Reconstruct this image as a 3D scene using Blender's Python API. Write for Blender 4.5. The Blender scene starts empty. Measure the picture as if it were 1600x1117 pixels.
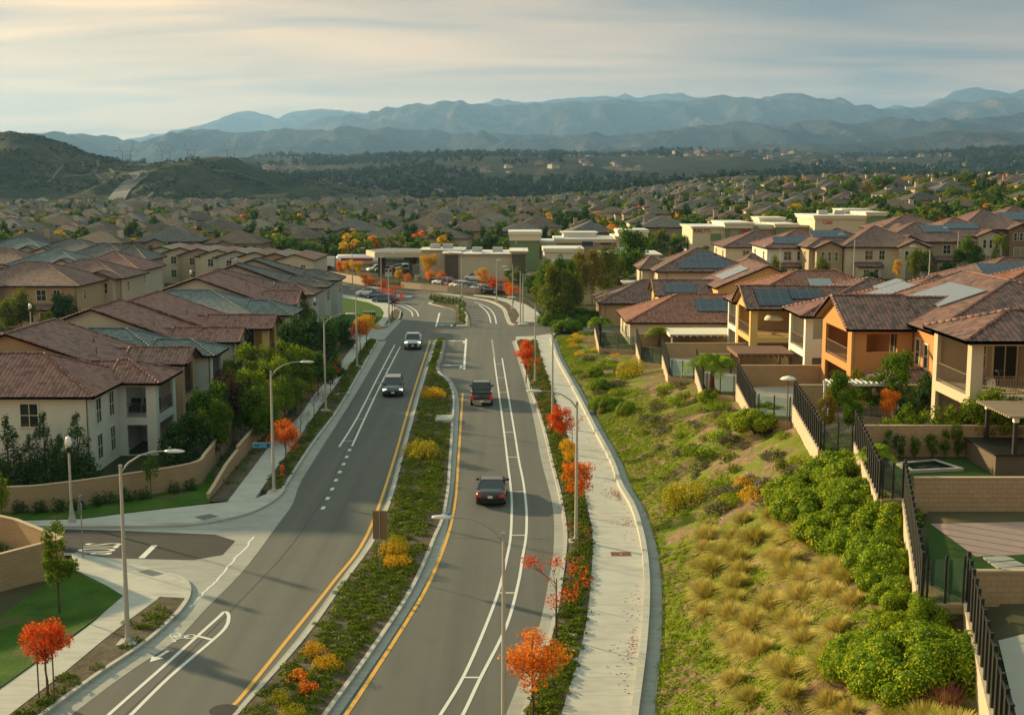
import bpy, bmesh, math, random
import numpy as np
from mathutils import Vector, Matrix, geometry
random.seed(7); rng = np.random.default_rng(7)
S = bpy.context.scene; COL = S.collection
R = math.radians
# ------------------------------------------------------------------ camera, sky, sun, exposure
F_PX, CAM_H, Y_HOR = 1966.0, 20.5, 284.0            # lens in photo pixels, drone height, horizon row
PITCH = math.atan((558.5 - Y_HOR) / F_PX)
cam = bpy.data.objects.new('camera', bpy.data.cameras.new('camera')); COL.objects.link(cam)
cam.location = (0, 0, CAM_H); cam.rotation_euler = (math.pi / 2 - PITCH, 0, 0)
cam.data.sensor_width = 36; cam.data.lens = 36 * F_PX / 1600
cam.data.clip_start = 0.5; cam.data.clip_end = 60000
S.camera = cam
SUN_AZ, SUN_EL = R(53), R(14.5)                         # sun to the left of the road and beyond it, low
to_sun = Vector((-math.sin(SUN_AZ) * math.cos(SUN_EL), math.cos(SUN_AZ) * math.cos(SUN_EL), math.sin(SUN_EL)))
sun = bpy.data.objects.new('sun', bpy.data.lights.new('sun', 'SUN')); COL.objects.link(sun)
sun.data.energy = 5.0; sun.data.angle = R(1.4); sun.data.color = (1.0, 0.76, 0.40)
sun.rotation_euler = to_sun.to_track_quat('Z', 'Y').to_euler(); sun.location = (0, 0, 200)
world = bpy.data.worlds.new('World'); S.world = world; world.use_nodes = True
def build_sky():
    nt = world.node_tree; nt.nodes.clear(); N = nt.nodes.new; L = nt.links.new
    out = N('ShaderNodeOutputWorld'); bg = N('ShaderNodeBackground'); bg.inputs[1].default_value = 0.12
    L(bg.outputs[0], out.inputs[0])
    sky = N('ShaderNodeTexSky'); sky.sky_type = 'NISHITA'; sky.sun_disc = False
    sky.sun_elevation = SUN_EL; sky.sun_rotation = -SUN_AZ; sky.air_density = 1.2; sky.dust_density = 2.0; sky.ozone_density = 2.0
    tc = N('ShaderNodeTexCoord'); sep = N('ShaderNodeSeparateXYZ'); L(tc.outputs['Generated'], sep.inputs[0])
    def M(op, a, b=None, clamp=False):
        n = N('ShaderNodeMath'); n.operation = op; n.use_clamp = clamp
        for i, v in enumerate((a, b)):
            if v is None: continue
            if hasattr(v, 'links'): L(v, n.inputs[i])
            else: n.inputs[i].default_value = v
        return n.outputs[0]
    def mix(f, a, b):
        n = N('ShaderNodeMix'); n.data_type = 'RGBA'; n.clamp_factor = True
        for k, v in ((0, f), (6, a), (7, b)):
            if hasattr(v, 'links'): L(v, n.inputs[k])
            else: n.inputs[k].default_value = v if k == 0 else (*v, 1)
        return n.outputs[2]
    x, y, z = sep.outputs
    zz = M('ADD', M('MAXIMUM', z, 0.0), 0.10)
    comb = N('ShaderNodeCombineXYZ'); L(M('DIVIDE', x, zz), comb.inputs[0]); L(M('DIVIDE', y, zz), comb.inputs[1])
    mp = N('ShaderNodeMapping'); mp.inputs['Rotation'].default_value = (0, 0, R(14)); mp.inputs['Scale'].default_value = (0.42, 1.0, 1)
    mp.inputs['Location'].default_value = (0.35, 1.7, 0.0)
    L(comb.outputs[0], mp.inputs[0])
    n1 = N('ShaderNodeTexNoise'); n1.inputs['Scale'].default_value = 1.5; n1.inputs['Detail'].default_value = 7; n1.inputs['Roughness'].default_value = 0.55
    n1.inputs['Distortion'].default_value = 0.5; L(mp.outputs[0], n1.inputs['Vector'])
    rp = N('ShaderNodeValToRGB'); rp.color_ramp.elements[0].position = 0.38; rp.color_ramp.elements[1].position = 0.64
    L(n1.outputs[0], rp.inputs[0])
    # warm bright cloud towards the sun, grey-blue cloud away from it
    az = M('ADD', M('MULTIPLY', x, -2.1), 0.52, True)
    low = M('SUBTRACT', 1.0, M('MULTIPLY', M('MAXIMUM', M('SUBTRACT', z, 0.06), 0.0), 7.5), True)
    warm = mix(az, (3.7, 2.25, 1.35), (5.9, 3.4, 1.35))
    zen = M('MULTIPLY', M('SUBTRACT', z, 0.19), 2.6, True)  # sky overhead, out of view, raised to strengthen the fill light
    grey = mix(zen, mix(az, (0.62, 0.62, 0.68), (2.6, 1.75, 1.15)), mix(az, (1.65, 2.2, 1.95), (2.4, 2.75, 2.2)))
    cover = M('ADD', M('MULTIPLY', rp.outputs[0], 0.85), M('MULTIPLY', M('POWER', low, 3.0), 0.35), True)
    hi = mix(M('ADD', M('MULTIPLY', az, 0.8), 0.12), grey, warm)
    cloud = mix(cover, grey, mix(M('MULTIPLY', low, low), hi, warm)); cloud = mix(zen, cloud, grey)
    fin = mix(0.96, sky.outputs[0], cloud)
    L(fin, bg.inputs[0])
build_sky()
S.view_settings.view_transform = 'Standard'; S.view_settings.look = 'None'
S.view_settings.exposure = 1.27; S.view_settings.gamma = 1.0; S.view_settings.use_curve_mapping = False
S.render.engine = 'CYCLES'
S.cycles.use_denoising = True; S.cycles.max_bounces = 6; S.cycles.diffuse_bounces = 3; S.cycles.glossy_bounces = 2
S.cycles.transmission_bounces = 3; S.cycles.transparent_max_bounces = 6; S.cycles.volume_bounces = 0
S.cycles.caustics_reflective = False; S.cycles.caustics_refractive = False

# ------------------------------------------------------------------ helpers
def lin(r, g, b): return tuple(((c / 255) / 12.92 if c / 255 <= 0.04045 else ((c / 255 + 0.055) / 1.055) ** 2.4) for c in (r, g, b))
cp_, sp_ = math.cos(PITCH), math.sin(PITCH)
def at(px, py, z=0.0):
    """The point of the place at height z that the photo shows at (px, py)."""
    u, v = px - 800, 558.5 - py
    d = (u, F_PX * cp_ + v * sp_, -F_PX * sp_ + v * cp_)
    t = (z - CAM_H) / d[2]
    return (d[0] * t, d[1] * t)
def at_y(px, py, Y):
    """The point at distance Y that the photo shows at (px, py)."""
    u, v = px - 800, 558.5 - py
    d = (u, F_PX * cp_ + v * sp_, -F_PX * sp_ + v * cp_)
    t = Y / d[1]
    return (d[0] * t, Y, CAM_H + d[2] * t)
def tag(o, label=None, cat=None, group=None, kind=None):
    for k, v in (('label', label), ('category', cat), ('group', group), ('kind', kind)):
        if v: o[k] = v
    return o
def thing(name, label, cat, loc=(0, 0, 0), rz=0.0, group=None, sc=1.0):
    o = bpy.data.objects.new(name, None); COL.objects.link(o); o.empty_display_size = 0.3
    o.location = loc; o.rotation_euler = (0, 0, rz); o.scale = (sc, sc, sc) if not isinstance(sc, tuple) else sc
    return tag(o, label, cat, group)
def dup(root, loc, rz=0.0, label=None, group=None, sc=1.0, cat=None):
    r = root.copy(); COL.objects.link(r); r.location = loc; r.rotation_euler = (0, 0, rz)
    r.scale = (sc, sc, sc) if not isinstance(sc, tuple) else sc
    tag(r, label, cat, group)
    def kids(src, dst):
        for ch in KIDS.get(src.name, ()):
            c = ch.copy(); COL.objects.link(c); c.parent = dst
            KIDS.setdefault(dst.name, []).append(c); kids(ch, c)
    kids(root, r); return r
KIDS = {}
def link(o, parent=None):
    COL.objects.link(o)
    if parent is not None:
        o.parent = parent; KIDS.setdefault(parent.name, []).append(o)
    return o
class MB:
    """Collects faces; build() links them as one mesh object. Vertices are in world metres; build() makes them local to the parent's thing."""
    def __init__(s): s.v, s.f, s.m, s.uv = [], [], [], []
    def face(s, pts, mi=0, uv=None):
        b = len(s.v); s.v.extend(tuple(p) for p in pts); s.f.append(tuple(range(b, b + len(pts)))); s.m.append(mi)
        s.uv.extend(uv if uv else [(p[0], p[1]) for p in pts])
    def box(s, x0, x1, y0, y1, z0, z1, mi=0, bottom=True):
        q = [((x0, y0, z0), (x1, y0, z0), (x1, y0, z1), (x0, y0, z1)), ((x1, y0, z0), (x1, y1, z0), (x1, y1, z1), (x1, y0, z1)),
             ((x1, y1, z0), (x0, y1, z0), (x0, y1, z1), (x1, y1, z1)), ((x0, y1, z0), (x0, y0, z0), (x0, y0, z1), (x0, y1, z1)),
             ((x0, y0, z1), (x1, y0, z1), (x1, y1, z1), (x0, y1, z1))]
        if bottom: q.append(((x0, y1, z0), (x1, y1, z0), (x1, y0, z0), (x0, y0, z0)))
        for i, p in enumerate(q):
            uv = [(p_[0], p_[2]) for p_ in p] if i in (0, 2) else [(p_[1], p_[2]) for p_ in p] if i in (1, 3) else None
            s.face(p, mi, uv)
    def bar(s, a, b, w, h, mi=0):
        """A square bar from a to b."""
        a, b = Vector(a), Vector(b); d = (b - a)
        if d.length < 1e-6: return
        up = Vector((0, 0, 1)) if abs(d.normalized().z) < 0.95 else Vector((0, 1, 0))
        sx = d.cross(up).normalized() * (w / 2); sz = sx.cross(d).normalized() * (h / 2)
        A = [a - sx - sz, a + sx - sz, a + sx + sz, a - sx + sz]; B = [p + d for p in A]
        for i in range(4):
            j = (i + 1) % 4; s.face((A[i], A[j], B[j], B[i]), mi)
        s.face(A[::-1], mi); s.face(B, mi)
    def tube(s, pts, rad, n=8, mi=0, caps=True):
        pts = [Vector(p) for p in pts]; rings = []
        for i, p in enumerate(pts):
            d = (pts[min(i + 1, len(pts) - 1)] - pts[max(i - 1, 0)]).normalized()
            up = Vector((0, 0, 1)) if abs(d.z) < 0.9 else Vector((1, 0, 0))
            a = d.cross(up).normalized(); b = a.cross(d).normalized(); r = rad[i] if hasattr(rad, '__len__') else rad
            base = len(s.v)
            for k in range(n):
                t = 2 * math.pi * k / n; s.v.append(tuple(p + a * (r * math.cos(t)) + b * (r * math.sin(t))))
            rings.append(base)
        for r0, r1 in zip(rings, rings[1:]):
            for k in range(n):
                j = (k + 1) % n; s.f.append((r0 + k, r1 + k, r1 + j, r0 + j)); s.m.append(mi); s.uv.extend([(0, 0)] * 4)
        if caps:
            s.f.append(tuple(rings[0] + k for k in range(n))); s.m.append(mi); s.uv.extend([(0, 0)] * n)
            s.f.append(tuple(rings[-1] + k for k in reversed(range(n)))); s.m.append(mi); s.uv.extend([(0, 0)] * n)
    def lathe(s, prof, c=(0, 0, 0), n=12, mi=0):
        s.tube([(c[0], c[1], c[2] + z) for r, z in prof], [r for r, z in prof], n, mi)
    def poly(s, pts, mi=0):
        """A flat or gently bent polygon of (x, y, z), any outline, facing up."""
        P = [Vector(p) for p in pts]
        for t in geometry.tessellate_polygon([[Vector((p.x, p.y, 0)) for p in P]]):
            a, b, c = (P[i] for i in t)
            if (b - a).cross(c - a).z < 0: b, c = c, b
            s.face((a, b, c), mi)
    def prism(s, xy, z0, z1, mi=0):
        if sum(xy[i][0] * xy[(i + 1) % len(xy)][1] - xy[(i + 1) % len(xy)][0] * xy[i][1] for i in range(len(xy))) < 0: xy = xy[::-1]
        s.poly([(x, y, z1) for x, y in xy], mi)
        for i in range(len(xy)):
            a, b = xy[i], xy[(i + 1) % len(xy)]
            s.face(((*a, z0), (*b, z0), (*b, z1), (*a, z1)), mi)
    def loft(s, rings, mi=0, caps=True):
        """Joins closed rings of equal length with shared vertices (smooth)."""
        base = []
        for r in rings:
            base.append(len(s.v)); s.v.extend(tuple(p) for p in r)
        n = len(rings[0])
        for a, b in zip(base, base[1:]):
            for k in range(n):
                j = (k + 1) % n; s.f.append((a + k, a + j, b + j, b + k)); s.m.append(mi); s.uv.extend([(0, 0)] * 4)
        if caps:
            s.f.append(tuple(base[0] + k for k in reversed(range(n)))); s.m.append(mi); s.uv.extend([(0, 0)] * n)
            s.f.append(tuple(base[-1] + k for k in range(n))); s.m.append(mi); s.uv.extend([(0, 0)] * n)
    def build(s, name, mats, parent=None, smooth=False):
        me = bpy.data.meshes.new(name)
        org = (0, 0, 0)
        p = parent
        while p is not None: org = tuple(a + b for a, b in zip(org, p.location)); p = p.parent
        me.from_pydata([(x - org[0], y - org[1], z - org[2]) for x, y, z in s.v], [], s.f)
        for m in (mats if isinstance(mats, (list, tuple)) else [mats]): me.materials.append(m)
        me.polygons.foreach_set('material_index', s.m)
        if smooth: me.polygons.foreach_set('use_smooth', [True] * len(s.f))
        ul = me.uv_layers.new(name='UVMap'); ul.data.foreach_set('uv', [c for uv in s.uv for c in uv])
        me.update()
        return link(bpy.data.objects.new(name, me), parent)
def quads(name, V, mat, parent=None, per=4, mats_idx=None):
    """V: (n, per, 3) array, one face each."""
    n = len(V); me = bpy.data.meshes.new(name)
    me.vertices.add(n * per); me.vertices.foreach_set('co', V.reshape(-1).astype(np.float32))
    me.loops.add(n * per); me.loops.foreach_set('vertex_index', np.arange(n * per, dtype=np.int32))
    me.polygons.add(n); me.polygons.foreach_set('loop_start', np.arange(0, n * per, per, dtype=np.int32))
    me.polygons.foreach_set('loop_total', np.full(n, per, dtype=np.int32))
    for m in (mat if isinstance(mat, (list, tuple)) else [mat]): me.materials.append(m)
    if mats_idx is not None: me.polygons.foreach_set('material_index', mats_idx.astype(np.int32))
    me.update(calc_edges=True); me.validate()
    return link(bpy.data.objects.new(name, me), parent)
def unit(a): return a / np.maximum(np.linalg.norm(a, axis=-1, keepdims=True), 1e-9)
def leaf_quads(pos, nrm, size, aspect=0.6, r=None):
    r = r or rng
    n = len(pos); rv = unit(r.normal(size=(n, 3))); t = unit(np.cross(nrm, rv)); b = np.cross(nrm, t)
    s = (size * r.uniform(0.65, 1.35, (n, 1))) * 0.5
    return np.stack([pos - t * s, pos - b * s * aspect, pos + t * s, pos + b * s * aspect], axis=1)
def cloud(clusters, n, up=0.25, shell=0.45, rough=0.7, r=None):
    """n points spread through ellipsoid clumps (cx, cy, cz, rx, ry, rz), with outward normals."""
    r = r or rng
    C = np.array(clusters, float); w = (C[:, 3] * C[:, 4] * C[:, 5]) ** (2 / 3); k = r.choice(len(C), n, p=w / w.sum())
    d = unit(r.normal(size=(n, 3))); u = r.uniform(0, 1, (n, 1)) ** shell
    pos = C[k, :3] + d * u * C[k, 3:]
    nr = unit(unit(d / C[k, 3:]) + r.normal(size=(n, 3)) * rough + np.array([0, 0, up]))
    return pos, nr
def hermite(pts):
    """Smooth X(Y) through world points (x, y)."""
    P = sorted(((p[1], p[0]) for p in pts)); ys = np.array([p[0] for p in P]); xs = np.array([p[1] for p in P])
    sl = np.diff(xs) / np.diff(ys); m = np.concatenate([[sl[0]], (sl[1:] * np.diff(ys)[:-1] + sl[:-1] * np.diff(ys)[1:]) / (ys[2:] - ys[:-2]), [sl[-1]]])
    def f(y):
        y = np.asarray(y, float); i = np.clip(np.searchsorted(ys, y) - 1, 0, len(ys) - 2)
        h = ys[i + 1] - ys[i]; t = (y - ys[i]) / h; tc = np.clip(t, 0, 1)
        v = (2 * tc**3 - 3 * tc**2 + 1) * xs[i] + (tc**3 - 2 * tc**2 + tc) * h * m[i] + (-2 * tc**3 + 3 * tc**2) * xs[i + 1] + (tc**3 - tc**2) * h * m[i + 1]
        return v + np.where(t < 0, t * h * m[0], 0) + np.where(t > 1, (t - 1) * h * m[-1], 0)
    f.lo, f.hi = ys[0], ys[-1]
    return f
def curve(px): return hermite([at(*p) for p in px])
def ss(a, b, x):
    t = np.clip((x - a) / (b - a), 0, 1); return t * t * (3 - 2 * t)
def vnoise(x, y, seed=0):
    """Smooth value noise on arrays, -1..1."""
    xi, yi = np.floor(x).astype(np.int64), np.floor(y).astype(np.int64); fx, fy = x - xi, y - yi
    def h(a, b):
        n = (a * 374761393 + b * 668265263 + seed * 974634777) & 0x7fffffff
        n = ((n ^ (n >> 13)) * 1274126177) & 0x7fffffff
        return ((n ^ (n >> 16)) & 0xffff) / 32767.5 - 1
    u, v = fx * fx * (3 - 2 * fx), fy * fy * (3 - 2 * fy)
    return (h(xi, yi) * (1 - u) + h(xi + 1, yi) * u) * (1 - v) + (h(xi, yi + 1) * (1 - u) + h(xi + 1, yi + 1) * u) * v
def fbm(x, y, oct=4, seed=0, ridge=False):
    s, a, t = 0, 1.0, 0
    for o in range(oct):
        n = vnoise(x * 2**o, y * 2**o, seed + o); n = 1 - 2 * np.abs(n) if ridge else n
        s = s + a * n; t += a; a *= 0.5
    return s / t

# ------------------------------------------------------------------ materials
class NT:
    def __init__(s, name):
        s.mat = bpy.data.materials.new(name); s.mat.use_nodes = True; s.nt = s.mat.node_tree
        s.bsdf = s.nt.nodes['Principled BSDF']; s.out = s.nt.nodes['Material Output']
    def n(s, t, **kw):
        nd = s.nt.nodes.new(t)
        for k, v in kw.items():
            if k.startswith('i_'):
                key = k[2:].replace('_', ' '); s.set(nd.inputs[key], v)
            else: setattr(nd, k, v)
        return nd
    def set(s, inp, v):
        if hasattr(v, 'links'): s.nt.links.new(v, inp)
        elif isinstance(v, tuple) and len(v) == 3 and inp.type == 'RGBA': inp.default_value = (*v, 1)
        else: inp.default_value = v
    def m(s, op, a, b=None, c=None, clamp=False):
        nd = s.nt.nodes.new('ShaderNodeMath'); nd.operation = op; nd.use_clamp = clamp
        for i, v in enumerate((a, b, c)):
            if v is not None: s.set(nd.inputs[i], v)
        return nd.outputs[0]
    def mix(s, f, a, b, blend='MIX'):
        nd = s.nt.nodes.new('ShaderNodeMix'); nd.data_type = 'RGBA'; nd.blend_type = blend; nd.clamp_factor = True
        s.set(nd.inputs[0], f); s.set(nd.inputs[6], a); s.set(nd.inputs[7], b); return nd.outputs[2]
    def noise(s, vec, scale, detail=4, rough=0.55, dist=0.0):
        return s.n('ShaderNodeTexNoise', i_Vector=vec, i_Scale=scale, i_Detail=detail, i_Roughness=rough, i_Distortion=dist).outputs[0]
    def ramp(s, f, stops, interp='LINEAR'):
        nd = s.nt.nodes.new('ShaderNodeValToRGB'); s.set(nd.inputs[0], f); cr = nd.color_ramp; cr.interpolation = interp
        while len(cr.elements) < len(stops): cr.elements.new(0.5)
        for e, (p, c) in zip(cr.elements, stops): e.position = p; e.color = (*c, 1) if len(c) == 3 else c
        return nd.outputs[0]
    def pos(s): return s.n('ShaderNodeNewGeometry').outputs['Position']
    def obj(s): return s.n('ShaderNodeTexCoord').outputs['Object']
    def uv(s): return s.n('ShaderNodeTexCoord').outputs['UV']
    def scaled(s, vec, sc, rot=(0, 0, 0)): return s.n('ShaderNodeMapping', i_Vector=vec, i_Scale=sc, i_Rotation=rot).outputs[0]
    def bump(s, h, strength=0.5, dist=0.05):
        s.set(s.bsdf.inputs['Normal'], s.n('ShaderNodeBump', i_Height=h, i_Strength=strength, i_Distance=dist).outputs[0])
    def fin(s, col, rough=0.8, spec=0.3, metal=0.0):
        s.set(s.bsdf.inputs['Base Color'], col); s.set(s.bsdf.inputs['Roughness'], rough)
        s.bsdf.inputs['Specular IOR Level'].default_value = spec; s.bsdf.inputs['Metallic'].default_value = metal
        return s.mat
def flat(name, col, rough=0.7, spec=0.3, metal=0.0, var=0.12, scale=3.0):
    t = NT(name); p = t.pos(); f = t.noise(p, scale, 5)
    return t.fin(t.mix(f, tuple(c * (1 - var) for c in col), tuple(min(1, c * (1 + var)) for c in col)), rough, spec, metal)
def emit(name, col, e):
    t = NT(name); t.fin(col, 0.4); t.bsdf.inputs['Emission Color'].default_value = (*col, 1); t.bsdf.inputs['Emission Strength'].default_value = e
    return t.mat
def leafmat(name, cols, trans=0.35, patch=0.35, pscale=0.8):
    """Leaves: colour differs from leaf to leaf and in larger patches; light passes through."""
    t = NT(name); g = t.n('ShaderNodeNewGeometry'); oi = t.n('ShaderNodeObjectInfo')
    f = t.m('ADD', t.m('MULTIPLY', g.outputs['Random Per Island'], 1 - patch), t.m('MULTIPLY', t.noise(t.pos(), pscale, 2), patch))
    f = t.m('ADD', f, t.m('MULTIPLY', t.m('SUBTRACT', oi.outputs['Random'], 0.5), 0.25), clamp=True)
    k = len(cols); c = t.ramp(f, [(i / max(k - 1, 1) * 0.8 + 0.1, q) for i, q in enumerate(cols)])
    t.fin(c, 0.75, 0.05)
    tr = t.n('ShaderNodeBsdfTranslucent', i_Color=c); mx = t.n('ShaderNodeMixShader'); mx.inputs[0].default_value = trans
    t.nt.links.new(t.bsdf.outputs[0], mx.inputs[1]); t.nt.links.new(tr.outputs[0], mx.inputs[2]); t.nt.links.new(mx.outputs[0], t.out.inputs[0])
    return t.mat
def tile_mat(name, cols, col=0.30, row=0.38, flat_tile=False):
    """Concrete roof tiles: each tile its own shade, rounded columns and stepped rows as relief."""
    t = NT(name); sp = t.n('ShaderNodeSeparateXYZ', i_Vector=t.uv())
    v = t.m('DIVIDE', sp.outputs[1], row); iv = t.m('FLOOR', v)
    u = t.m('DIVIDE', sp.outputs[0], col)
    if flat_tile: u = t.m('ADD', u, t.m('MULTIPLY', t.m('MODULO', iv, 2.0), 0.5))
    iu = t.m('FLOOR', u); fu = t.m('FRACT', u); fv = t.m('FRACT', v)
    cb = t.n('ShaderNodeCombineXYZ', i_X=iu, i_Y=iv); wn = t.n('ShaderNodeTexWhiteNoise', i_Vector=cb.outputs[0]); wn.noise_dimensions = '2D'
    f = t.m('ADD', t.m('MULTIPLY', wn.outputs[0], 0.62), t.m('MULTIPLY', t.noise(t.pos(), 0.35, 3), 0.38))
    k = len(cols); c = t.ramp(f, [(i / (k - 1) * 0.7 + 0.15, q) for i, q in enumerate(cols)])
    h = t.m('MULTIPLY', t.m('SUBTRACT', 1.0, fv), 0.85)
    if not flat_tile: h = t.m('ADD', h, t.m('POWER', t.m('ABSOLUTE', t.m('SINE', t.m('MULTIPLY', u, math.pi))), 0.7))
    else: h = t.m('ADD', h, t.m('MULTIPLY', t.m('GREATER_THAN', fu, 0.06), 0.4))
    t.bump(h, 1.0, 0.085)
    return t.fin(c, 0.8, 0.25)
def block_mat(name, c1, c2, mortar, bw=0.42, bh=0.2):
    t = NT(name); b = t.n('ShaderNodeTexBrick', i_Vector=t.uv(), i_Color1=c1, i_Color2=c2, i_Mortar=mortar, i_Scale=1.0)
    b.inputs['Mortar Size'].default_value = 0.014; b.inputs['Brick Width'].default_value = bw; b.inputs['Row Height'].default_value = bh; b.inputs['Bias'].default_value = 0.0
    b.inputs['Mortar Smooth'].default_value = 0.2
    n = t.noise(t.pos(), 1.2, 5); c = t.mix(0.35, b.outputs[0], t.mix(n, tuple(x * 0.75 for x in c1), tuple(x * 1.15 for x in c2)))
    t.bump(t.m('SUBTRACT', t.m('MULTIPLY', t.noise(t.pos(), 40, 3), 0.25), b.outputs[1]), 0.6, 0.02)
    return t.fin(c, 0.9, 0.15)
def stucco(name, col, var=0.08):
    t = NT(name); p = t.pos(); n = t.noise(p, 0.5, 6, 0.6); st = t.noise(t.scaled(p, (2.2, 2.2, 0.25)), 1.0, 4)
    f = t.m('ADD', t.m('MULTIPLY', n, 0.6), t.m('MULTIPLY', st, 0.4))
    t.bump(t.noise(p, 22, 4), 0.25, 0.02)
    return t.fin(t.mix(f, tuple(c * (1 - var * 1.6) for c in col), tuple(min(1, c * (1 + var)) for c in col)), 0.9, 0.12)
MATS = {}
def mats():
    m = MATS
    t = NT('asphalt'); p = t.pos(); big = t.noise(t.scaled(p, (0.22, 0.035, 1)), 1.0, 5, 0.6); mid = t.noise(p, 0.7, 5); fine = t.noise(p, 28, 3, 0.7)
    tracks = t.noise(t.scaled(p, (1.1, 0.012, 1)), 1.0, 3, 0.5)
    f = t.m('ADD', t.m('ADD', t.m('MULTIPLY', big, 0.35), t.m('MULTIPLY', mid, 0.16)), t.m('ADD', t.m('MULTIPLY', fine, 0.15), t.m('MULTIPLY', tracks, 0.42)))
    t.bump(fine, 0.35, 0.01)
    m['asphalt'] = t.fin(t.ramp(f, [(0.36, (0.076, 0.078, 0.070)), (0.5, (0.098, 0.099, 0.088)), (0.68, (0.125, 0.124, 0.108))]), 0.82, 0.25)
    m['new_asphalt'] = flat('fresh_asphalt', (0.038, 0.038, 0.037), 0.85, 0.2, var=0.25, scale=0.8)
    for nm, c in (('concrete', (0.42, 0.41, 0.365)), ('gutter', (0.31, 0.31, 0.28)), ('kerb', (0.42, 0.405, 0.355))):
        t = NT(nm); p = t.pos(); sy = t.n('ShaderNodeSeparateXYZ', i_Vector=p).outputs[1]
        j = t.m('LESS_THAN', t.m('FRACT', t.m('DIVIDE', sy, 1.55)), 0.016)
        st = t.noise(t.scaled(p, (0.6, 3.0, 1)), 1.0, 5, 0.6); n = t.noise(p, 0.5, 6, 0.65)
        f = t.m('ADD', t.m('MULTIPLY', st, 0.5), t.m('MULTIPLY', n, 0.5))
        cc = t.ramp(f, [(0.3, tuple(x * 0.72 for x in c)), (0.5, c), (0.7, tuple(min(1, x * 1.16) for x in c))])
        t.bump(t.noise(p, 30, 3), 0.2, 0.01)
        m[nm] = t.fin(t.mix(t.m('MULTIPLY', j, 0.5), cc, tuple(x * 0.4 for x in c)), 0.88, 0.2)
    m['white'] = flat('white_paint', (0.62, 0.61, 0.57), 0.7, var=0.18, scale=6)
    m['yellow'] = flat('yellow_paint', (0.60, 0.33, 0.055), 0.7, var=0.15, scale=6)
    t = NT('mulch'); p = t.pos(); n = t.noise(p, 3.0, 6, 0.7); n2 = t.noise(p, 0.4, 3)
    t.bump(t.noise(p, 9, 5, 0.7), 0.8, 0.08)
    m['mulch'] = t.fin(t.ramp(t.m('ADD', t.m('MULTIPLY', n, 0.6), t.m('MULTIPLY', n2, 0.4)), [(0.35, (0.06, 0.045, 0.03)), (0.55, (0.125, 0.10, 0.07)), (0.72, (0.21, 0.175, 0.13))]), 0.95, 0.1)
    t = NT('lawn'); p = t.pos(); n = t.noise(p, 0.55, 5, 0.6); n2 = t.noise(p, 14, 4, 0.7); d = t.noise(p, 0.33, 4)
    c = t.ramp(t.m('ADD', t.m('MULTIPLY', n, 0.55), t.m('MULTIPLY', n2, 0.45)), [(0.32, (0.022, 0.06, 0.007)), (0.5, (0.045, 0.105, 0.010)), (0.68, (0.085, 0.15, 0.018))])
    t.bump(n2, 0.9, 0.06)
    m['lawn'] = t.fin(t.mix(t.m('MULTIPLY', t.m('GREATER_THAN', d, 0.60), 0.5), c, (0.12, 0.09, 0.05)), 0.9, 0.1)
    t = NT('turf'); p = t.pos(); t.bump(t.noise(p, 30, 3), 0.6, 0.03)
    m['turf'] = t.fin(t.mix(t.noise(p, 0.8, 5), (0.022, 0.055, 0.010), (0.05, 0.085, 0.014)), 0.9, 0.1)
    # slope soil with green and dry patches
    t = NT('hillside_ground'); p = t.pos(); n = t.noise(p, 0.45, 5, 0.6); n2 = t.noise(p, 2.6, 6, 0.7); n3 = t.noise(p, 12, 4, 0.7)
    soil = t.ramp(n2, [(0.3, (0.11, 0.07, 0.042)), (0.5, (0.21, 0.14, 0.085)), (0.7, (0.34, 0.25, 0.165))])
    grn = t.ramp(n3, [(0.3, (0.055, 0.085, 0.010)), (0.5, (0.13, 0.17, 0.016)), (0.7, (0.23, 0.25, 0.03))])
    f = t.m('ADD', t.m('MULTIPLY', n, 0.75), t.m('MULTIPLY', n2, 0.25))
    t.bump(t.m('ADD', n2, t.m('MULTIPLY', n3, 0.5)), 0.8, 0.12)
    m['slope'] = t.fin(t.mix(t.m('MULTIPLY', t.m('SUBTRACT', f, 0.472), 14.0, clamp=True), soil, grn), 0.95, 0.08)
    # the wide land: tract ground near, chaparral on the hills, pale trails of bare earth
    t = NT('land'); p = t.pos(); n = t.noise(p, 0.012, 6, 0.65); n2 = t.noise(p, 0.06, 6, 0.7); n3 = t.noise(p, 0.4, 4, 0.7)
    f = t.m('ADD', t.m('ADD', t.m('MULTIPLY', n, 0.4), t.m('MULTIPLY', n2, 0.4)), t.m('MULTIPLY', n3, 0.2))
    m['land'] = t.fin(t.ramp(f, [(0.34, (0.028, 0.034, 0.016)), (0.46, (0.052, 0.055, 0.026)), (0.56, (0.095, 0.080, 0.045)), (0.68, (0.17, 0.125, 0.075))]), 0.95, 0.05)
    t = NT('chaparral'); p = t.pos(); n = t.noise(p, 0.010, 7, 0.65); n2 = t.noise(p, 0.12, 6, 0.75)
    f = t.m('ADD', t.m('MULTIPLY', n, 0.4), t.m('MULTIPLY', n2, 0.6)); t.bump(n2, 1.0, 5.0)
    m['chaparral'] = t.fin(t.ramp(f, [(0.36, (0.020, 0.030, 0.012)), (0.50, (0.045, 0.056, 0.022)), (0.60, (0.095, 0.085, 0.044)), (0.70, (0.18, 0.14, 0.085))]), 0.95, 0.05)
    t = NT('mountain_rock'); p = t.pos(); n = t.noise(p, 0.0012, 8, 0.66); n2 = t.noise(p, 0.006, 6, 0.7)
    f = t.m('ADD', t.m('MULTIPLY', n, 0.55), t.m('MULTIPLY', n2, 0.45)); t.bump(n2, 1.0, 80.0)
    m['rock'] = t.fin(t.ramp(f, [(0.36, (0.018, 0.026, 0.022)), (0.53, (0.05, 0.050, 0.040)), (0.62, (0.16, 0.12, 0.085)), (0.70, (0.28, 0.20, 0.14))]), 0.95, 0.03)
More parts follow.
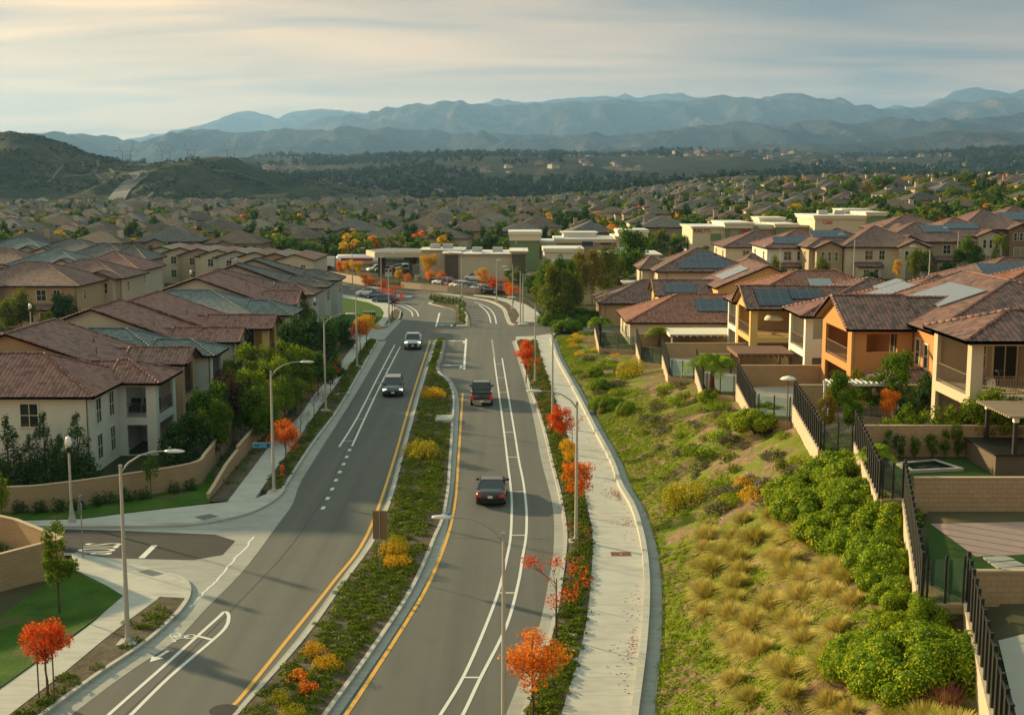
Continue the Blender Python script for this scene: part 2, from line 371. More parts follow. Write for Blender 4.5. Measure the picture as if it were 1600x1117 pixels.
    t = NT('valley_ground'); p = t.pos(); n = t.noise(p, 0.0045, 7, 0.65); n2 = t.noise(p, 0.022, 6, 0.7)
    f = t.m('ADD', t.m('MULTIPLY', n, 0.5), t.m('MULTIPLY', n2, 0.5))
    m['valley'] = t.fin(t.ramp(f, [(0.38, (0.014, 0.022, 0.011)), (0.52, (0.026, 0.032, 0.016)), (0.62, (0.06, 0.05, 0.028)), (0.74, (0.15, 0.11, 0.065))]), 0.95, 0.03)
    m['earth'] = flat('bare_earth', (0.13, 0.115, 0.088), 0.95, 0.05, var=0.2, scale=0.3)
    # roofs
    m['r_red'] = tile_mat('red_brown_tile', [(0.128, 0.066, 0.058), (0.222, 0.107, 0.090), (0.295, 0.143, 0.117), (0.235, 0.158, 0.13)])
    m['r_rust'] = tile_mat('rust_tile', [(0.17, 0.072, 0.046), (0.27, 0.105, 0.064), (0.33, 0.15, 0.10), (0.25, 0.155, 0.11)])
    m['r_brown'] = tile_mat('brown_tile', [(0.09, 0.060, 0.051), (0.175, 0.100, 0.080), (0.24, 0.132, 0.105), (0.19, 0.147, 0.123)])
    m['r_mix'] = tile_mat('blended_tile', [(0.088, 0.066, 0.060), (0.18, 0.105, 0.088), (0.29, 0.138, 0.108), (0.20, 0.155, 0.132)])
    m['r_far1'] = tile_mat('far_brown_tile', [(0.070, 0.052, 0.042), (0.128, 0.090, 0.066), (0.175, 0.118, 0.086)]); m['r_far2'] = tile_mat('far_umber_tile', [(0.052, 0.047, 0.040), (0.088, 0.076, 0.060), (0.125, 0.104, 0.082)]); m['r_far3'] = tile_mat('far_russet_tile', [(0.085, 0.050, 0.039), (0.16, 0.089, 0.066), (0.215, 0.120, 0.09)])
    m['r_grey'] = tile_mat('grey_tile', [(0.065, 0.066, 0.062), (0.11, 0.105, 0.095), (0.155, 0.14, 0.125)], flat_tile=True)
    m['r_teal'] = tile_mat('slate_tile', [(0.085, 0.11, 0.112), (0.125, 0.155, 0.155), (0.17, 0.195, 0.19)], col=0.34, flat_tile=True)
    for nm, c in (('w_white', (0.60, 0.61, 0.54)), ('w_cream', (0.52, 0.46, 0.345)), ('w_tan', (0.40, 0.295, 0.17)), ('w_beige', (0.47, 0.40, 0.29)), ('w_khaki', (0.36, 0.30, 0.20)),
                  ('w_yellow', (0.54, 0.37, 0.145)), ('w_orange', (0.45, 0.225, 0.085)), ('w_grey', (0.42, 0.42, 0.39)), ('w_sage', (0.43, 0.43, 0.34)), ('w_brown', (0.24, 0.155, 0.09)),
                  ('w_green', (0.16, 0.235, 0.11)), ('w_taupe', (0.30, 0.235, 0.17)), ('w_shop', (0.55, 0.49, 0.36)), ('w_stone', (0.13, 0.10, 0.075))):
        m[nm] = stucco(nm[2:] + '_stucco', c)
    m['trim'] = flat('pale_trim', (0.62, 0.58, 0.47), 0.75)
    m['fascia'] = flat('dark_fascia', (0.14, 0.10, 0.075), 0.7)
    m['soffit'] = flat('soffit', (0.30, 0.22, 0.14), 0.8)
    t = NT('window_glass'); t.fin((0.022, 0.030, 0.028), 0.06, 0.6); m['glass'] = t.mat
    t = NT('solar_cell'); sp = t.n('ShaderNodeSeparateXYZ', i_Vector=t.uv())
    g = t.m('MAXIMUM', t.m('LESS_THAN', t.m('FRACT', t.m('DIVIDE', sp.outputs[0], 1.0)), 0.035), t.m('LESS_THAN', t.m('FRACT', t.m('DIVIDE', sp.outputs[1], 1.65)), 0.022))
    m['solar'] = t.fin(t.mix(g, (0.018, 0.026, 0.042), (0.12, 0.13, 0.14)), 0.22, 0.5)
    m['solar_pale'] = (lambda t: t.fin((0.20, 0.21, 0.21), 0.16, 0.9))(NT('solar_glare'))  # sky glare on the panels put into a paler base colour
    m['block'] = block_mat('tan_block', (0.36, 0.25, 0.14), (0.42, 0.30, 0.18), (0.25, 0.18, 0.11))
    m['cap'] = flat('wall_cap', (0.44, 0.33, 0.21), 0.9)
    m['pinkblock'] = block_mat('pale_block', (0.46, 0.36, 0.26), (0.52, 0.41, 0.30), (0.36, 0.28, 0.20))
    m['steel'] = flat('galvanised_pole', (0.30, 0.31, 0.30), 0.5, 0.5, 0.3, var=0.08)
    m['palepole'] = flat('concrete_pole', (0.40, 0.385, 0.34), 0.7, var=0.08)
    m['lamphead'] = flat('pale_lamp_housing', (0.60, 0.61, 0.60), 0.4, 0.5)
    m['globe'] = (lambda t: t.fin((0.75, 0.74, 0.70), 0.3, 0.5))(NT('milk_globe'))
    m['black'] = flat('black_metal', (0.012, 0.013, 0.013), 0.45, 0.4)
    m['darkgreen'] = flat('dark_green_metal', (0.018, 0.045, 0.03), 0.6)
    m['wood'] = flat('brown_timber', (0.15, 0.075, 0.042), 0.8, var=0.2)
    m['pavers'] = block_mat('pink_paver', (0.37, 0.24, 0.205), (0.43, 0.29, 0.245), (0.29, 0.19, 0.165), 0.30, 0.15)
    m['patio'] = flat('patio_concrete', (0.36, 0.33, 0.28), 0.9, var=0.12, scale=1)
    m['bark'] = flat('bark', (0.085, 0.06, 0.042), 0.95, 0.05, var=0.3, scale=8)
    m['twig'] = flat('red_twig', (0.11, 0.05, 0.04), 0.9, 0.05, var=0.2, scale=8)
    m['rubber'] = flat('tyre_rubber', (0.014, 0.014, 0.014), 0.85)
    m['chrome'] = flat('bright_metal', (0.55, 0.55, 0.55), 0.25, 0.5, 0.9)
    m['carglass'] = (lambda t: t.fin((0.012, 0.016, 0.018), 0.05, 0.7))(NT('car_glass'))
    m['tail'] = emit('tail_lamp', (0.42, 0.008, 0.012), 0.2)
    m['lamp_on'] = emit('head_lamp', (0.85, 1.0, 0.75), 2.2)
    m['lens'] = (lambda t: t.fin((0.6, 0.62, 0.6), 0.1, 0.6))(NT('lamp_lens'))
    for nm, c, mt in (('p_black', (0.014, 0.015, 0.016), 0.0), ('p_grey', (0.05, 0.066, 0.066), 0.3), ('p_silver', (0.42, 0.44, 0.44), 0.4), ('p_white', (0.70, 0.70, 0.68), 0.0), ('p_blue', (0.03, 0.06, 0.12), 0.2),
                      ('p_red', (0.30, 0.02, 0.02), 0.1), ('p_dark', (0.035, 0.04, 0.042), 0.3), ('p_steelblue', (0.10, 0.15, 0.20), 0.3)):
        t = NT('car_paint_' + nm[2:]); t.fin(c, 0.28, 0.5, mt); t.bsdf.inputs['Coat Weight'].default_value = 0.6; t.bsdf.inputs['Coat Roughness'].default_value = 0.06; m[nm] = t.mat
    m['sign_blue'] = flat('blue_sign', (0.05, 0.24, 0.42), 0.5, var=0.06)
    m['sign_navy'] = flat('navy_mark', (0.006, 0.05, 0.13), 0.5, var=0.05)
    m['sign_tan'] = flat('brown_sign_back', (0.20, 0.135, 0.07), 0.8, var=0.1)
    m['red'] = flat('red_paint', (0.38, 0.02, 0.02), 0.5, var=0.06)
    m['hydrant'] = flat('orange_red_paint', (0.55, 0.09, 0.02), 0.5, var=0.06)
    m['white_roof'] = flat('white_roof_sheet', (0.62, 0.63, 0.62), 0.8, var=0.07, scale=0.3)
    m['rust_plate'] = flat('rusty_plate', (0.16, 0.055, 0.028), 0.8, var=0.25)
    m['dome'] = flat('grey_tactile_pad', (0.13, 0.145, 0.155), 0.85)
    m['lattice'] = flat('grey_lattice', (0.16, 0.17, 0.17), 0.7)
    m['cloth_white'] = flat('white_cloth', (0.68, 0.66, 0.60), 0.9)
    m['cloth_dark'] = flat('dark_cushion', (0.03, 0.03, 0.032), 0.9)
    # leaves
    m['lf_green'] = leafmat('green_leaf', [(0.032, 0.085, 0.007), (0.075, 0.155, 0.010), (0.15, 0.23, 0.016)])
    m['lf_dark'] = leafmat('dark_green_leaf', [(0.02, 0.050, 0.012), (0.042, 0.095, 0.018), (0.08, 0.145, 0.026)], 0.25)
    m['lf_yellowgreen'] = leafmat('yellow_green_leaf', [(0.065, 0.12, 0.007), (0.145, 0.215, 0.010), (0.27, 0.32, 0.018)])
    m['lf_olive'] = leafmat('olive_leaf', [(0.065, 0.105, 0.011), (0.135, 0.17, 0.017), (0.24, 0.24, 0.024)])
    m['lf_autumn'] = leafmat('autumn_leaf', [(0.07, 0.10, 0.012), (0.21, 0.18, 0.018), (0.42, 0.23, 0.02)])
    m['lf_orange'] = leafmat('orange_leaf', [(0.44, 0.065, 0.010), (0.66, 0.16, 0.012), (0.80, 0.36, 0.03)], 0.4)
    m['lf_red'] = leafmat('red_leaf', [(0.40, 0.03, 0.010), (0.60, 0.075, 0.012), (0.74, 0.17, 0.02)], 0.4)
    m['lf_gold'] = leafmat('golden_leaf', [(0.42, 0.21, 0.010), (0.62, 0.36, 0.016), (0.78, 0.53, 0.03)], 0.35); m['lf_yellow'] = leafmat('yellow_shrub_leaf', [(0.10, 0.13, 0.01), (0.32, 0.29, 0.014), (0.60, 0.46, 0.02)], 0.3)
    m['lf_purple'] = leafmat('purple_leaf', [(0.028, 0.016, 0.012), (0.055, 0.028, 0.02), (0.08, 0.05, 0.03)], 0.2)
    m['lf_pink'] = leafmat('sparse_red_leaf', [(0.30, 0.05, 0.035), (0.42, 0.10, 0.06), (0.45, 0.17, 0.09)], 0.4)
    m['lf_palm'] = leafmat('palm_leaf', [(0.09, 0.18, 0.012), (0.22, 0.30, 0.018), (0.40, 0.42, 0.03)], 0.35)
    m['lf_shrub'] = leafmat('slope_shrub_leaf', [(0.045, 0.100, 0.006), (0.13, 0.215, 0.009), (0.27, 0.34, 0.012), (0.42, 0.41, 0.02)], 0.22)
    m['lf_inner'] = leafmat('shrub_core', [(0.04, 0.08, 0.006), (0.08, 0.135, 0.008), (0.13, 0.18, 0.010)], 0.0, 1.0, 9.0)
    m['lf_grey'] = leafmat('grey_green_leaf', [(0.085, 0.09, 0.05), (0.13, 0.125, 0.075), (0.19, 0.16, 0.10)], 0.25)
    m['lf_cover'] = leafmat('ground_cover_leaf', [(0.070, 0.135, 0.006), (0.19, 0.27, 0.008), (0.36, 0.39, 0.012)], 0.3, 0.5, 0.35)
    m['lf_median'] = leafmat('median_cover_leaf', [(0.048, 0.088, 0.006), (0.125, 0.172, 0.009), (0.26, 0.28, 0.015)], 0.25, 0.5, 0.3)
    m['gr_tussock'] = leafmat('tussock_blade', [(0.27, 0.27, 0.03), (0.52, 0.44, 0.09), (0.74, 0.58, 0.24)], 0.22, 0.3, 0.6)
    m['gr_pink'] = leafmat('pink_blade', [(0.36, 0.10, 0.07), (0.50, 0.16, 0.12), (0.6, 0.28, 0.2)], 0.4, 0.2)
    m['far_tree'] = leafmat('far_tree_leaf', [(0.014, 0.036, 0.012), (0.028, 0.056, 0.016), (0.065, 0.085, 0.02)], 0.15, 0.5, 0.004)
mats(); M_ = MATS
# ------------------------------------------------------------------ the lie of the land
# back-garden terraces right of the road: (y0, x0, y1, x1, level of the garden)
TERR = [(26, 11.1, 40, 15.0, 6.4), (40, 13.5, 53.8, 17.2, 6.4), (53.8, 16.1, 65.8, 18.3, 6.4), (66.5, 16.6, 80.5, 18.3, 5.8), (82, 16.05, 96, 17.4, 4.7),
        (98, 15.1, 110.8, 16.4, 3.7), (112.5, 14.2, 126.3, 15.3, 2.7), (128, 13.3, 143.3, 14.3, 1.8), (145, 10.2, 165, 11.0, 1.0)]
LCN = curve([(443, 768), (490, 695), (525, 648), (538, 627), (563, 583), (590, 535)])                    # kerb back, left road, beyond the side street
LCS = curve([(75, 1116), (162, 1052), (225, 1010), (275, 965), (288, 950)])                              # the same before it
LG = curve([(112, 1116), (200, 1050), (275, 1000), (317, 955), (372, 900), (433, 820), (458, 785), (464, 765), (490, 720), (525, 665), (550, 625), (598, 543)])
LSR = curve([(396, 785), (425, 743), (455, 703), (490, 652), (513, 620), (563, 550), (578, 530)])        # left pavement, road side
LSL = curve([(355, 787), (392, 738), (425, 695), (468, 652), (490, 620), (507, 600), (550, 545), (566, 525)])
SSR = curve([(20, 1117), (100, 1055), (160, 1005), (205, 970), (250, 937)])                              # same, before the side street
SSL = curve([(0, 1081), (75, 1027), (150, 972), (192, 930)])
ML1 = curve([(380, 1112), (480, 997), (540, 912), (583, 852), (603, 808), (631, 713), (656, 620), (673, 565), (685, 528)])
ML0 = curve([(366, 1112), (468, 993), (529, 909), (573, 849), (594, 806), (624, 711), (649, 620), (667, 563), (679.5, 528)])
MR0 = curve([(506, 1117), (585, 1007), (640, 922), (660, 881), (678, 837), (686, 820), (695, 783), (701, 720), (705, 660), (707, 622), (704, 608), (697, 595), (684, 583), (680.6, 576), (685.6, 560), (691.5, 533)])
MR1 = curve([(530, 1117), (602, 1012), (651, 935), (680, 881), (696, 837), (703, 800), (709, 760), (713, 715), (716, 660), (716.5, 622), (712, 606), (704, 593), (690, 581), (686.5, 574), (691, 560), (697, 531)])
RG = curve([(799.6, 533), (821, 603), (836, 665), (846, 720), (855, 755), (862.5, 785), (865.8, 818), (865.8, 837), (864, 868), (857.5, 907), (840, 987), (790, 1117)])
RC = curve([(806, 530), (833, 615), (850, 665), (866, 730), (880, 788), (886.5, 837), (881, 900), (865.5, 987), (823, 1117)])
RS0 = curve([(838, 530), (846, 560), (866, 620), (898, 720), (913, 775), (925.7, 837), (924, 900), (913, 992), (878, 1117)])
RS1 = curve([(859, 530), (868, 560), (897, 616), (925.6, 673), (954, 729), (969, 770), (982.6, 793), (997, 837), (1006, 912), (1001, 1012), (987, 1117)])
def terr(Y):
    """Fence x and garden level at distance Y."""
    Y = np.asarray(Y, float); X = np.zeros_like(Y); Z = np.zeros_like(Y)
    for i, (y0, x0, y1, x1, p) in enumerate(TERR):
        lo = -1e9 if i == 0 else (TERR[i - 1][2] + y0) / 2; hi = 1e9 if i == len(TERR) - 1 else (y1 + TERR[i + 1][0]) / 2
        k = (Y >= lo) & (Y < hi); X = np.where(k, x0 + (Y - y0) * (x1 - x0) / (y1 - y0), X); Z = np.where(k, p, Z)
    return X, Z
def terr_s(Y):
    w = np.array([-3, -1.5, 0, 1.5, 3.]); Y = np.asarray(Y, float)
    X, Z = terr(Y); Zs = np.mean([terr(Y + d)[1] for d in w], axis=0); return X, Zs
def slope_z(X, Y):
    """Height of the planted bank at (X, Y), between the ditch and the fence."""
    X, Y = np.asarray(X, float), np.asarray(Y, float)
    xw = RS1(Y) + 0.95; xf, p = terr_s(Y); t = np.clip((X - xw) / np.maximum(xf - xw, 0.5), 0, 1)
    z = 0.14 + (p - 0.75) * (0.72 * t + 0.28 * ss(0, 1, t))
    return z + (0.16 * vnoise(X * 0.55, Y * 0.55, 3) + 0.07 * vnoise(X * 1.7, Y * 1.7, 4)) * ss(0, 0.06, t) * (1 - ss(0.95, 1, t))
def T(X, Y):
    """Height of the ground sheet."""
    X, Y = np.asarray(X, float), np.asarray(Y, float)
    z = np.full(np.broadcast(X, Y).shape, -0.12)
    z = z + 0.24 * ss(-23, -25, X) * ss(79, 82, Y) * (1 - ss(172, 176, Y)) + 0.24 * ss(-22.5, -24, X) * (1 - ss(62, 65, Y))
    xf, p = terr(Y); xw = RS1(np.clip(Y, 20, 170)) + 0.95
    t = np.clip((X - xw) / np.maximum(xf - xw, 0.5), 0, 1)
    zr = np.where(X > xf + 0.25, p, -0.12 + np.maximum(0, (p - 0.9) * t - 0.5) * 1.0)
    bg = 0.9 * ss(12, 24, X) + 2.9 * ss(32, 50, X) + 11 * ss(70, 190, X) * ss(240, 700, Y) + 1.5 * ss(50, 90, X)
    k = ss(163, 172, Y); far = bg * ss(172, 190, Y)
    zr = np.where(X > xw, zr * (1 - k) + (-0.12) * k, -0.12)
    zr = np.where(X > 24, np.maximum(zr, (p * (1 - ss(140, 175, Y)) + bg * ss(140, 175, Y)) - 0.12), zr)
    z = np.where(X > 3, np.where(Y < 172, zr, np.maximum(-0.12 + far, np.where(X > 24, zr, -1))), z)
    z = z + ss(320, 420, Y) * 0.12 - 4 * ss(1050, 1400, Y)
    return z
def Tz(x, y): return float(T(np.array([x]), np.array([y]))[0])
def geo(a, step, far, g):
    o = [a]
    while abs(o[-1] - a) < abs(far - a): o.append(o[-1] + step); step *= g
    return o
def sheet(name, xs, ys, zf, mat, kind='structure', smooth=True):
    X, Y = np.meshgrid(np.array(xs), np.array(ys)); Z = zf(X, Y); nx, ny = len(xs), len(ys)
    me = bpy.data.meshes.new(name); me.vertices.add(nx * ny); me.vertices.foreach_set('co', np.stack([X, Y, Z], -1).reshape(-1).astype(np.float32))
    i = np.arange((ny - 1) * (nx - 1)); r, c = i // (nx - 1), i % (nx - 1); a = r * nx + c
    F = np.stack([a, a + 1, a + 1 + nx, a + nx], -1); n = len(F)
    me.loops.add(n * 4); me.loops.foreach_set('vertex_index', F.reshape(-1).astype(np.int32)); me.polygons.add(n)
    me.polygons.foreach_set('loop_start', np.arange(0, n * 4, 4, dtype=np.int32)); me.polygons.foreach_set('loop_total', np.full(n, 4, dtype=np.int32))
    me.polygons.foreach_set('use_smooth', [smooth] * n); me.materials.append(mat); me.update(calc_edges=True)
    return tag(link(bpy.data.objects.new(name, me)), kind=kind)
def grid_mesh(name, P, mat, kind='structure', smooth=True):
    """P: (rows, cols, 3)."""
    ny, nx = P.shape[:2]; me = bpy.data.meshes.new(name); me.vertices.add(nx * ny); me.vertices.foreach_set('co', P.reshape(-1).astype(np.float32))
    i = np.arange((ny - 1) * (nx - 1)); r, c = i // (nx - 1), i % (nx - 1); a = r * nx + c
    F = np.stack([a, a + 1, a + 1 + nx, a + nx], -1); n = len(F)
    me.loops.add(n * 4); me.loops.foreach_set('vertex_index', F.reshape(-1).astype(np.int32)); me.polygons.add(n)
    me.polygons.foreach_set('loop_start', np.arange(0, n * 4, 4, dtype=np.int32)); me.polygons.foreach_set('loop_total', np.full(n, 4, dtype=np.int32))
    me.polygons.foreach_set('use_smooth', [smooth] * n); me.materials.append(mat); me.update(calc_edges=True)
    return tag(link(bpy.data.objects.new(name, me)), kind=kind)
def build_land():
    xs = sorted(set([round(v, 3) for v in geo(-75, -3, -9000, 1.16)] + list(np.arange(-73.5, 60, 1.5)) + [round(v, 3) for v in geo(60, 3, 9000, 1.14)]))
    ys = list(np.arange(8, 190, 1.5)) + geo(190, 3, 24000, 1.09)
    sheet('ground', xs, ys, T, M_['land'])
    # planted bank
    ys = np.arange(26, 166, 0.6); t = np.linspace(0, 1, 26); X0 = RS1(ys) + 0.9; X1 = terr(ys)[0] + 0.02
    X = X0[:, None] + (X1 - X0)[:, None] * t[None]; Y = np.repeat(ys[:, None], 26, 1)
    grid_mesh('bank_terrain', np.stack([X, Y, slope_z(X, Y)], -1), M_['slope'])
def strip(name, fa, fb, y0, y1, z, mat, step=1.0, base=None, parent=None, mb=None, build=True):
    """A sheet between two curves X(Y); with base: a raised strip with side faces."""
    o = mb or MB(); n = max(2, int(round((y1 - y0) / step)) + 1); ys = np.linspace(y0, y1, n)
    a = fa(ys) if callable(fa) else np.full(n, fa); b = fb(ys) if callable(fb) else np.full(n, fb)
    for i in range(n - 1):
        A, B, C, D = (a[i], ys[i]), (b[i], ys[i]), (b[i + 1], ys[i + 1]), (a[i + 1], ys[i + 1])
        o.face([(*p, z) for p in (A, B, C, D)])
        if base is not None:
            o.face(((*B, base), (*C, base), (*C, z), (*B, z))); o.face(((*D, base), (*A, base), (*A, z), (*D, z)))
    if base is not None:
        for i, s in ((0, 1), (n - 1, -1)):
            q = [(a[i], ys[i], base), (b[i], ys[i], base), (b[i], ys[i], z), (a[i], ys[i], z)]; o.face(q if s > 0 else q[::-1])
    if build: return o.build(name, mat, parent)
    return o
def off(f, d): return lambda y: f(y) + d
def gp(px, z=0.0): return [at(x, y, z) for x, y in px]
def smooth_path(P, n=6):
    P = [np.array(p, float) for p in P]; out = []
    for i in range(len(P) - 1):
        p0, p1, p2, p3 = P[max(i - 1, 0)], P[i], P[i + 1], P[min(i + 2, len(P) - 1)]
        for k in range(n):
            t = k / n; out.append(0.5 * ((2 * p1) + (-p0 + p2) * t + (2 * p0 - 5 * p1 + 4 * p2 - p3) * t * t + (-p0 + 3 * p1 - 3 * p2 + p3) * t**3))
    out.append(P[-1]); return out
def ribbon(mb, path, w, z, base=None):
    """A band of width w along a ground path (raised when base is given)."""
    P = [np.array(p[:2], float) for p in path]; L, Rr = [], []
    for i, p in enumerate(P):
        d = P[min(i + 1, len(P) - 1)] - P[max(i - 1, 0)]; d = d / (np.linalg.norm(d) + 1e-9); nrm = np.array([-d[1], d[0]]) * w / 2
        L.append(p + nrm); Rr.append(p - nrm)
    for i in range(len(P) - 1):
        A, B, C, D = Rr[i], Rr[i + 1], L[i + 1], L[i]
        mb.face([(*A, z), (*B, z), (*C, z), (*D, z)])
        if base is not None:
            mb.face([(*A, base), (*B, base), (*B, z), (*A, z)]); mb.face([(*C, base), (*D, base), (*D, z), (*C, z)])
    if base is not None:
        mb.face([(*L[0], base), (*Rr[0], base), (*Rr[0], z), (*L[0], z)]); mb.face([(*Rr[-1], base), (*L[-1], base), (*L[-1], z), (*Rr[-1], z)])
YS1, YS0 = at(288, 952)[1], at(443, 770)[1]          # mouth of the near side street on the left
Y_N = at(0, 533)[1]                                   # end of the straight block at the crossing
def build_roads():
    st = lambda o: tag(o, kind='structure')
    # asphalt of the main road with the crossing and the curve beyond it
    ys = np.linspace(18, Y_N - 1, 120); L = [(float(x), float(y)) for x, y in zip(LG(ys), ys)]; Rt = [(float(x), float(y)) for x, y in zip(RG(ys) + 0.05, ys)]
    far_r = gp([(835, 528), (880, 519)]) + [(34, at(880, 519)[1])] + [(34, at(880, 505)[1])] + gp([(850, 507.5), (798, 508), (792, 496), (787.5, 484), (777, 476.5), (762, 470.5), (742, 467), (720, 463.5), (690, 459.5), (660, 457.5), (645, 457.5), (593, 453), (551, 448.6), (508, 441), (440, 432)])
    far_l = gp([(440, 442), (490, 455), (550, 463), (580, 468.5), (604, 474), (619, 481), (630, 491), (621, 508), (600, 512), (560, 512), (520, 512), (520, 532), (560, 532), (596, 530)])
    m = MB(); m.poly([(x, y, 0.0) for x, y in Rt + far_r + far_l + L[::-1]]); st(m.build('road_asphalt', M_['asphalt']))
    # near side street on the left
    P = gp([(-160, 823), (33, 825), (190, 829), (336, 835), (368, 845), (348, 867), (301, 875), (175, 872), (118, 864), (60, 861), (-160, 859)])
    m = MB(); m.poly([(x, y, 0.012) for x, y in P]); st(m.build('side_street_asphalt', M_['new_asphalt']))
    ys = np.linspace(YS1 - 9, YS0 + 3, 20); edge = [(float(x), float(y)) for x, y in zip(LG(ys) + 0.02, ys)]
    P = edge + gp([(448, 762), (396, 792), (300, 814), (113, 819), (-160, 815), (-160, 864), (118, 868), (215, 893), (291, 905), (298, 925), (275, 967), (225, 1012)])
    m = MB(); m.poly([(x, y, 0.008) for x, y in P]); st(m.build('side_street_apron', M_['gutter']))
    pts = smooth_path(gp([(398, 838), (376, 864), (356, 885), (340, 905), (326, 918), (308, 938), (296, 949)]), 5)
    m = MB(); r = random.Random(4); pts = [(p[0] + r.uniform(-.08, .08), p[1] + r.uniform(-.1, .1)) for p in pts]; ribbon(m, pts, 0.13, 0.016); st(m.build('joint_sealant', M_['white']))
    # gutters and kerbs
    st(strip('gutter_left', LG, off(LCN, 0.0), YS0 + 1, Y_N, 0.004, M_['gutter']))
    st(strip('gutter_near_left', LG, off(LCS, 0.0), 18, YS1 - 1.5, 0.004, M_['gutter']))
    st(strip('kerb_left', off(LCN, -0.20), off(LCN, 0.0), YS0, Y_N, 0.15, M_['kerb'], base=-0.1))
    st(strip('kerb_near_left', off(LCS, -0.20), LCS, 18, YS1 - 1.2, 0.15, M_['kerb'], base=-0.1))
    st(strip('gutter_median_left', ML0, off(ML1, -0.18), 18, Y_N + 1, 0.005, M_['gutter']))
    st(strip('kerb_median_left', off(ML1, -0.20), ML1, 18, Y_N + 1, 0.15, M_['kerb'], base=-0.1))
    st(strip('gutter_median_right', off(MR0, 0.18), MR1, 18, Y_N, 0.005, M_['gutter'], step=0.6))
    st(strip('kerb_median_right', MR0, off(MR0, 0.20), 18, Y_N, 0.15, M_['kerb'], step=0.6, base=-0.1))
    st(strip('gutter_right', RG, off(RC, -0.1), 18, Y_N, 0.005, M_['gutter']))
    st(strip('kerb_right', off(RC, -0.20), RC, 18, Y_N, 0.15, M_['kerb'], base=-0.1))
    # median bed, planting strips, pavements
    st(strip('median_bed', ML1, MR0, 18, Y_N + 1.2, 0.13, M_['mulch'], step=0.6, base=-0.1))
    st(strip('planting_strip_left', LSR, off(LCN, -0.19), YS0 + 0.5, Y_N, 0.12, M_['mulch'], base=-0.1))
    st(strip('planting_strip_near_left', SSR, off(LCS, -0.19), 18, YS1 + 1.5, 0.12, M_['mulch'], base=-0.1))
    st(strip('planting_strip_right', RC, RS0, 18, Y_N, 0.12, M_['mulch'], base=-0.1))
    st(strip('pavement_left', LSL, LSR, at(0, 786)[1], Y_N + 3, 0.135, M_['concrete'], base=-0.1))
    st(strip('pavement_near_left', SSL, SSR, 18, at(0, 939)[1], 0.135, M_['concrete'], base=-0.1))
    st(strip('pavement_right', RS0, RS1, 18, Y_N + 3, 0.135, M_['concrete'], base=-0.1))
    st(strip('kerb_wall_right', RS1, off(RS1, 0.30), 18, Y_N + 2, 0.42, M_['concrete'], base=-0.1))
    st(strip('drain_ditch_right', off(RS1, 0.30), off(RS1, 1.0), 18, Y_N + 2, 0.10, M_['gutter'], base=-0.2))
    # corners of the side street: pavements with ramps, lawns
    m = MB(); m.prism(gp([(27, 817), (30, 824), (113, 823), (215, 823), (300, 819.5), (361, 810), (402, 798), (428, 780), (443, 770), (444, 764), (398, 782), (356, 787), (293, 794), (190, 806), (130, 814)]), -0.1, 0.137); st(m.build('corner_pavement', M_['concrete']))
    m = MB(); m.prism(gp([(112, 868), (170, 876), (215, 886), (262, 899), (291, 912), (297, 925), (294, 938), (250, 936), (205, 969), (150, 972), (192, 935), (170, 920), (120, 895)]), -0.1, 0.137); st(m.build('corner_pavement_near', M_['concrete']))
    m = MB(); ribbon(m, smooth_path(gp([(262, 899), (285, 907), (295, 920), (293, 937), (281.5, 955), (270.5, 966.5)]), 5), 0.22, 0.15, -0.1); ribbon(m, smooth_path(gp([(444, 767), (430, 781), (402, 798), (361, 811), (300, 821), (215, 824), (113, 824.5), (27, 823), (-160, 818)]), 4), 0.22, 0.148, -0.1); st(m.build('corner_kerbs', M_['kerb']))
    for q in ([(303, 811), (328, 806), (343, 810), (318, 816)], [(215, 897), (233, 893), (257, 900), (238, 904)]):
        m = MB(); m.poly([(x, y, 0.143) for x, y in gp(q)])
        for i in range(6):
            for j in range(6):
                a, b, c, d = (np.array(p) for p in gp(q)); u, v = (i + .5) / 6, (j + .5) / 6; p = (a * (1 - u) + b * u) * (1 - v) + (d * (1 - u) + c * u) * v
                m.box(p[0] - .03, p[0] + .03, p[1] - .03, p[1] + .03, 0.143, 0.150, bottom=False)
        o = m.build('tactile_pad', M_['dome']); tag(o, 'dark grey tactile pad in the pavement ramp ' + ('below the long block wall' if q[0][0] == 303 else 'beside the near corner lawn'), 'tactile pad', 'tactile pads at the side street')
    m = MB(); m.prism(gp([(-160, 812), (27, 816), (130, 813), (190, 805), (293, 793), (328, 788), (334, 775), (334, 731), (306, 757), (188, 778), (88, 792), (22, 797), (-160, 797)]), -0.1, 0.16); st(m.build('corner_lawn', M_['lawn']))
    m = MB(); m.prism(gp([(78, 912), (100, 894), (120, 896), (170, 921), (192, 935), (150, 971), (75, 1026), (0, 1080), (-90, 1150), (-90, 1030), (0, 968)]), -0.1, 0.17); st(m.build('near_lawn', M_['lawn']))
    ysl = np.linspace(at(0, 786)[1], Y_N, 60)
    m = MB(); m.poly([(float(x) + 0.02, float(y), 0.128) for x, y in zip(LSL(ysl), ysl)] + [(float(x) - 4.2, float(y), 0.10) for x, y in reversed(list(zip(LSL(ysl), ysl)))]); st(m.build('verge_left', M_['mulch']))
    # paint
    w = MB(); ye = MB()
    def line(px, wd, mb=w, z=0.009): ribbon(mb, smooth_path(gp(px), 5), wd, z)
    line([(364, 1101), (380, 1085), (450, 998), (520, 910), (573, 837), (611, 733), (643, 623), (672, 532)], 0.19, ye)
    line([(505, 1165), (540, 1117), (593, 1037), (651, 945), (676, 898), (699.5, 837), (711, 783), (716, 720), (723, 615)], 0.19, ye)
    line([(726, 485), (730.5, 493), (732.5, 502), (733, 511)], 0.22, ye)
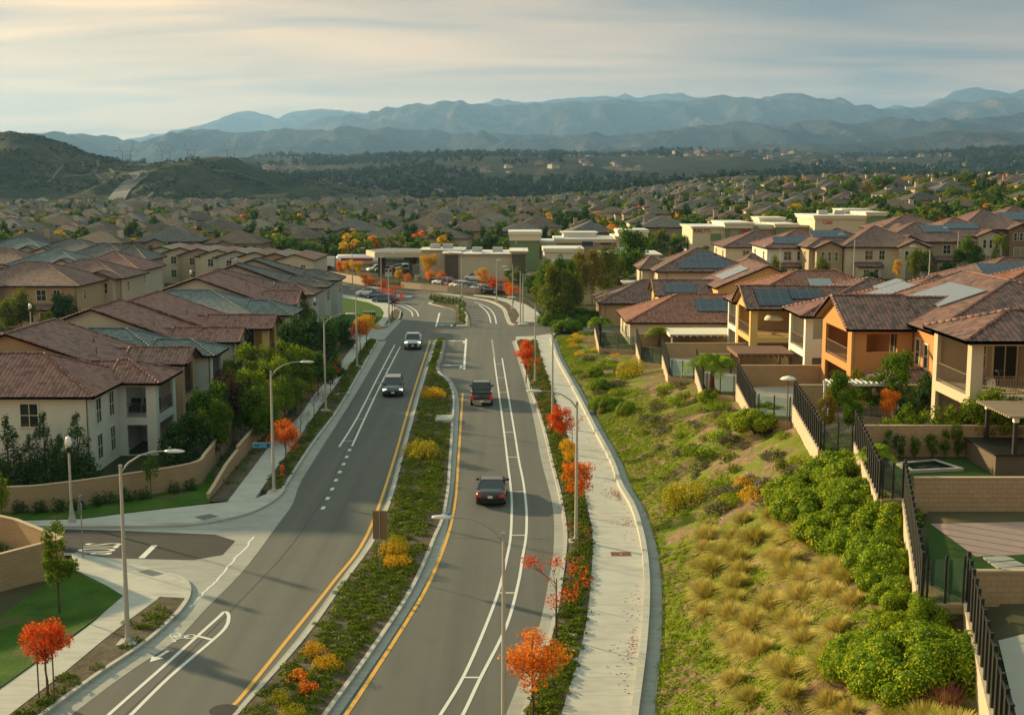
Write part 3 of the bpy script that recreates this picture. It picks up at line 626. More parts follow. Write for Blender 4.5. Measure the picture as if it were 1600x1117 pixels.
    A = [(772, 560), (783, 640), (788, 678), (793, 720), (797, 752), (799.5, 780), (799.5, 805), (798, 836), (794, 862), (780, 920), (758, 980), (725, 1055), (687.6, 1117), (660, 1157)]
    B = [(784.6, 560), (798, 640), (805, 682), (811, 720), (817.5, 752), (821.8, 786), (823, 811), (821.7, 840), (816.6, 870), (810, 910), (791.6, 977), (750, 1060), (722.7, 1117), (700, 1150)]
    line(A, 0.15); line(B, 0.15); ca, cb = curve(A), curve(B)
    for py in (569, 590, 613, 640, 675, 714, 768, 836, 926, 1058): y = at(0, py)[1]; w.face([(float(ca(y)), y - .07, .0095), (float(cb(y)), y - .07, .0095), (float(cb(y)), y + .07, .0095), (float(ca(y)), y + .07, .0095)])
    C, D = [(530, 698), (557.8, 653), (590, 590), (616.7, 539)], [(550, 697), (583, 625.5), (607, 577), (625.5, 541.5)]
    line(C, 0.15); line(D, 0.15); ca, cb = curve(C), curve(D)
    for py in (689, 655, 623.5, 598, 576.6, 558): y = at(0, py)[1]; w.face([(float(ca(y)), y - .06, .0095), (float(cb(y)), y - .06, .0095), (float(cb(y)), y + .06, .0095), (float(ca(y)), y + .06, .0095)])
    for x, y in ((505, 793.4), (512, 778.4), (519, 763.9), (525, 750.1), (531, 737.3), (537, 725), (541.7, 713.7), (546, 703)):
        q = at(x, y); w.face([(q[0] - .12, q[1] - .35, .009), (q[0] + .12, q[1] - .35, .009), (q[0] + .12, q[1] + .35, .009), (q[0] - .12, q[1] + .35, .009)])
    for k in range(9):
        q = at(768.8 + 3.6 * k / 8, 532 + 26 * k / 8); w.face([(q[0] - .1, q[1] - .4, .009), (q[0] + .1, q[1] - .4, .009), (q[0] + .1, q[1] + .4, .009), (q[0] - .1, q[1] + .4, .009)])
    line([(135, 1151), (169, 1117), (262, 1035), (347, 959)], 0.17); line([(356.5, 972), (350, 983), (332, 1000), (265, 1057), (204, 1117), (170, 1150)], 0.17); line([(344, 961.5), (350, 956), (355, 957), (357.5, 963), (356, 974)], 0.17, w, 0.0105)
    a, b = at(310, 993.5), at(334, 1000); w.face([(a[0], a[1] - .1, .0095), (b[0], b[1] - .1, .0095), (b[0], b[1] + .1, .0095), (a[0], a[1] + .1, .0095)])
    line([(728.5, 529.5), (726.5, 556), (725.3, 577)], 0.26); line([(686.7, 489), (684, 500), (681, 510.6)], 0.26)
    line([(748.5, 476.5), (756, 482.5), (763.5, 491.5), (767, 505)], 0.2); line([(741, 472), (753, 476), (765, 482.5), (772.5, 493), (775.5, 506)], 0.2)
    line([(613, 475), (625, 477.5), (634, 481.5), (642.6, 487), (645, 494.6)], 0.2); line([(620, 473), (634, 476.5), (643.5, 481.5), (651, 487), (654, 494.6)], 0.2)
    st(w.build('lane_lines', M_['white'])); st(ye.build('median_edge_lines', M_['yellow']))
    def arrow(px, py, kind, sc=1.0, rz=0.0):
        cx, cy = at(px, py); m = MB(); c_, s_ = math.cos(rz), math.sin(rz)
        tr = lambda p: (cx + (p[0] * c_ - p[1] * s_) * sc, cy + (p[0] * s_ + p[1] * c_) * sc, .011)
        if kind == 'left':
            m.face([tr(p) for p in ((.55, -1.4), (.8, -1.4), (.8, .3), (.55, .3))]); m.face([tr(p) for p in ((.8, .3), (.8, .65), (-.35, .65), (-.35, .3))]); m.face([tr(p) for p in ((-.35, .05), (-.35, .9), (-1.2, .475))])
        else:
            m.face([tr(p) for p in ((-.12, -.9), (.12, -.9), (.12, .15), (-.12, .15))]); m.face([tr(p) for p in ((-.42, .15), (.42, .15), (0, .95))])
        return m.build('lane_arrow', M_['white'])
    st(arrow(709, 572, 'left', 1.25)); st(arrow(715.5, 533.5, 'left', 1.25)); st(arrow(697, 508, 'left', 1.2)); st(arrow(249, 1025, 'straight', 0.75, R(180 - 18)))
    # bicycle symbol
    cx, cy = at(285, 993); m = MB(); rz = R(180 - 16); c_, s_ = math.cos(rz), math.sin(rz); tr = lambda x, y: (cx + (x * c_ - y * s_) * .62, cy + (x * s_ + y * c_) * .62)
    for ox in (-.62, .62): ribbon(m, [tr(ox + .36 * math.cos(t), .36 * math.sin(t) * 1.1) for t in np.linspace(0, 2 * math.pi, 15)], .08, .014)
    for q in ([(-.62, 0), (-.15, .55), (.42, .5), (.62, 0)], [(-.15, .55), (.1, -.02), (-.62, 0)], [(.1, -.02), (.42, .5), (.5, .75)], [(-.15, .55), (.05, .95), (.4, .8)]): ribbon(m, [tr(*p) for p in q], .07, .0145)
    ribbon(m, [tr(-.02 + .1 * math.cos(t), 1.18 + .12 * math.sin(t)) for t in np.linspace(0, 2 * math.pi, 9)], .09, .014); st(m.build('bicycle_symbol', M_['white']))
    # STOP word and bar on the side street (read by a driver coming out of it)
    t = bpy.data.curves.new('stop_word', 'FONT'); t.body = 'STOP'; t.size = 1.0; t.align_x = 'CENTER'; t.align_y = 'CENTER'
    o = bpy.data.objects.new('stop_word_source', t); COL.objects.link(o); bpy.context.view_layer.update()
    me = bpy.data.meshes.new_from_object(o.evaluated_get(bpy.context.evaluated_depsgraph_get())); bpy.data.objects.remove(o); me.name = 'stop_word'; me.materials.append(M_['white'])
    o = st(link(bpy.data.objects.new('stop_word', me))); q = at(150, 857.5); o.location = (q[0], q[1], .016); o.rotation_euler = (0, 0, R(-90)); o.scale = (0.95, 3.0, 1)
    a, b, c, d = gp([(216, 872), (226, 872), (246, 852), (237, 852)]); m = MB(); m.face([(*a, .016), (*b, .016), (*c, .016), (*d, .016)]); st(m.build('stop_bar', M_['white']))
    # islands beyond the crossing
    isl = gp([(669, 475), (690, 479.7), (705, 482.7), (713, 488.5), (714.5, 498), (712.5, 511), (731, 511), (730.5, 494), (726, 485.5), (709.5, 475.5), (690, 469.5), (674, 469)])
    m = MB(); m.prism(isl, -.1, .15); st(m.build('island_kerb', M_['kerb'])); c = np.mean(isl, axis=0); m = MB(); m.prism([tuple(c + (np.array(p) - c) * np.array([.86, .93])) for p in isl], .1, .17); st(m.build('island_bed', M_['mulch']))
    m = MB(); m.prism(gp([(560, 461), (600, 464.5), (640, 466), (646, 464.3), (640, 463), (600, 460)]), -.1, .15); st(m.build('far_island', M_['kerb']))
    # crossing corners beyond the straight block
    m = MB(); m.prism(gp([(600, 509.7), (609.7, 508), (623, 497), (625, 487), (620, 483.5), (611.6, 488), (608, 498)]), -.1, .14); st(m.build('far_corner_bed', M_['mulch']))
    m = MB(); m.prism(gp([(584, 511), (600, 511), (609.7, 509.3), (625, 497.5), (627, 487), (619.5, 481.7), (604, 474), (580, 468.7), (550, 463.2), (490, 455.2), (488, 458), (548, 467), (578, 473.5), (594, 480), (600, 489), (597, 498)]), -.1, .12); st(m.build('far_corner_pavement', M_['concrete']))
    m = MB(); m.prism(gp([(584, 510), (597, 497.5), (599, 489), (593, 480.5), (577, 474), (548, 467.5), (500, 460), (500, 510)]), -.1, .11); st(m.build('far_corner_lawn', M_['lawn']))
    m = MB(); m.prism(gp([(520, 513), (584, 513), (590, 515), (604, 513), (622, 500), (628, 500), (600, 531), (592, 531), (578, 529), (560, 530.5), (520, 530.5)]), -.1, .006); st(m.build('far_side_apron', M_['gutter']))
    m = MB(); ribbon(m, smooth_path(gp([(850, 507.3), (825, 508), (800, 507.5), (792.5, 496), (788, 484), (777.5, 476.2), (762, 470.3), (742, 466.8), (720, 463.3), (690, 459.3), (660, 457.4), (645, 457.3), (593, 452.8), (551, 448.3), (508, 440.8), (440, 431)]), 4), .55, .15, -.1); st(m.build('far_kerb', M_['kerb']))
    m = MB(); ribbon(m, smooth_path(gp([(815, 507), (803, 496), (796, 483), (785, 474.5), (765, 468), (742, 464.3), (690, 457), (640, 454.8), (551, 445.8), (440, 428)]), 4), 1.8, .125, -.1); st(m.build('far_verge', M_['mulch']))
    m = MB(); m.prism(gp([(806, 504.5), (856, 504.5), (838, 487), (822, 477), (800, 469.5), (770, 464), (740, 461.5), (740, 463), (770, 467), (792, 474), (806, 484), (812, 493)]), -.1, .13); st(m.build('far_pavement', M_['concrete']))
    m = MB(); m.prism(gp([(806, 527.5), (836, 526.5), (868, 521.5), (862, 530), (840, 533), (807, 533)]), -.1, .13); st(m.build('corner_pavement_right', M_['concrete']))
    m = MB(); ry = np.linspace(30, 150, 40)
    for f_, o_, w_ in ((ML0, -4.2, .03),): ribbon(m, [(float(f_(y)) + o_ + .06 * math.sin(y * 1.7), float(y)) for y in ry], w_, .006)
    for y in (71, 97, 121): ribbon(m, [(float(MR1(y)) + .2 + (float(RG(y)) - float(MR1(y)) - .3) * u, y + .12 * math.sin(u * 9 + y) - .25 * u) for u in np.linspace(0, 1, 9)], .028, .0062)
    st(m.build('road_cracks', M_['new_asphalt']))
    # small covers
    for px, py, w_, h_, mt, nm, lb, cat in ((687, 515, .9, 1.6, 'rust_plate', 'manhole_cover', 'square dark cover in the asphalt at the tip of the median', 'manhole'), (350, 1109, .95, 1.0, 'new_asphalt', 'manhole_cover', 'round worn manhole cover in the nearest lane', 'manhole')):
        x, y = at(px, py); m = MB()
        if py > 1000: m.prism([(x + w_ * .6 * math.cos(t), y + w_ * .6 * math.sin(t)) for t in np.linspace(0, 2 * math.pi, 21)[:-1]], 0, .012)
        else: m.box(x - w_ / 2, x + w_ / 2, y - h_ / 2, y + h_ / 2, 0, .012)
        tag(m.build(nm, M_[mt]), lb, cat)
    x, y = at(970, 869); m = MB(); m.box(x - .55, x + .55, y - .38, y + .38, .10, .146); o = thing('drain_grate', 'rusty rectangular drain plate set in the right pavement', 'drain cover', (x, y, 0.1)); m.build('plate', M_['rust_plate'], o)
    [(lambda m: (m.box(x - .05, x + .05, y + d, y + d + .08, .146, .152), m.build('lifting_lug', M_['palepole'], o)))(MB()) for d in (-.16, .08)]
    for i, (px, py, w_, d_, lb) in enumerate(((694, 656, 1.45, 2.3, 'pale concrete pad in the median beside the right kerb'), (533, 615, 1.6, 1.2, 'pale concrete pad crossing the left planting strip'), (888, 993, .75, .45, 'grey utility box lid in the strip, nearest the bare red tree'), (894, 1014, .7, .35, 'grey utility box lid in the strip, middle of three'), (893, 1030, .5, .3, 'small grey utility box lid behind the big orange tree'), (344, 768, 1.0, .6, ''))):
        if not lb: continue
        x, y = at(px, py, .13); m = MB(); m.box(x - w_ / 2, x + w_ / 2, y - d_ / 2, y + d_ / 2, .05, .36 if i == 0 else .18); tag(m.build('concrete_pad' if i < 2 else 'utility_box', M_['concrete']), lb, 'concrete pad' if i < 2 else 'utility box')
# ------------------------------------------------------------------ hills, valley and mountains
class Range:
    def __init__(s, prof, Yc, wf, wb, amp, freq, seed, base=0.0, fpow=1.0, ridge=True):
        P = [at_y(x, y, Yc) for x, y in prof]; s.X = np.array([p[0] for p in P]); s.Z = np.array([p[2] for p in P])
        s.Yc, s.wf, s.wb, s.amp, s.freq, s.seed, s.base, s.fpow, s.ridge = Yc, wf, wb, amp, freq, seed, base, fpow, ridge
    def h(s, X, Y):
        crest = np.interp(X, s.X, s.Z); yc = s.Yc + 0.08 * s.wf * fbm(X * s.freq * .35, X * 0 + 3.3, 2, s.seed + 9)
        t = np.where(Y < yc, 1 - (yc - Y) / s.wf, 1 - (Y - yc) / s.wb); t = np.clip(t, 0, 1)
        sh = np.where(Y < yc, t ** s.fpow, ss(0, 1, t)); n = fbm(X * s.freq, Y * s.freq * 0.55, 5, s.seed, s.ridge)
        crest = crest + s.amp * .22 * fbm(X * s.freq * 2.3, X * 0 + 1.7, 4, s.seed + 5, True) - s.amp * .08
        return s.base + (crest - s.base) * sh + s.amp * (n - 0.25) * np.sin(np.pi * np.clip(t, 0, 1) ** 1.2) + s.amp * 0.07 * n * sh
    def mesh(s, name, mat, nx, ny):
        xs = np.linspace(s.X[0], s.X[-1], nx); ys = np.concatenate([np.linspace(s.Yc - s.wf * 1.2, s.Yc + s.wf * .2, ny), np.linspace(s.Yc + s.wf * .2, s.Yc + s.wb * 1.2, ny // 3)[1:]])
        return sheet(name, xs, ys, s.h, mat)
    def hit(s, px, py, y0=None, y1=None):
        for Y in np.arange(y0 or s.Yc - s.wf, y1 or s.Yc + s.wb, 4.0):
            p = at_y(px, py, Y)
            if p[2] <= float(s.h(np.array([p[0]]), np.array([Y]))[0]): return p
        return None
HILL = Range([(-260, 205), (-80, 212), (0, 207), (22, 208), (45, 213), (80, 225), (110, 236), (150, 246), (190, 258), (235, 257), (280, 252), (320, 247), (345, 249), (372, 261), (400, 266), (440, 277), (500, 291), (560, 305), (625, 320), (680, 336)], 1250, 300, 420, 11, 0.012, 11, base=-3, fpow=0.85)
VAL = Range([(-300, 260), (200, 262), (380, 252), (450, 246), (520, 249), (600, 246), (700, 243), (800, 241), (870, 243), (940, 246), (1010, 240), (1060, 235), (1100, 237), (1160, 242), (1210, 237), (1250, 241), (1290, 248), (1340, 245), (1420, 242), (1500, 239), (1600, 234), (1900, 238)], 3300, 2000, 1400, 26, 0.0028, 21, base=-6, fpow=0.8)
DRY = Range([(1020, 316), (1080, 294), (1150, 274), (1220, 263), (1300, 259), (1350, 263), (1400, 269), (1480, 267), (1560, 263), (1640, 262), (1900, 258)], 2250, 620, 600, 15, 0.005, 31, base=-8, fpow=0.75)
def build_hills():
    HILL.mesh('near_hills', M_['chaparral'], 260, 90); VAL.mesh('valley_hills', M_['valley'], 300, 110); DRY.mesh('dry_hills', M_['valley'], 160, 60)
    Range([(500, 262), (860, 243), (920, 236), (1000, 233), (1080, 231), (1150, 228), (1200, 229), (1300, 225), (1400, 216), (1480, 207), (1550, 206), (1600, 210), (1900, 206)], 5200, 1100, 900, 62, 0.0030, 41, base=20).mesh('brown_foothills', M_['rock'], 260, 70)
    Range([(-300, 236), (60, 226), (85, 217), (105, 209), (125, 208), (150, 213), (190, 219), (230, 219), (300, 209), (360, 207), (400, 211), (440, 209), (470, 207), (520, 203), (560, 201), (620, 209), (680, 208), (760, 211), (800, 208), (880, 216), (960, 215), (1000, 210), (1080, 201), (1150, 191), (1220, 194), (1260, 189), (1330, 192), (1400, 187), (1460, 193), (1520, 184), (1600, 181), (1900, 176)], 7600, 2000, 1600, 135, 0.0024, 51, base=40).mesh('front_mountains', M_['rock'], 360, 90)
    Range([(300, 250), (400, 214), (450, 199), (500, 181), (520, 179), (560, 181), (600, 173), (660, 163), (700, 161), (740, 163), (800, 164), (860, 163), (950, 159), (1050, 155), (1120, 153), (1180, 154), (1200, 149), (1230, 148), (1280, 152), (1330, 159), (1360, 166), (1400, 169), (1450, 168), (1490, 161), (1530, 159), (1600, 149), (1900, 150)], 11500, 2800, 2400, 215, 0.0017, 61, base=60).mesh('middle_mountains', M_['rock'], 360, 90)
    Range([(140, 240), (230, 222), (280, 212), (330, 195), (370, 178), (395, 175), (420, 182), (432, 185), (445, 178), (480, 175), (520, 173), (600, 174), (640, 168), (700, 164), (740, 163), (760, 157), (795, 152), (820, 157), (850, 158), (900, 155), (960, 150), (1000, 150), (1035, 145), (1060, 150), (1090, 153), (1150, 158), (1300, 170), (1380, 168), (1420, 166), (1480, 155), (1500, 145), (1525, 141), (1550, 142), (1575, 147), (1600, 139), (1900, 150)], 15500, 3200, 3000, 230, 0.0014, 71, base=80).mesh('far_mountains', M_['rock'], 360, 80)
    # bare tracks and the road over the saddle
    m = MB(); tr = [[(152, 253), (153, 262), (149, 270), (140, 274), (125, 277), (98, 280)], [(149, 273), (160, 283)], [(171, 265), (177, 272), (175, 279), (166, 286)], [(100, 260), (88, 273), (76, 288)], [(128, 254), (132, 266)], [(196, 345), (209, 322), (225, 313), (240, 302)], [(215, 331), (225, 322), (233, 318)], [(330, 268), (360, 270), (400, 282), (430, 292)]]
    def drape(path, w, lift, mb):
        P = [p for p in (HILL.hit(*q) for q in smooth_path(path, 4)) if p]
        for (a, b) in zip(P, P[1:]):
            d = Vector((b[0] - a[0], b[1] - a[1], 0)); 
            if d.length < .1: continue
            s = Vector((-d.y, d.x, 0)).normalized() * w / 2; q = []
            for p, sg in ((a, -1), (b, -1), (b, 1), (a, 1)): x, y = p[0] + s.x * sg, p[1] + s.y * sg; q.append((x, y, float(HILL.h(np.array([x]), np.array([y]))[0]) + lift))
            mb.face(q if (q[1][0] - q[0][0]) * (q[3][1] - q[0][1]) - (q[1][1] - q[0][1]) * (q[3][0] - q[0][0]) > 0 else q[::-1])
    for t in tr: drape(t, 2.6, 0.7, m)
    tag(m.build('hill_tracks', M_['earth']), kind='structure')
    m = MB(); drape([(164, 345), (172, 330), (184, 311), (197, 295), (208, 285), (216, 279), (220, 275.5), (213, 272)], 14, 1.2, m); tag(m.build('saddle_road', M_['asphalt']), kind='structure')
# ------------------------------------------------------------------ houses
def panel(mb, p0, p1, z0, z1, holes=(), t=0.22):
    """A wall from p0 to p1 (outer face on its right-hand side) with rectangular holes (u0, u1, z0, z1)."""
    p0, p1 = Vector((*p0, 0)), Vector((*p1, 0)); L = (p1 - p0).length; d = (p1 - p0) / L; n = Vector((d.y, -d.x, 0))
    us = sorted({0.0, L, *[h[0] for h in holes], *[h[1] for h in holes]}); zs = sorted({z0, z1, *[h[2] for h in holes], *[h[3] for h in holes]})
    us = [u for u in us if -1e-6 <= u <= L + 1e-6]; zs = [z for z in zs if z0 - 1e-6 <= z <= z1 + 1e-6]
    sol = [[not any(h[0] < (us[i] + us[i + 1]) / 2 < h[1] and h[2] < (zs[j] + zs[j + 1]) / 2 < h[3] for h in holes) for j in range(len(zs) - 1)] for i in range(len(us) - 1)]
    P = lambda u, z, k: (p0 + d * u - n * (t * k)) + Vector((0, 0, z))
    for i in range(len(us) - 1):
        for j in range(len(zs) - 1):
            if not sol[i][j]: continue
            a, b, c, e = us[i], us[i + 1], zs[j], zs[j + 1]; uv = [(a, c), (b, c), (b, e), (a, e)]
            mb.face((P(a, c, 0), P(b, c, 0), P(b, e, 0), P(a, e, 0)), 0, uv); mb.face((P(b, c, 1), P(a, c, 1), P(a, e, 1), P(b, e, 1)), 0, uv)
            ok = lambda ii, jj: 0 <= ii < len(us) - 1 and 0 <= jj < len(zs) - 1 and sol[ii][jj]
            if not ok(i - 1, j): mb.face((P(a, c, 1), P(a, c, 0), P(a, e, 0), P(a, e, 1)))
            if not ok(i + 1, j): mb.face((P(b, c, 0), P(b, c, 1), P(b, e, 1), P(b, e, 0)))
            if not ok(i, j - 1): mb.face((P(a, c, 1), P(b, c, 1), P(b, c, 0), P(a, c, 0)))
            if not ok(i, j + 1): mb.face((P(a, e, 0), P(b, e, 0), P(b, e, 1), P(a, e, 1)))
def cap_chain(mb, a, b, r=0.13, step=0.42):
    """Overlapping half-round ridge tiles from a to b."""
    a, b = Vector(a), Vector(b); L = (b - a).length; n = max(1, int(L / step)); d = (b - a) / n
    sx = d.cross(Vector((0, 0, 1))).normalized(); up = sx.cross(d).normalized()
    for k in range(n):
        p, q = a + d * k, a + d * (k + 1.06); rings = []
        for c, rr, lift in ((p, r * 1.12, .0), (q, r * 0.86, -.015)):
            rings.append([c + sx * (rr * math.cos(t)) + up * (rr * .85 * math.sin(t) + lift) for t in (math.pi, math.pi * .72, math.pi * .5, math.pi * .28, 0)])
        for i in range(4): mb.face((rings[0][i], rings[0][i + 1], rings[1][i + 1], rings[1][i]))
        mb.face(rings[0])
class House:
    def __init__(s, label, wall, roof, org, base, group=None, name='house', detail=True, cat='house', trim='trim'):
        s.root = thing(name, label, cat, (org[0], org[1], base), 0, group); s.base = base; s.wm, s.rm, s.trim = wall, roof, trim
        s.W, s.Rf, s.C, s.Fa, s.So = MB(), MB(), MB(), MB(), MB(); s.W2 = {}; s.todo = []; s.detail = detail; s.rails = MB()
    def wall_mb(s, mat=None):
        return s.W if mat is None or mat == s.wm else s.W2.setdefault(mat, MB())
    def roof(s, x0, x1, y0, y1, ze, axis='x', ends='hh', pitch=0.36, over=0.5, mat=None):
        X0, X1, Y0, Y1 = x0 - over, x1 + over, y0 - over, y1 + over; zl = ze - over * pitch
        if axis == 'y': X0, X1, Y0, Y1 = Y0, Y1, X0, X1          # work in swapped axes, swap back on output
        h = (Y1 - Y0) / 2; ym = (Y0 + Y1) / 2; L = X1 - X0; hk = min(h, L / 2 - .02) if ends == 'hh' else h
        zr = zl + h * pitch; r0 = X0 + (hk if ends[0] == 'h' else 0); r1 = X1 - (hk if ends[1] == 'h' else 0)
        sw = (lambda p: (p[1], p[0], p[2])) if axis == 'y' else (lambda p: p)
        A, B, C, D = (X0, Y0, zl), (X1, Y0, zl), (X1, Y1, zl), (X0, Y1, zl); R0, R1 = (r0, ym, zr), (r1, ym, zr)
        sl = math.hypot(h, zr - zl)
        def put(pts, ax):                                                   # ax: direction of the eave in plan
            o = Vector(pts[0]); uv = []
            for p in pts:
                v = Vector(p) - o; u = v.dot(ax); w = math.sqrt(max(v.length_squared - u * u, 0)); uv.append((u + o.x * abs(ax.x) + o.y * abs(ax.y), w))
            q = [sw(p) for p in pts]
            if axis == 'y': q, uv = q[::-1], uv[::-1]
            s.Rf.face(q, 0, uv); lo = [(p[0], p[1], p[2] - .17) for p in q]; s.So.face(lo[::-1])
        put((A, B, R1, R0), Vector((1, 0, 0))); put((C, D, R0, R1), Vector((-1, 0, 0)))
        edges = [(A, B), (C, D)]
        if ends[0] == 'h': put((D, A, R0), Vector((0, -1, 0))); edges.append((D, A))
        else: edges += [(A, R0), (R0, D)]
        if ends[1] == 'h': put((B, C, R1), Vector((0, 1, 0))); edges.append((B, C))
        else: edges += [(B, R1), (R1, C)]
        for a, b in edges:
            a, b = Vector(sw(a)), Vector(sw(b)); s.Fa.face((a, b, b - Vector((0, 0, .175)), a - Vector((0, 0, .175)))); s.Fa.face((b, a, a - Vector((0, 0, .175)), b - Vector((0, 0, .175))))
        if s.detail:
            lift = lambda p: (*sw(p)[:2], p[2] + .02); cap_chain(s.C, lift(R0), lift(R1))
            for k, e, (p, q), rr in ((0, ends[0], (A, D), R0), (1, ends[1], (B, C), R1)):
                cap_chain(s.C, lift(p), lift(rr)); cap_chain(s.C, lift(q), lift(rr))
        return dict(zr=zr, r0=sw(R0), r1=sw(R1), ym=ym, zl=zl, X0=X0, X1=X1, axis=axis, h=h, pitch=pitch)
    def wing(s, x0, x1, y0, y1, ze, axis='x', ends='hh', pitch=0.36, over=0.5, z0=None, wall=None, roof=True):
        z0 = s.base - 0.6 if z0 is None else z0; mb = s.wall_mb(wall)
        mb.box(x0, x1, y0, y1, z0, ze, bottom=False)
        if not roof: return
        h = ((y1 - y0) if axis == 'x' else (x1 - x0)) / 2
        for k, e in enumerate(ends):
            if e != 'g': continue
            if axis == 'x': x = (x0, x1)[k]; q = ((x, y1, ze), (x, y0, ze), (x, (y0 + y1) / 2, ze + h * pitch - .04)); mb.face(q if k == 0 else q[::-1], 0, [(p[1], p[2]) for p in q])
            else: y = (y0, y1)[k]; q = ((x0, y, ze), (x1, y, ze), ((x0 + x1) / 2, y, ze + h * pitch - .04)); mb.face(q if k == 0 else q[::-1], 0, [(p[0], p[2]) for p in q])
        return s.roof(x0, x1, y0, y1, ze, axis, ends, pitch, over)
    def loggia(s, x0, x1, y0, y1, ze, floor, axis='x', ends='hg', pitch=0.36, over=0.5, wall=None, sides='swn', post=0.55, sill=0.0, head=0.45, lower=True, rail=True, solid=''):
        """A two-storey porch block: openings in the named sides, balcony floor at z = floor, railings."""
        z0 = s.base - 0.6; mb = s.wall_mb(wall); e = 0.012
        for sd, (p0, p1) in (('s', ((x0 + e, y0), (x1 - e, y0))), ('e', ((x1, y0 + e), (x1, y1 - e))), ('n', ((x1 - e, y1), (x0 + e, y1))), ('w', ((x0, y1 - e), (x0, y0 + e)))):
            L = math.hypot(p1[0] - p0[0], p1[1] - p0[1]); hs = []
            if sd in sides:
                po = min(post, L * .25)
                hs.append((po, L - po, floor + (sill if sd not in solid else .95), ze - head))
                if lower: hs.append((po, L - po, s.base + 0.05, floor - .55))
                if rail and sd not in solid:
                    d = Vector((p1[0] - p0[0], p1[1] - p0[1], 0)) / L; n = Vector((d.y, -d.x, 0)); a = Vector((*p0, 0)) + d * po - n * .1; b = Vector((*p0, 0)) + d * (L - po) - n * .1
                    zt = floor + 1.05
                    for z in (zt, floor + .14): s.rails.bar((*a[:2], z), (*b[:2], z), .045, .045)
                    k = max(2, int((b - a).length / .14))
                    for i in range(k + 1): q = a + (b - a) * (i / k); s.rails.bar((q.x, q.y, floor + .14), (q.x, q.y, zt), .018, .018)
            panel(mb, p0, p1, z0, ze, hs)
        mb.box(x0 + .23, x1 - .23, y0 + .23, y1 - .23, floor - .25, floor - .004)
        h = ((y1 - y0) if axis == 'x' else (x1 - x0)) / 2
        for k, en in enumerate(ends):
            if en != 'g': continue
            if axis == 'x': x = (x0, x1)[k]; q = ((x, y1, ze), (x, y0, ze), (x, (y0 + y1) / 2, ze + h * pitch - .04)); mb.face(q if k == 0 else q[::-1])
            else: y = (y0, y1)[k]; q = ((x0, y, ze), (x1, y, ze), ((x0 + x1) / 2, y, ze + h * pitch - .04)); mb.face(q if k == 0 else q[::-1])
        return s.roof(x0, x1, y0, y1, ze, axis, ends, pitch, over)
    def window(s, side, c, u, zb, w, h, kind='window', mull=1, mat='trim', bars=True):
        """A framed window on the wall whose outer face lies at c; u: centre along the wall; zb: sill height."""
        s.todo.append((side, c, u, zb, w, h, kind, mull, mat))
    def _window(s, side, c, u, zb, w, h, kind, mull, mat):
        sg = {'s': -1, 'n': 1, 'w': -1, 'e': 1}[side]
        def bx(mb, a0, a1, z0, z1, d0, d1):
            d0, d1 = sorted((c + sg * d0, c + sg * d1))
            if side in 'sn': mb.box(a0, a1, d0, d1, z0, z1)
            else: mb.box(d0, d1, a0, a1, z0, z1)
        f, g = MB(), MB(); b = .09; a0, a1 = u - w / 2, u + w / 2; z0, z1 = zb, zb + h
        bx(f, a0 - b, a0, z0 - b, z1 + b, 0.003, .075); bx(f, a1, a1 + b, z0 - b, z1 + b, 0.003, .075); bx(f, a0, a1, z1, z1 + b, 0.003, .073); bx(f, a0 - .02, a1 + .02, z0 - b, z0, 0.003, .095)
        for k in range(1, mull + 1):
            m = a0 + w * k / (mull + 1); bx(f, m - .025, m + .025, z0, z1, .003, .06)
        if kind == 'window': bx(f, a0, a1, (z0 + z1) / 2 - .025, (z0 + z1) / 2 + .025, .003, .055)
        fo = f.build(kind, M_[mat], s.root); bx(g, a0, a1, z0, z1, 0.002, .03); g.build('pane' if kind in ('window', 'glass_door') else 'panel', M_['glass' if kind in ('window', 'glass_door') else 'w_taupe'], fo)
    def solar(s, x0, x1, t0, t1, rf, face, mat='solar'):
        """Panels on a roof plane: along the eave x0..x1, up the slope fractions t0..t1. face: 's','n' for ridge along x, 'w','e' for ridge along y."""
        m = MB(); zl, zr, h, ym = rf['zl'], rf['zr'], rf['h'], rf['ym']; sg = -1 if face in 'sw' else 1; al = math.atan(rf['pitch']); L = h / math.cos(al)
        def P(u, t, k):
            d = h * (1 - t); y = ym + sg * d + sg * k * math.sin(al); z = zl + (zr - zl) * t + k * math.cos(al)
            return (u, y, z) if rf['axis'] == 'x' else (y, u, z)
        q = [P(x0, t0, .13), P(x1, t0, .13), P(x1, t1, .13), P(x0, t1, .13)]; uv = [(x0, t0 * L), (x1, t0 * L), (x1, t1 * L), (x0, t1 * L)]
        lo = [P(x0, t0, .04), P(x1, t0, .04), P(x1, t1, .04), P(x0, t1, .04)]
        fl = (Vector(q[1]) - Vector(q[0])).cross(Vector(q[2]) - Vector(q[0])).z < 0
        m.face(q[::-1] if fl else q, 0, uv[::-1] if fl else uv)
        for i in range(4): j = (i + 1) % 4; m.face((lo[i], lo[j], q[j], q[i]))
        m.build('solar_panel', M_[mat], s.root)
    def vent(s, x, y, z, r=.05, h=.35):
        m = MB(); m.tube([(x, y, z - .25), (x, y, z + h)], r, 6); m.build('vent_pipe', M_['fascia'], s.root)
    def chimney(s, x, y, z0, z1, w=.9, d=.7):
        m = MB(); m.box(x - w / 2, x + w / 2, y - d / 2, y + d / 2, z0, z1 - .12); m.box(x - w / 2 - .1, x + w / 2 + .1, y - d / 2 - .1, y + d / 2 + .1, z1 - .12, z1); m.box(x - .2, x + .2, y - .2, y + .2, z1, z1 + .25)
        m.build('chimney', M_[s.wm], s.root)
    def downpipe(s, x, y, z1): m = MB(); m.bar((x, y, s.base - .2), (x, y, z1), .065, .055); m.build('downpipe', M_['fascia'], s.root)
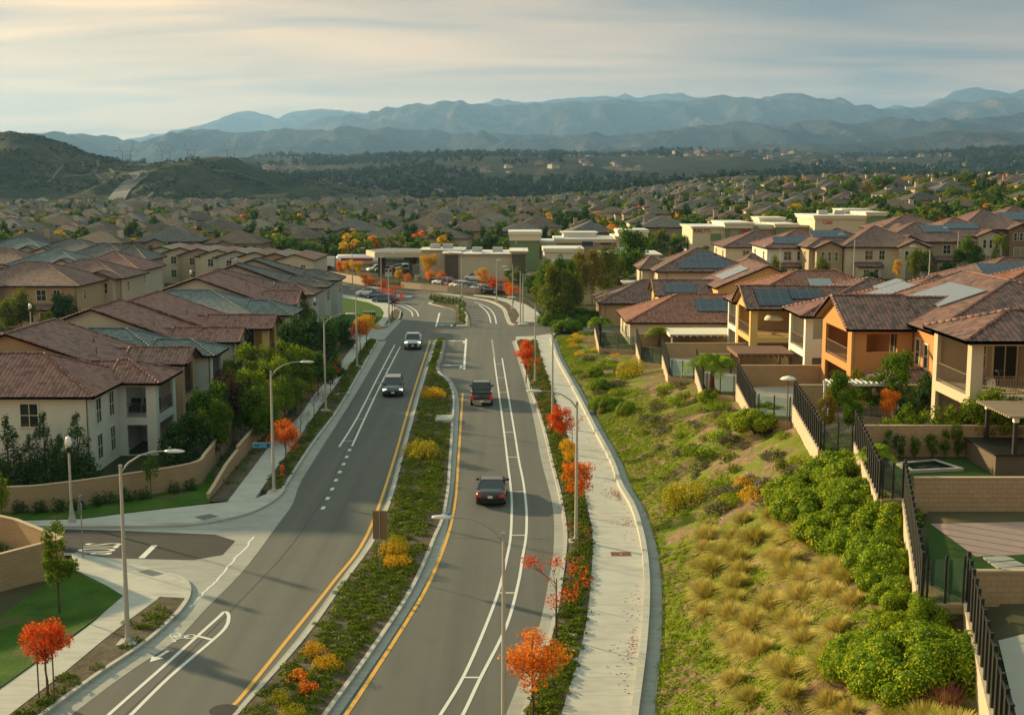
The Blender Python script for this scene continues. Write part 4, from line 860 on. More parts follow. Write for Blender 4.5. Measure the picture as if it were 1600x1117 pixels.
    def done(s):
        s.W.build('wall', M_[s.wm], s.root)
        for k, mb in s.W2.items(): mb.build('wall', M_[k], s.root)
        if s.Rf.f:
            r = s.Rf.build('roof', M_[s.rm], s.root)
            if s.C.f: s.C.build('ridge_cap', M_[s.rm], r)
            s.Fa.build('fascia', M_['fascia'], r); s.So.build('soffit', M_['soffit'], r)
        if s.rails.f: s.rails.build('railing', M_['fascia'], s.root)
        for a in s.todo: s._window(*a)
        return s.root
G_L = 'houses along the left pavement'; G_R = 'houses above the planted bank'
def build_left_row():
    # 1 white hip-roofed house at the side street
    h = House('white stucco house with red tiled hip roof at the side street corner', 'w_white', 'r_red', (-36, 91), 0.1, G_L)
    h.wing(-46, -29.4, 86.2, 95.8, 6.0, 'x', 'hh', .44); h.loggia(-29.6, -26.6, 92.7, 98.2, 5.9, 3.0, 'x', 'gh', .40, sides='se', post=.75, head=.55); h.wing(-33, -29.3, 92.9, 98.0, 5.88, 'x', 'gg', .40)
    for z in (3.55, .95):
        h.window('e', -29.4, 88.0, z, 1.0, 1.75); h.window('e', -29.4, 90.9, z, 1.0, 1.75)
    h.window('s', 86.2, -33.6, 3.6, 1.2, 1.6); h.window('s', 86.2, -38.5, 3.6, 1.2, 1.6); h.downpipe(-29.55, 86.1, 5.8); h.window('s', 92.9 + .02, -28.9, .4, .1, .1) if False else None
    h.vent(-38, 88.5, 6.9); h.vent(-31.5, 89.5, 6.6); h.done()
    # 2 tan gable
    h = House('tan house with blended tile gable wing behind the white corner house', 'w_tan', 'r_mix', (-36, 101), 0.1, G_L)
    h.wing(-47, -31, 96.6, 106.2, 6.2, 'y', 'gg', .34); h.loggia(-31.2, -26.9, 101.5, 105.6, 6.05, 3.0, 'x', 'gg', .42, sides='e', post=.7); h.wing(-36, -31, 101.6, 105.5, 6.0, 'x', 'gg', .42)
    h.window('s', 96.6, -32.5, 3.6, 1.0, 1.5); h.vent(-33, 99, 7.2); h.vent(-34.5, 103, 7.5); h.downpipe(-31.1, 101.4, 5.8); h.done()
    # 3 slate roof
    h = House('pale house with blue grey slate hip roof between tan and red gables', 'w_white', 'r_teal', (-35, 110), 0.1, G_L)
    h.wing(-46, -30.5, 106.9, 114.2, 6.2, 'x', 'hh', .40); h.loggia(-30.7, -25.9, 107.2, 111.6, 5.95, 3.0, 'x', 'gh', .40, sides='e', post=.6)
    h.window('s', 106.9, -33, 3.6, 1.0, 1.5); h.downpipe(-26.05, 107.1, 5.7); h.done()
    # 4 red gable
    h = House('cream house with long red tiled gable wing, third gable from the corner', 'w_cream', 'r_red', (-35, 118), 0.1, G_L)
    h.wing(-46, -31, 114.9, 123.0, 6.3, 'y', 'gg', .36); h.loggia(-31.2, -25.6, 115.3, 119.4, 6.1, 3.0, 'x', 'gg', .42, sides='e', post=.6, wall='w_sage'); h.wing(-36, -31, 115.4, 119.3, 6.05, 'x', 'gg', .42)
    h.window('s', 115.3, -28.3, 3.5, 1.1, 1.6); h.vent(-33.5, 117, 7.3); h.downpipe(-25.75, 115.2, 5.8); h.done()
    # 5 yellow with red gable
    h = House('yellow house with red gable wing and open balcony behind willows', 'w_tan', 'r_red', (-34, 130), 0.1, G_L)
    h.wing(-45, -30.5, 124, 134, 6.3, 'y', 'gg', .36); h.loggia(-30.7, -24.6, 126, 130.4, 6.1, 3.0, 'x', 'gg', .42, sides='se', post=.6, wall='w_yellow'); h.window('s', 130.2, -27.6, 3.2, 1.4, 2.0, 'glass_door')
    h.wing(-36, -30.5, 126.1, 130.3, 6.05, 'x', 'gg', .42); h.vent(-33, 127, 7.2); h.done()
    # 6 slate roof, white wall with tall window
    h = House('white house with slate hip roof and a tall dark window facing the road', 'w_white', 'r_teal', (-33, 143), 0.1, G_L)
    h.wing(-44, -29, 137.5, 148, 6.3, 'x', 'hh', .38); h.loggia(-29.2, -24.6, 138.7, 144.5, 6.1, 3.0, 'x', 'gh', .40, sides='se', post=.55, lower=False); h.vent(-30, 142, 6.9); h.done()
    # 7 red roof, far gable
    h = House('cream house with small red roof behind the slate roofed white house', 'w_cream', 'r_red', (-33, 154), 0.1, G_L)
    h.wing(-45, -30, 149.5, 160, 6.5, 'y', 'gg', .36); h.wing(-30.2, -26.5, 152, 158, 6.0, 'x', 'gg', .40); h.vent(-32, 153, 7.6); h.vent(-33, 156, 8.0); h.done()
    # 8 grey roofs with orange lit window
    for i, (y, lb, rm, wm) in enumerate(((163, 'grey roofed pale house, nearer of the pair before the far corner', 'r_brown', 'w_grey'), (175, 'grey roofed house in the middle before the far corner', 'r_grey', 'w_grey'), (187.5, 'grey corner house with a wide window reflecting the sunset', 'r_grey', 'w_grey'))):
        h = House(lb, wm, rm, (-32, y + 5), 0.1, G_L); h.wing(-46, -31, y, y + 10.5, 6.4, 'y', 'gh', .36); h.wing(-31.2, -26.4, y + 2.2, y + 8.2, 6.0, 'x', 'gh', .38); h.window('e', -26.4, y + 5, 3.6, 2.6, 1.5, mull=2)
        h.window('s', y + 2.2, -28.8, 3.5, 1.2, 1.7); h.vent(-33, y + 4, 7.4); h.chimney(-39, y + 3, 6, 9.6) if i == 1 else None; h.done()
def build_right_row():
    # A beige house, nearest
    b = 5.8; h = House('beige house with open corner balcony and dark exercise bike above the lawn', 'w_beige', 'r_mix', (28, 68), b, G_R)
    h.loggia(24.2, 30.8, 65.6, 71.6, 12.45, 9.25, 'x', 'hg', .36, sides='sw', post=.62, head=.5); h.wing(30.6, 44, 64.8, 77, 12.5, 'y', 'hh', .36)
    h.wing(29.0, 30.7, 65.9, 71.3, 12.4, roof=False); h.W.box(24.45, 29.0, 71.3, 71.5, 9.3, 12.3)
    h.window('w', 29.0, 68.4, 9.35, 1.7, 2.2, 'glass_door'); h.window('s', 71.3, 26.7, 10.0, .75, 1.4); h.window('s', 71.3, 28.2, 9.3, 1.3, 2.25, 'glass_door')
    h.done()
    # exercise bike standing on the balcony
    o = thing('exercise_bike', 'dark exercise bike with pale pole on the beige balcony', 'exercise bike', (26.2, 68.0, 9.25)); m = MB()
    m.tube([(26.2, 68, 9.95), (25.6, 68.6, 9.5), (25.4, 68.8, 9.27)], .05, 6); m.tube([(26.5, 67.7, 9.5), (26.5, 67.7, 10.3)], .04, 6); m.bar((25.2, 68.6, 9.28), (25.6, 69, 9.28), .06, .06); m.bar((26.3, 67.4, 9.28), (26.7, 67.9, 9.28), .06, .06); m.bar((25.5, 68.7, 9.3), (26.5, 67.7, 9.3), .06, .06); m.build('frame', M_['black'], o)
    m = MB(); m.tube([(26.2, 67.99, 9.62), (26.24, 68.02, 9.62)], .30, 16); m.build('flywheel', M_['chrome'], o); m = MB(); m.box(26.35, 26.7, 67.55, 67.85, 10.28, 10.36); m.build('saddle', M_['black'], o); m = MB(); m.tube([(25.3, 68.3, 10.3), (25.55, 68.65, 10.4), (25.8, 69, 10.3)], .03, 6); m.tube([(25.55, 68.65, 10.4), (25.5, 68.7, 9.5)], .035, 6); m.build('handlebar', M_['black'], o)
    # B orange house
    b = 4.4; h = House('orange house with gabled balcony and lower tiled porch roof', 'w_orange', 'r_mix', (30, 92), b, G_R)
    h.loggia(24.0, 28.3, 88.2, 96.6, 10.45, 7.6, 'x', 'gg', .42, sides='sw', post=1.05, head=.6, solid='s'); h.wing(28.1, 34.5, 88.5, 96.3, 10.42, 'x', 'gg', .42)
    rf = h.wing(28.4, 44, 83.5, 100.5, 10.75, 'y', 'hg', .34)
    h.roof(24.6, 28.3, 83.2, 88.1, 7.0, 'x', 'hg', .30, .4); h.W.box(24.9, 28.35, 83.4, 88.15, b - .6, 6.9)
    h.window('w', 28.4, 87.2, 7.85, .85, 1.75, mull=0); h.window('w', 28.4, 85.4, 7.85, .75, 1.6, mull=0); h.window('s', 83.4, 26.6, 5.2, 1.4, 1.0, mull=2); h.window('w', 28.1, 91.6, 7.7, 1.8, 2.1, 'glass_door')
    h.solar(90.0, 97.6, .34, .74, rf, 'w', 'solar_pale'); h.downpipe(24.12, 88.08, 10.1); h.vent(30.5, 94.5, 11.3); h.done()
    # C cream house with white balcony frame
    b = 3.6; h = House('cream house with red hip roof and white framed corner balcony', 'w_white', 'r_red', (30, 106), b, G_R)
    h.loggia(24.0, 28.6, 102.2, 108.3, 9.85, 6.75, 'x', 'hg', .36, sides='sw', post=.6, head=.45, solid='s'); h.wing(28.4, 44, 101.2, 113, 9.95, 'y', 'hh', .34)
    h.window('w', 28.4, 105.5, 6.9, 1.8, 2.2, 'glass_door')
    rf = dict(zl=9.95 - .17, zr=9.95 - .17 + (7.8 + .5) * .34, h=8.3, ym=36.2, axis='y', pitch=.34); h.solar(104.0, 109.0, .22, .72, rf, 'w', 'solar_pale'); h.solar(109.2, 111.5, .5, .75, rf, 'w', 'solar_pale'); h.done()
    # D yellow house
    b = 2.0; h = House('yellow gabled house with dark solar panels and a deep balcony holding a parasol', 'w_yellow', 'r_mix', (30, 130), b, G_R)
    rf = h.loggia(23.8, 30.0, 124.8, 132.4, 8.2, 5.1, 'x', 'gg', .46, sides='sw', post=.7, head=.4); h.solar(24.6, 28.0, .12, .82, rf, 's'); h.solar(28.1, 31.2, .40, .82, rf, 's')
    h.wing(30.0, 44, 123, 137, 8.3, 'y', 'hh', .34); h.wing(30, 36, 125, 132.2, 8.2, 'x', 'gg', .46); h.done()
    h.loggia if False else None
    h2 = House('white framed balcony house with red hip roof behind the yellow gable', 'w_white', 'r_rust', (27, 137), b, G_R)
    h2.loggia(23.9, 27.2, 133.2, 138.6, 8.0, 5.1, 'x', 'hg', .36, sides='sw', post=.5); h2.wing(27.0, 42, 137.4, 148, 8.6, 'x', 'hh', .36); h2.window('w', 27.0, 141, 5.4, 1, 1.5)
    rf = dict(zl=8.42, zr=8.42 + 5.8 * .36, h=5.8, ym=142.7, axis='x', pitch=.36); h2.solar(33, 35.5, .2, .6, rf, 's', 'solar_pale'); h2.done()
    # parasol on the yellow balcony
    o = thing('parasol', 'white domed parasol open on the yellow balcony', 'parasol', (26.6, 127.2, 5.1)); m = MB(); m.loft([[(26.6 + r * math.cos(t), 127.2 + r * math.sin(t), z) for t in np.linspace(0, 2 * math.pi, 13)[:-1]] for r, z in ((1.0, 6.6), (.86, 6.9), (.55, 7.15), (.08, 7.26))]); m.build('canopy', M_['cloth_white'], o, True)
    m = MB(); m.tube([(26.6, 127.2, 5.1), (26.6, 127.2, 7.2)], .03, 6); m.lathe([(.25, 0), (.25, .08)], (26.6, 127.2, 5.1)); m.build('pole', M_['wood'], o)
    # E low red-roofed house, corner lot
    b = 1.0; h = House('low cream house with broad red hip roof and dark solar panels', 'w_cream', 'r_rust', (24, 157), b, G_R)
    rf = h.wing(14.2, 38, 150.6, 163.6, 3.95, 'x', 'hh', .40); h.solar(22.6, 31.0, .36, .80, rf, 's'); h.wing(26.5, 33.5, 146.2, 150.8, 3.6, 'y', 'hg', .38)
    h.window('s', 150.6, 17.2, 1.6, 1.8, 1.3, mull=2); h.window('s', 150.6, 22.4, 2.3, 1.2, .8); h.window('w', 14.2, 154, 1.6, 1.0, 1.5); h.window('w', 14.2, 160, 1.6, 1.0, 1.5); h.downpipe(14.05, 150.45, 3.8); h.vent(20, 153.5, 5.2); h.vent(27.6, 148, 4.7); h.done()
    # F brown-red hip behind it
    h = House('low tan house with brown red hip roof farther than the broad red one', 'w_tan', 'r_brown', (23, 186), .3, G_R)
    h.wing(12.9, 32, 179.5, 192, 3.5, 'x', 'hh', .42); h.wing(21, 28, 178.0, 188, 4.9, 'y', 'gh', .36); h.window('s', 179.5, 17.5, 1.2, 1.4, 1.3); h.downpipe(13.4, 179.35, 3.3); h.chimney(13.6, 181, 0, 4.4, .5, .5)
    rf = dict(zl=4.72, zr=4.72 + 4 * .36, h=4, ym=24.5, axis='y', pitch=.36); h.done()
    # tan gable house with panels behind F
    h = House('tan house whose long gable carries black and pale solar panels', 'w_yellow', 'r_mix', (34, 168), 1.2, G_R)
    rf = h.wing(19.6, 31.5, 168.2, 176, 5.6, 'x', 'gg', .40); h.solar(20.6, 24.8, .15, .75, rf, 's'); rf = h.wing(27, 40, 164.6, 178, 6.9, 'y', 'gg', .42); h.solar(168.5, 175, .25, .75, rf, 'w', 'solar_pale'); h.solar(168.5, 175, .25, .75, rf, 'e'); h.done()
    # G large cream house with stepped blue solar array
    h = House('large cream house with stepped blue solar array on brown hip roof', 'w_cream', 'r_brown', (33, 205), .9, G_R)
    rf = h.wing(22.8, 37.6, 196.8, 211, 6.9, 'x', 'hh', .42, .7); h.solar(26.2, 34.8, .12, .40, rf, 's'); h.solar(28, 33.6, .41, .60, rf, 's'); h.solar(29.2, 32.2, .61, .78, rf, 's')
    h.wing(21.0, 25, 203, 212, 6.7, 'x', 'hh', .40); h.wing(36, 42, 199.5, 210, 6.9, 'x', 'hh', .40); h.window('s', 196.8, 28.6, 3.6, .95, 1.7); h.window('s', 196.8, 31.2, 3.5, 1.0, 1.8, 'shutter', 1, 'w_tan'); h.window('s', 196.8, 32.8, 3.5, 1.0, 1.8, 'shutter', 1, 'w_tan'); h.window('s', 196.8, 35.6, 3.6, .9, 1.7); h.window('s', 199.5, 40.6, 2.2, .9, 2.6, 'shutter', 0, 'w_brown'); h.downpipe(24.2, 196.6, 6.7); h.downpipe(36.4, 196.6, 6.7); h.done()
def house_two(label, wm, rm, x, y, b, w=15, d=12, group=None, gable='s', porch=True, solar=None, var=0, garage=True):
    """A two-storey tract house seen from its street side: hip-roofed body, gabled bay, porch roof, garage."""
    h = House(label, wm, rm, (x, y + d / 2), b, group, detail=True); e = b + 6.1
    rf = h.wing(x - w / 2, x + w / 2, y, y + d, e, 'x', 'hh', .38, .6)
    gx = x + (w * .28 if var % 2 == 0 else -w * .26); g2 = MB
    h.wing(gx - 2.2, gx + 2.2, y - 1.8, y + 3, e - .05, 'y', 'gh', .44, .45)
    for i in (-1, 0, 1): h.window('s', y - 1.8, gx + i * 1.15, b + 3.7, .55, 1.5, mull=0)
    h.window('s', y - 1.8, gx, b + .1, 2.6, 2.2, 'garage_door' if garage else 'glass_door', 1)
    ox = x - w * .22 if var % 2 == 0 else x + w * .2
    h.window('s', y, ox, b + 3.7, 1.3, 1.5, mull=1); h.window('s', y, ox + 2.2, b + 3.7, .9, 1.5)
    if porch:
        h.W.box(ox - 2.2, ox + 1.6, y - 2.0, y + .1, b - .5, b + 2.7); h.roof(ox - 2.2, ox + 1.6, y - 2.0, y + .6, b + 2.75, 'x', 'gg', .36, .35); h.window('s', y - 2.0, ox - .9, b + .9, .9, 1.3); h.window('s', y - 2.0, ox + .8, b + .9, .7, 1.3, mull=0)
    h.window('w', x - w / 2, y + 3, b + 3.7, 1.0, 1.4); h.window('e', x + w / 2, y + 3, b + 3.7, 1.0, 1.4); h.window('w', x - w / 2, y + d - 3, b + 3.7, 1.0, 1.4)
    h.downpipe(x + (w / 2 - .2), y - .08, e - .2)
    if solar: h.solar(x + solar[0], x + solar[1], solar[2], solar[3], rf, 's', solar[4])
    h.vent(x - 2, y + 2.2, e + .8); return h.done()
# ------------------------------------------------------------------ plants
class Kind:
    """A kind of plant: a few built individuals, everything further is a copy of one of them."""
    def __init__(s, fn, h, nvar=3): s.fn, s.h, s.nvar, s.protos, s.used = fn, h, nvar, {}, set()
    def put(s, x, y, z, h, label, cat, group=None, name=None, rz=None, wide=1.0, var=None):
        v = random.randrange(s.nvar) if var is None else var % s.nvar; sc = h / s.h; sc = (sc * wide, sc * wide, sc); rz = random.uniform(0, 6.28) if rz is None else rz
        if v not in s.protos:
            r = s.protos[v] = s.fn(np.random.default_rng(100 + v * 7 + len(s.fn.__name__)), random.Random(v + 5)); r.location = (x, y, z); r.rotation_euler = (0, 0, rz); r.scale = sc
            tag(r, label, cat, group); return r
        return dup(s.protos[v], (x, y, z), rz, label, group, sc, cat)
def limbs(h0, h1, spread, n, rr, r0=.06, bend=.3):
    """Trunk and limbs as one mesh."""
    m = MB(); m.tube([(0, 0, -.15), (rr.uniform(-.04, .04), rr.uniform(-.04, .04), h0 * .6), (rr.uniform(-.06, .06), rr.uniform(-.06, .06), h0), (0, 0, h1 * .9)], [r0 * 1.3, r0, r0 * .8, r0 * .25], 7)
    for k in range(n):
        a = 6.28 * k / n + rr.uniform(-.4, .4); z = h0 + (h1 - h0) * rr.uniform(-.1, .45); s = spread * rr.uniform(.6, 1)
        m.tube([(0, 0, z), (math.cos(a) * s * .5, math.sin(a) * s * .5, z + (h1 - h0) * .22), (math.cos(a) * s, math.sin(a) * s, z + (h1 - h0) * .42)], [r0 * .5, r0 * .32, r0 * .12], 5)
    return m
def clumps(n, cz, rx, rz, r, lo=.32, hi=.5, top=0.0):
    d = unit(r.normal(size=(n, 3))); u = r.uniform(.2, 1, (n, 1)) ** .6; c = d * u * np.array([rx, rx, rz]); k = r.uniform(lo, hi, n)
    sh = 1 - top * np.clip(c[:, 2] / rz, -1, 1); c[:, :2] *= sh[:, None]
    return np.stack([c[:, 0], c[:, 1], cz + c[:, 2], rx * k, rx * k, rz * k * .85], 1)
def mk_tree(name, mat, h, h0, rx, n, size, nc=14, trunk='bark', r0=.07, top=.2, lo=.3, hi=.5, up=.25, rough=.8):
    def fn(r, rr):
        o = thing(name, '', 'tree'); limbs(h0, h, rx * .8, 6, rr, r0).build('trunk', M_[trunk], o)
        p, q = cloud(clumps(nc, (h0 + h) / 2 + (.1 if h0 > .2 else -.07 * h), rx * .78, (h - h0) / 2 * .8, r, lo, hi, top), n, up, .5, rough, r)
        quads('crown', leaf_quads(p, q, size, .62, r), M_[mat], o); return o
    fn.__name__ = name + mat; return Kind(fn, h, 3)
def mk_cone(name, mat, h, rx, n, size, pw=.8):
    def fn(r, rr):
        o = thing(name, '', 'tree'); limbs(.3, h, rx * .5, 5, rr, .06).build('trunk', M_['bark'], o); C = []
        for k in range(46):
            z = h * (r.uniform(0, 1) ** 1.25); w = rx * (1 - z / h) ** pw; a = r.uniform(0, 6.283); q = w * r.uniform(.45, .85); s = .16 * rx + .26 * w; C.append((math.cos(a) * q, math.sin(a) * q, z, s, s, s * 1.5))
        C.append((0, 0, h * .97, .10, .10, .25)); p, q = cloud(C, n, .3, .35, .6, r); p[:, 2] = np.maximum(p[:, 2], 0); quads('crown', leaf_quads(p, q, size, .55, r), M_[mat], o); return o
    fn.__name__ = name + mat; return Kind(fn, h, 3)
def mk_bare(name, mat, h, n):
    def fn(r, rr):
        o = thing(name, '', 'tree'); m = MB(); tips = []
        m.tube([(0, 0, -.1), (0, 0, h * .35), (0, 0, h * .75)], [.045, .035, .015], 6)
        def grow(p, d, L, rad, lv):
            q = (p[0] + d[0] * L, p[1] + d[1] * L, p[2] + d[2] * L); m.tube([p, q], [rad, rad * .5], 4, caps=False); tips.append(q); tips.append(tuple((a + b) / 2 for a, b in zip(p, q)))
            if lv:
                for _ in range(3): e = Vector((d[0] + rr.uniform(-.6, .6), d[1] + rr.uniform(-.6, .6), d[2] + rr.uniform(-.15, .5))).normalized(); grow(q, e, L * .6, rad * .5, lv - 1)
        for k in range(7): a = 6.28 * k / 7 + rr.uniform(-.3, .3); grow((0, 0, h * (.32 + .06 * k)), Vector((math.cos(a), math.sin(a), .9)).normalized(), h * .24, .016, 2)
        m.build('trunk', M_['twig'], o); t = np.array(tips)[r.integers(0, len(tips), n)] + r.normal(size=(n, 3)) * .09; quads('leaves', leaf_quads(t, unit(r.normal(size=(n, 3)) + [0, 0, .4]), .11, .7, r), M_[mat], o); return o
    fn.__name__ = name + mat; return Kind(fn, h, 3)
def mk_palm(name, h, th, nf, L):
    def fn(r, rr):
        o = thing(name, '', 'palm'); m = MB(); m.tube([(0, 0, -.2), (.05, 0, th * .5), (0, 0, th)], [.2, .15, .13], 8); m.build('trunk', M_['bark'], o); V = []
        for k in range(nf):
            a = 6.28 * k / nf * 2.4 + rr.uniform(-.3, .3); el = rr.uniform(.45, 1.3); P = []
            for t in np.linspace(0, 1, 12): P.append(np.array([math.cos(a) * math.cos(el) * L * t, math.sin(a) * math.cos(el) * L * t, th + math.sin(el) * L * t - 1.0 * L * .72 * t**2.4]))
            for i in range(1, 11):
                d = unit(P[i + 1] - P[i - 1]); s = unit(np.cross(d, [0, 0, 1])); w = L * .24 * math.sin(math.pi * (i / 11) ** .7) + .06
                for sg in (-1, 1):
                    for j in (0, .5): b = P[i] * (1 - j) + P[i + 1] * j; e = b + s * sg * w + d * w * .45 - np.array([0, 0, w * .42]); V.append([b - d * .035, b + d * .035, e + d * .02, e - d * .02])
        quads('fronds', np.array(V), M_['lf_palm'], o); return o
    fn.__name__ = name; return Kind(fn, h, 2)
_b = bmesh.new(); bmesh.ops.create_icosphere(_b, subdivisions=2, radius=1.0); ICO = ([tuple(v.co) for v in _b.verts], [tuple(v.index for v in f.verts) for f in _b.faces]); _b.free()
def mk_mound(name, mat, r0, h, n, size, nc=12, cat='shrub', lo=.30, hi=.50, dome=False):
    def fn(r, rr):
        o = thing(name, '', cat); d = unit(r.normal(size=(nc, 3))); d[:, 2] = np.abs(d[:, 2]); c = d * np.array([r0 * .68, r0 * .68, h * .55]); k = r.uniform(lo, hi, nc)
        C = np.stack([c[:, 0], c[:, 1], c[:, 2] + .08 * h, r0 * k, r0 * k, h * k * 1.05], 1)
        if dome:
            b = MB()  # solid darker core added inside each lobe to make its shading crisp
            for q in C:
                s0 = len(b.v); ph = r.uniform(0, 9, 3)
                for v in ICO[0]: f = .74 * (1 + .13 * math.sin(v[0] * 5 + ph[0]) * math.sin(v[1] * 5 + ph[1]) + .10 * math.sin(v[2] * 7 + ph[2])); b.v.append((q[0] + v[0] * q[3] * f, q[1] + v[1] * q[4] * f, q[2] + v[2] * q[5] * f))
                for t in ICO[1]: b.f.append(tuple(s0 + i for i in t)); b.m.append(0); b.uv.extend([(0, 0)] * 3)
            b.build('inner_core', M_['lf_inner'], o, True)
        p, q = cloud(C, n, .15, .16 if dome else .13, .5 if dome else .4, r); p[:, 2] = np.maximum(p[:, 2], -.05)
        quads('foliage', leaf_quads(p, q, size, .65, r), M_[mat], o)
        m = MB(); [m.tube([(0, 0, -.3), (math.cos(a) * r0 * .3, math.sin(a) * r0 * .3, h * .45)], [.04, .015], 4) for a in (.3, 2.2, 4.4)]; m.build('stem', M_['bark'], o); return o
    fn.__name__ = name + mat; return Kind(fn, h, 4)
def blades(n, r0, L, w, droop, r, seg=4):
    a = r.uniform(0, 6.283, n); d = np.stack([np.cos(a), np.sin(a), 0 * a], 1); b = d * (r0 * r.uniform(0, 1, (n, 1)) ** .6); el = r.uniform(.25, 1.5, n); l = L * r.uniform(.78, 1.05, n)
    t = np.linspace(0, 1, seg + 1); P = b[:, None, :] + (np.cos(el) * l)[:, None, None] * t[None, :, None] * d[:, None, :]
    P[:, :, 2] += (np.sin(el) * l)[:, None] * t[None] - droop * (l * (1.1 - np.sin(el) * .5))[:, None] * (t ** 2.2)[None]
    s = np.cross(d, [0, 0, 1]); wd = (w * (1 - .85 * t))[None, :, None] * s[:, None, :]
    A, B = P - wd, P + wd; Q = np.stack([A[:, :-1], B[:, :-1], B[:, 1:], A[:, 1:]], 2); return Q.reshape(-1, 4, 3)
def mk_grass(name, mat, r0, L, n, w=.011, droop=.42):
    def fn(r, rr):
        o = thing(name, '', 'grass clump'); quads('blades', blades(n, r0, L, w, droop, r), M_[mat], o); return o
    fn.__name__ = name + mat; return Kind(fn, L, 5)
K = dict(
    orange=mk_tree('maple_tree', 'lf_orange', 3.5, 1.15, 1.3, 3400, .105, 18, 'twig', .045, .15, .36, .6), red=mk_tree('maple_tree', 'lf_red', 3.4, 1.2, 1.2, 3200, .105, 17, 'twig', .045, .15, .36, .6),
    gold=mk_tree('maple_tree', 'lf_gold', 3.2, .8, 1.2, 3000, .105, 16, 'twig', .045, .15, .36, .6), bare=mk_bare('young_tree', 'lf_pink', 3.4, 130), barered=mk_bare('young_tree', 'lf_red', 3.4, 420),
    green=mk_tree('broadleaf_tree', 'lf_green', 6, .9, 2.5, 4200, .26, 24, lo=.36, hi=.55), dark=mk_tree('evergreen_tree', 'lf_dark', 4.2, .05, 1.6, 3600, .19, 28, top=.5, lo=.3, hi=.46), cone=mk_cone('conical_evergreen', 'lf_dark', 4.2, 1.05, 3600, .15),
    yg=mk_tree('willow_tree', 'lf_yellowgreen', 5, .5, 1.8, 3800, .16, 24, lo=.3, hi=.48), olive=mk_tree('poplar_tree', 'lf_olive', 8, .7, 2.5, 4600, .28, 30, top=.4, lo=.32, hi=.48), autumn=mk_tree('poplar_tree', 'lf_autumn', 8, .8, 2.3, 3800, .28, 28, top=.35, lo=.32, hi=.48),
    purple=mk_tree('plum_tree', 'lf_purple', 5, .5, 1.8, 3000, .2, 24, top=.45, lo=.3, hi=.46), young=mk_tree('young_tree', 'lf_green', 3.4, .5, .75, 420, .17, 12, 'bark', .04, .3), pear=mk_tree('pear_tree', 'lf_yellowgreen', 4.5, .7, .95, 2200, .15, 22, 'bark', .05, .5, .28, .42),
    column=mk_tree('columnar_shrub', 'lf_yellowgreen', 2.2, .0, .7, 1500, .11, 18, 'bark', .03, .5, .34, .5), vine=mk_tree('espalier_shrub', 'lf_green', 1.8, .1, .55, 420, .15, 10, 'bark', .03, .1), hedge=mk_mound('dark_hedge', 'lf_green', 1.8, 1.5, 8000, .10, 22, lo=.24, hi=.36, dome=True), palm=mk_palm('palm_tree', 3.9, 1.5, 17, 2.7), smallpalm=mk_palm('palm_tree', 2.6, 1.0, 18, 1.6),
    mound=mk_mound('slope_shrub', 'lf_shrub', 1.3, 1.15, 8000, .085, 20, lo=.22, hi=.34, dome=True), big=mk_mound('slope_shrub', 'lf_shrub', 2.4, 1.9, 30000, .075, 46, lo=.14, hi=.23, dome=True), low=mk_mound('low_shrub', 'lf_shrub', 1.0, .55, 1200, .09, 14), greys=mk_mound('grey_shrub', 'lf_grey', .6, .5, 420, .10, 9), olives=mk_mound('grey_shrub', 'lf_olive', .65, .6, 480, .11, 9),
    goldsh=mk_mound('golden_shrub', 'lf_gold', .9, .8, 1200, .085, 12), goldbig=mk_mound('golden_shrub', 'lf_yellow', 1.2, 1.2, 1900, .10, 14), poplar=mk_tree('poplar_tree', 'lf_green', 9, .6, 2.0, 5200, .24, 34, top=.45, lo=.26, hi=.42), redsh=mk_mound('red_shrub', 'lf_orange', .5, .5, 300, .10, 8), box=mk_mound('round_shrub', 'lf_dark', .42, .75, 320, .11, 8),
    tuss=mk_grass('grass_tussock', 'gr_tussock', .13, 1.1, 1100, .015, .42), pink=mk_grass('pink_grass_clump', 'gr_pink', .22, 1.0, 620, .012, .35))
def on_bank(px, py):
    for Y in np.arange(28, 168, .15):
        p = at_y(px, py, Y)
        if p[2] <= float(slope_z(np.array([p[0]]), np.array([Y]))[0]): return p[0], Y, float(slope_z(np.array([p[0]]), np.array([Y]))[0])
    return None
def inside(p, poly):
    x, y = p; c = False
    for i in range(len(poly)):
        (x0, y0), (x1, y1) = poly[i - 1], poly[i]
        if (y0 > y) != (y1 > y) and x < (x1 - x0) * (y - y0) / (y1 - y0) + x0: c = not c
    return c
def scatter_px(poly, n, dmin, seed=1):
    """Points on the bank that the photo shows inside poly, at least dmin apart."""
    rr = random.Random(seed); xs, ys = [p[0] for p in poly], [p[1] for p in poly]; out = []; tries = 0
    W = [on_bank(*p) for p in poly]; W = [w for w in W if w]; y0, y1 = min(w[1] for w in W), max(w[1] for w in W)
    while len(out) < n and tries < n * 60:
        tries += 1; Y = rr.uniform(y0, y1); a, b = float(RS1(Y)) + 1.2, float(terr(Y)[0]) - .4; X = rr.uniform(a, b); z = float(slope_z(np.array([X]), np.array([Y]))[0])
        q = to_px(X, Y, z)
        if inside(q, poly) and all((X - o[0])**2 + (Y - o[1])**2 > dmin**2 for o in out): out.append((X, Y, z))
    return out
def to_px(x, y, z):
    dz = z - CAM_H; f = y * cp_ - dz * sp_; u = y * sp_ + dz * cp_; return 800 + F_PX * x / f, 558.5 - F_PX * u / f
def plant(kind, px, py, h, label, cat='tree', group=None, z=.12, wide=1.0, var=None):
    x, y = at(px, py, z); return K[kind].put(x, y, z, h, label, cat, group, wide=wide, var=var)
def plant_bank(kind, px, py, h, label, cat='shrub', group=None, wide=1.0, var=None):
    p = on_bank(px, py); return K[kind].put(p[0], p[1], p[2] - .03, h, label, cat, group, wide=wide, var=var) if p else None
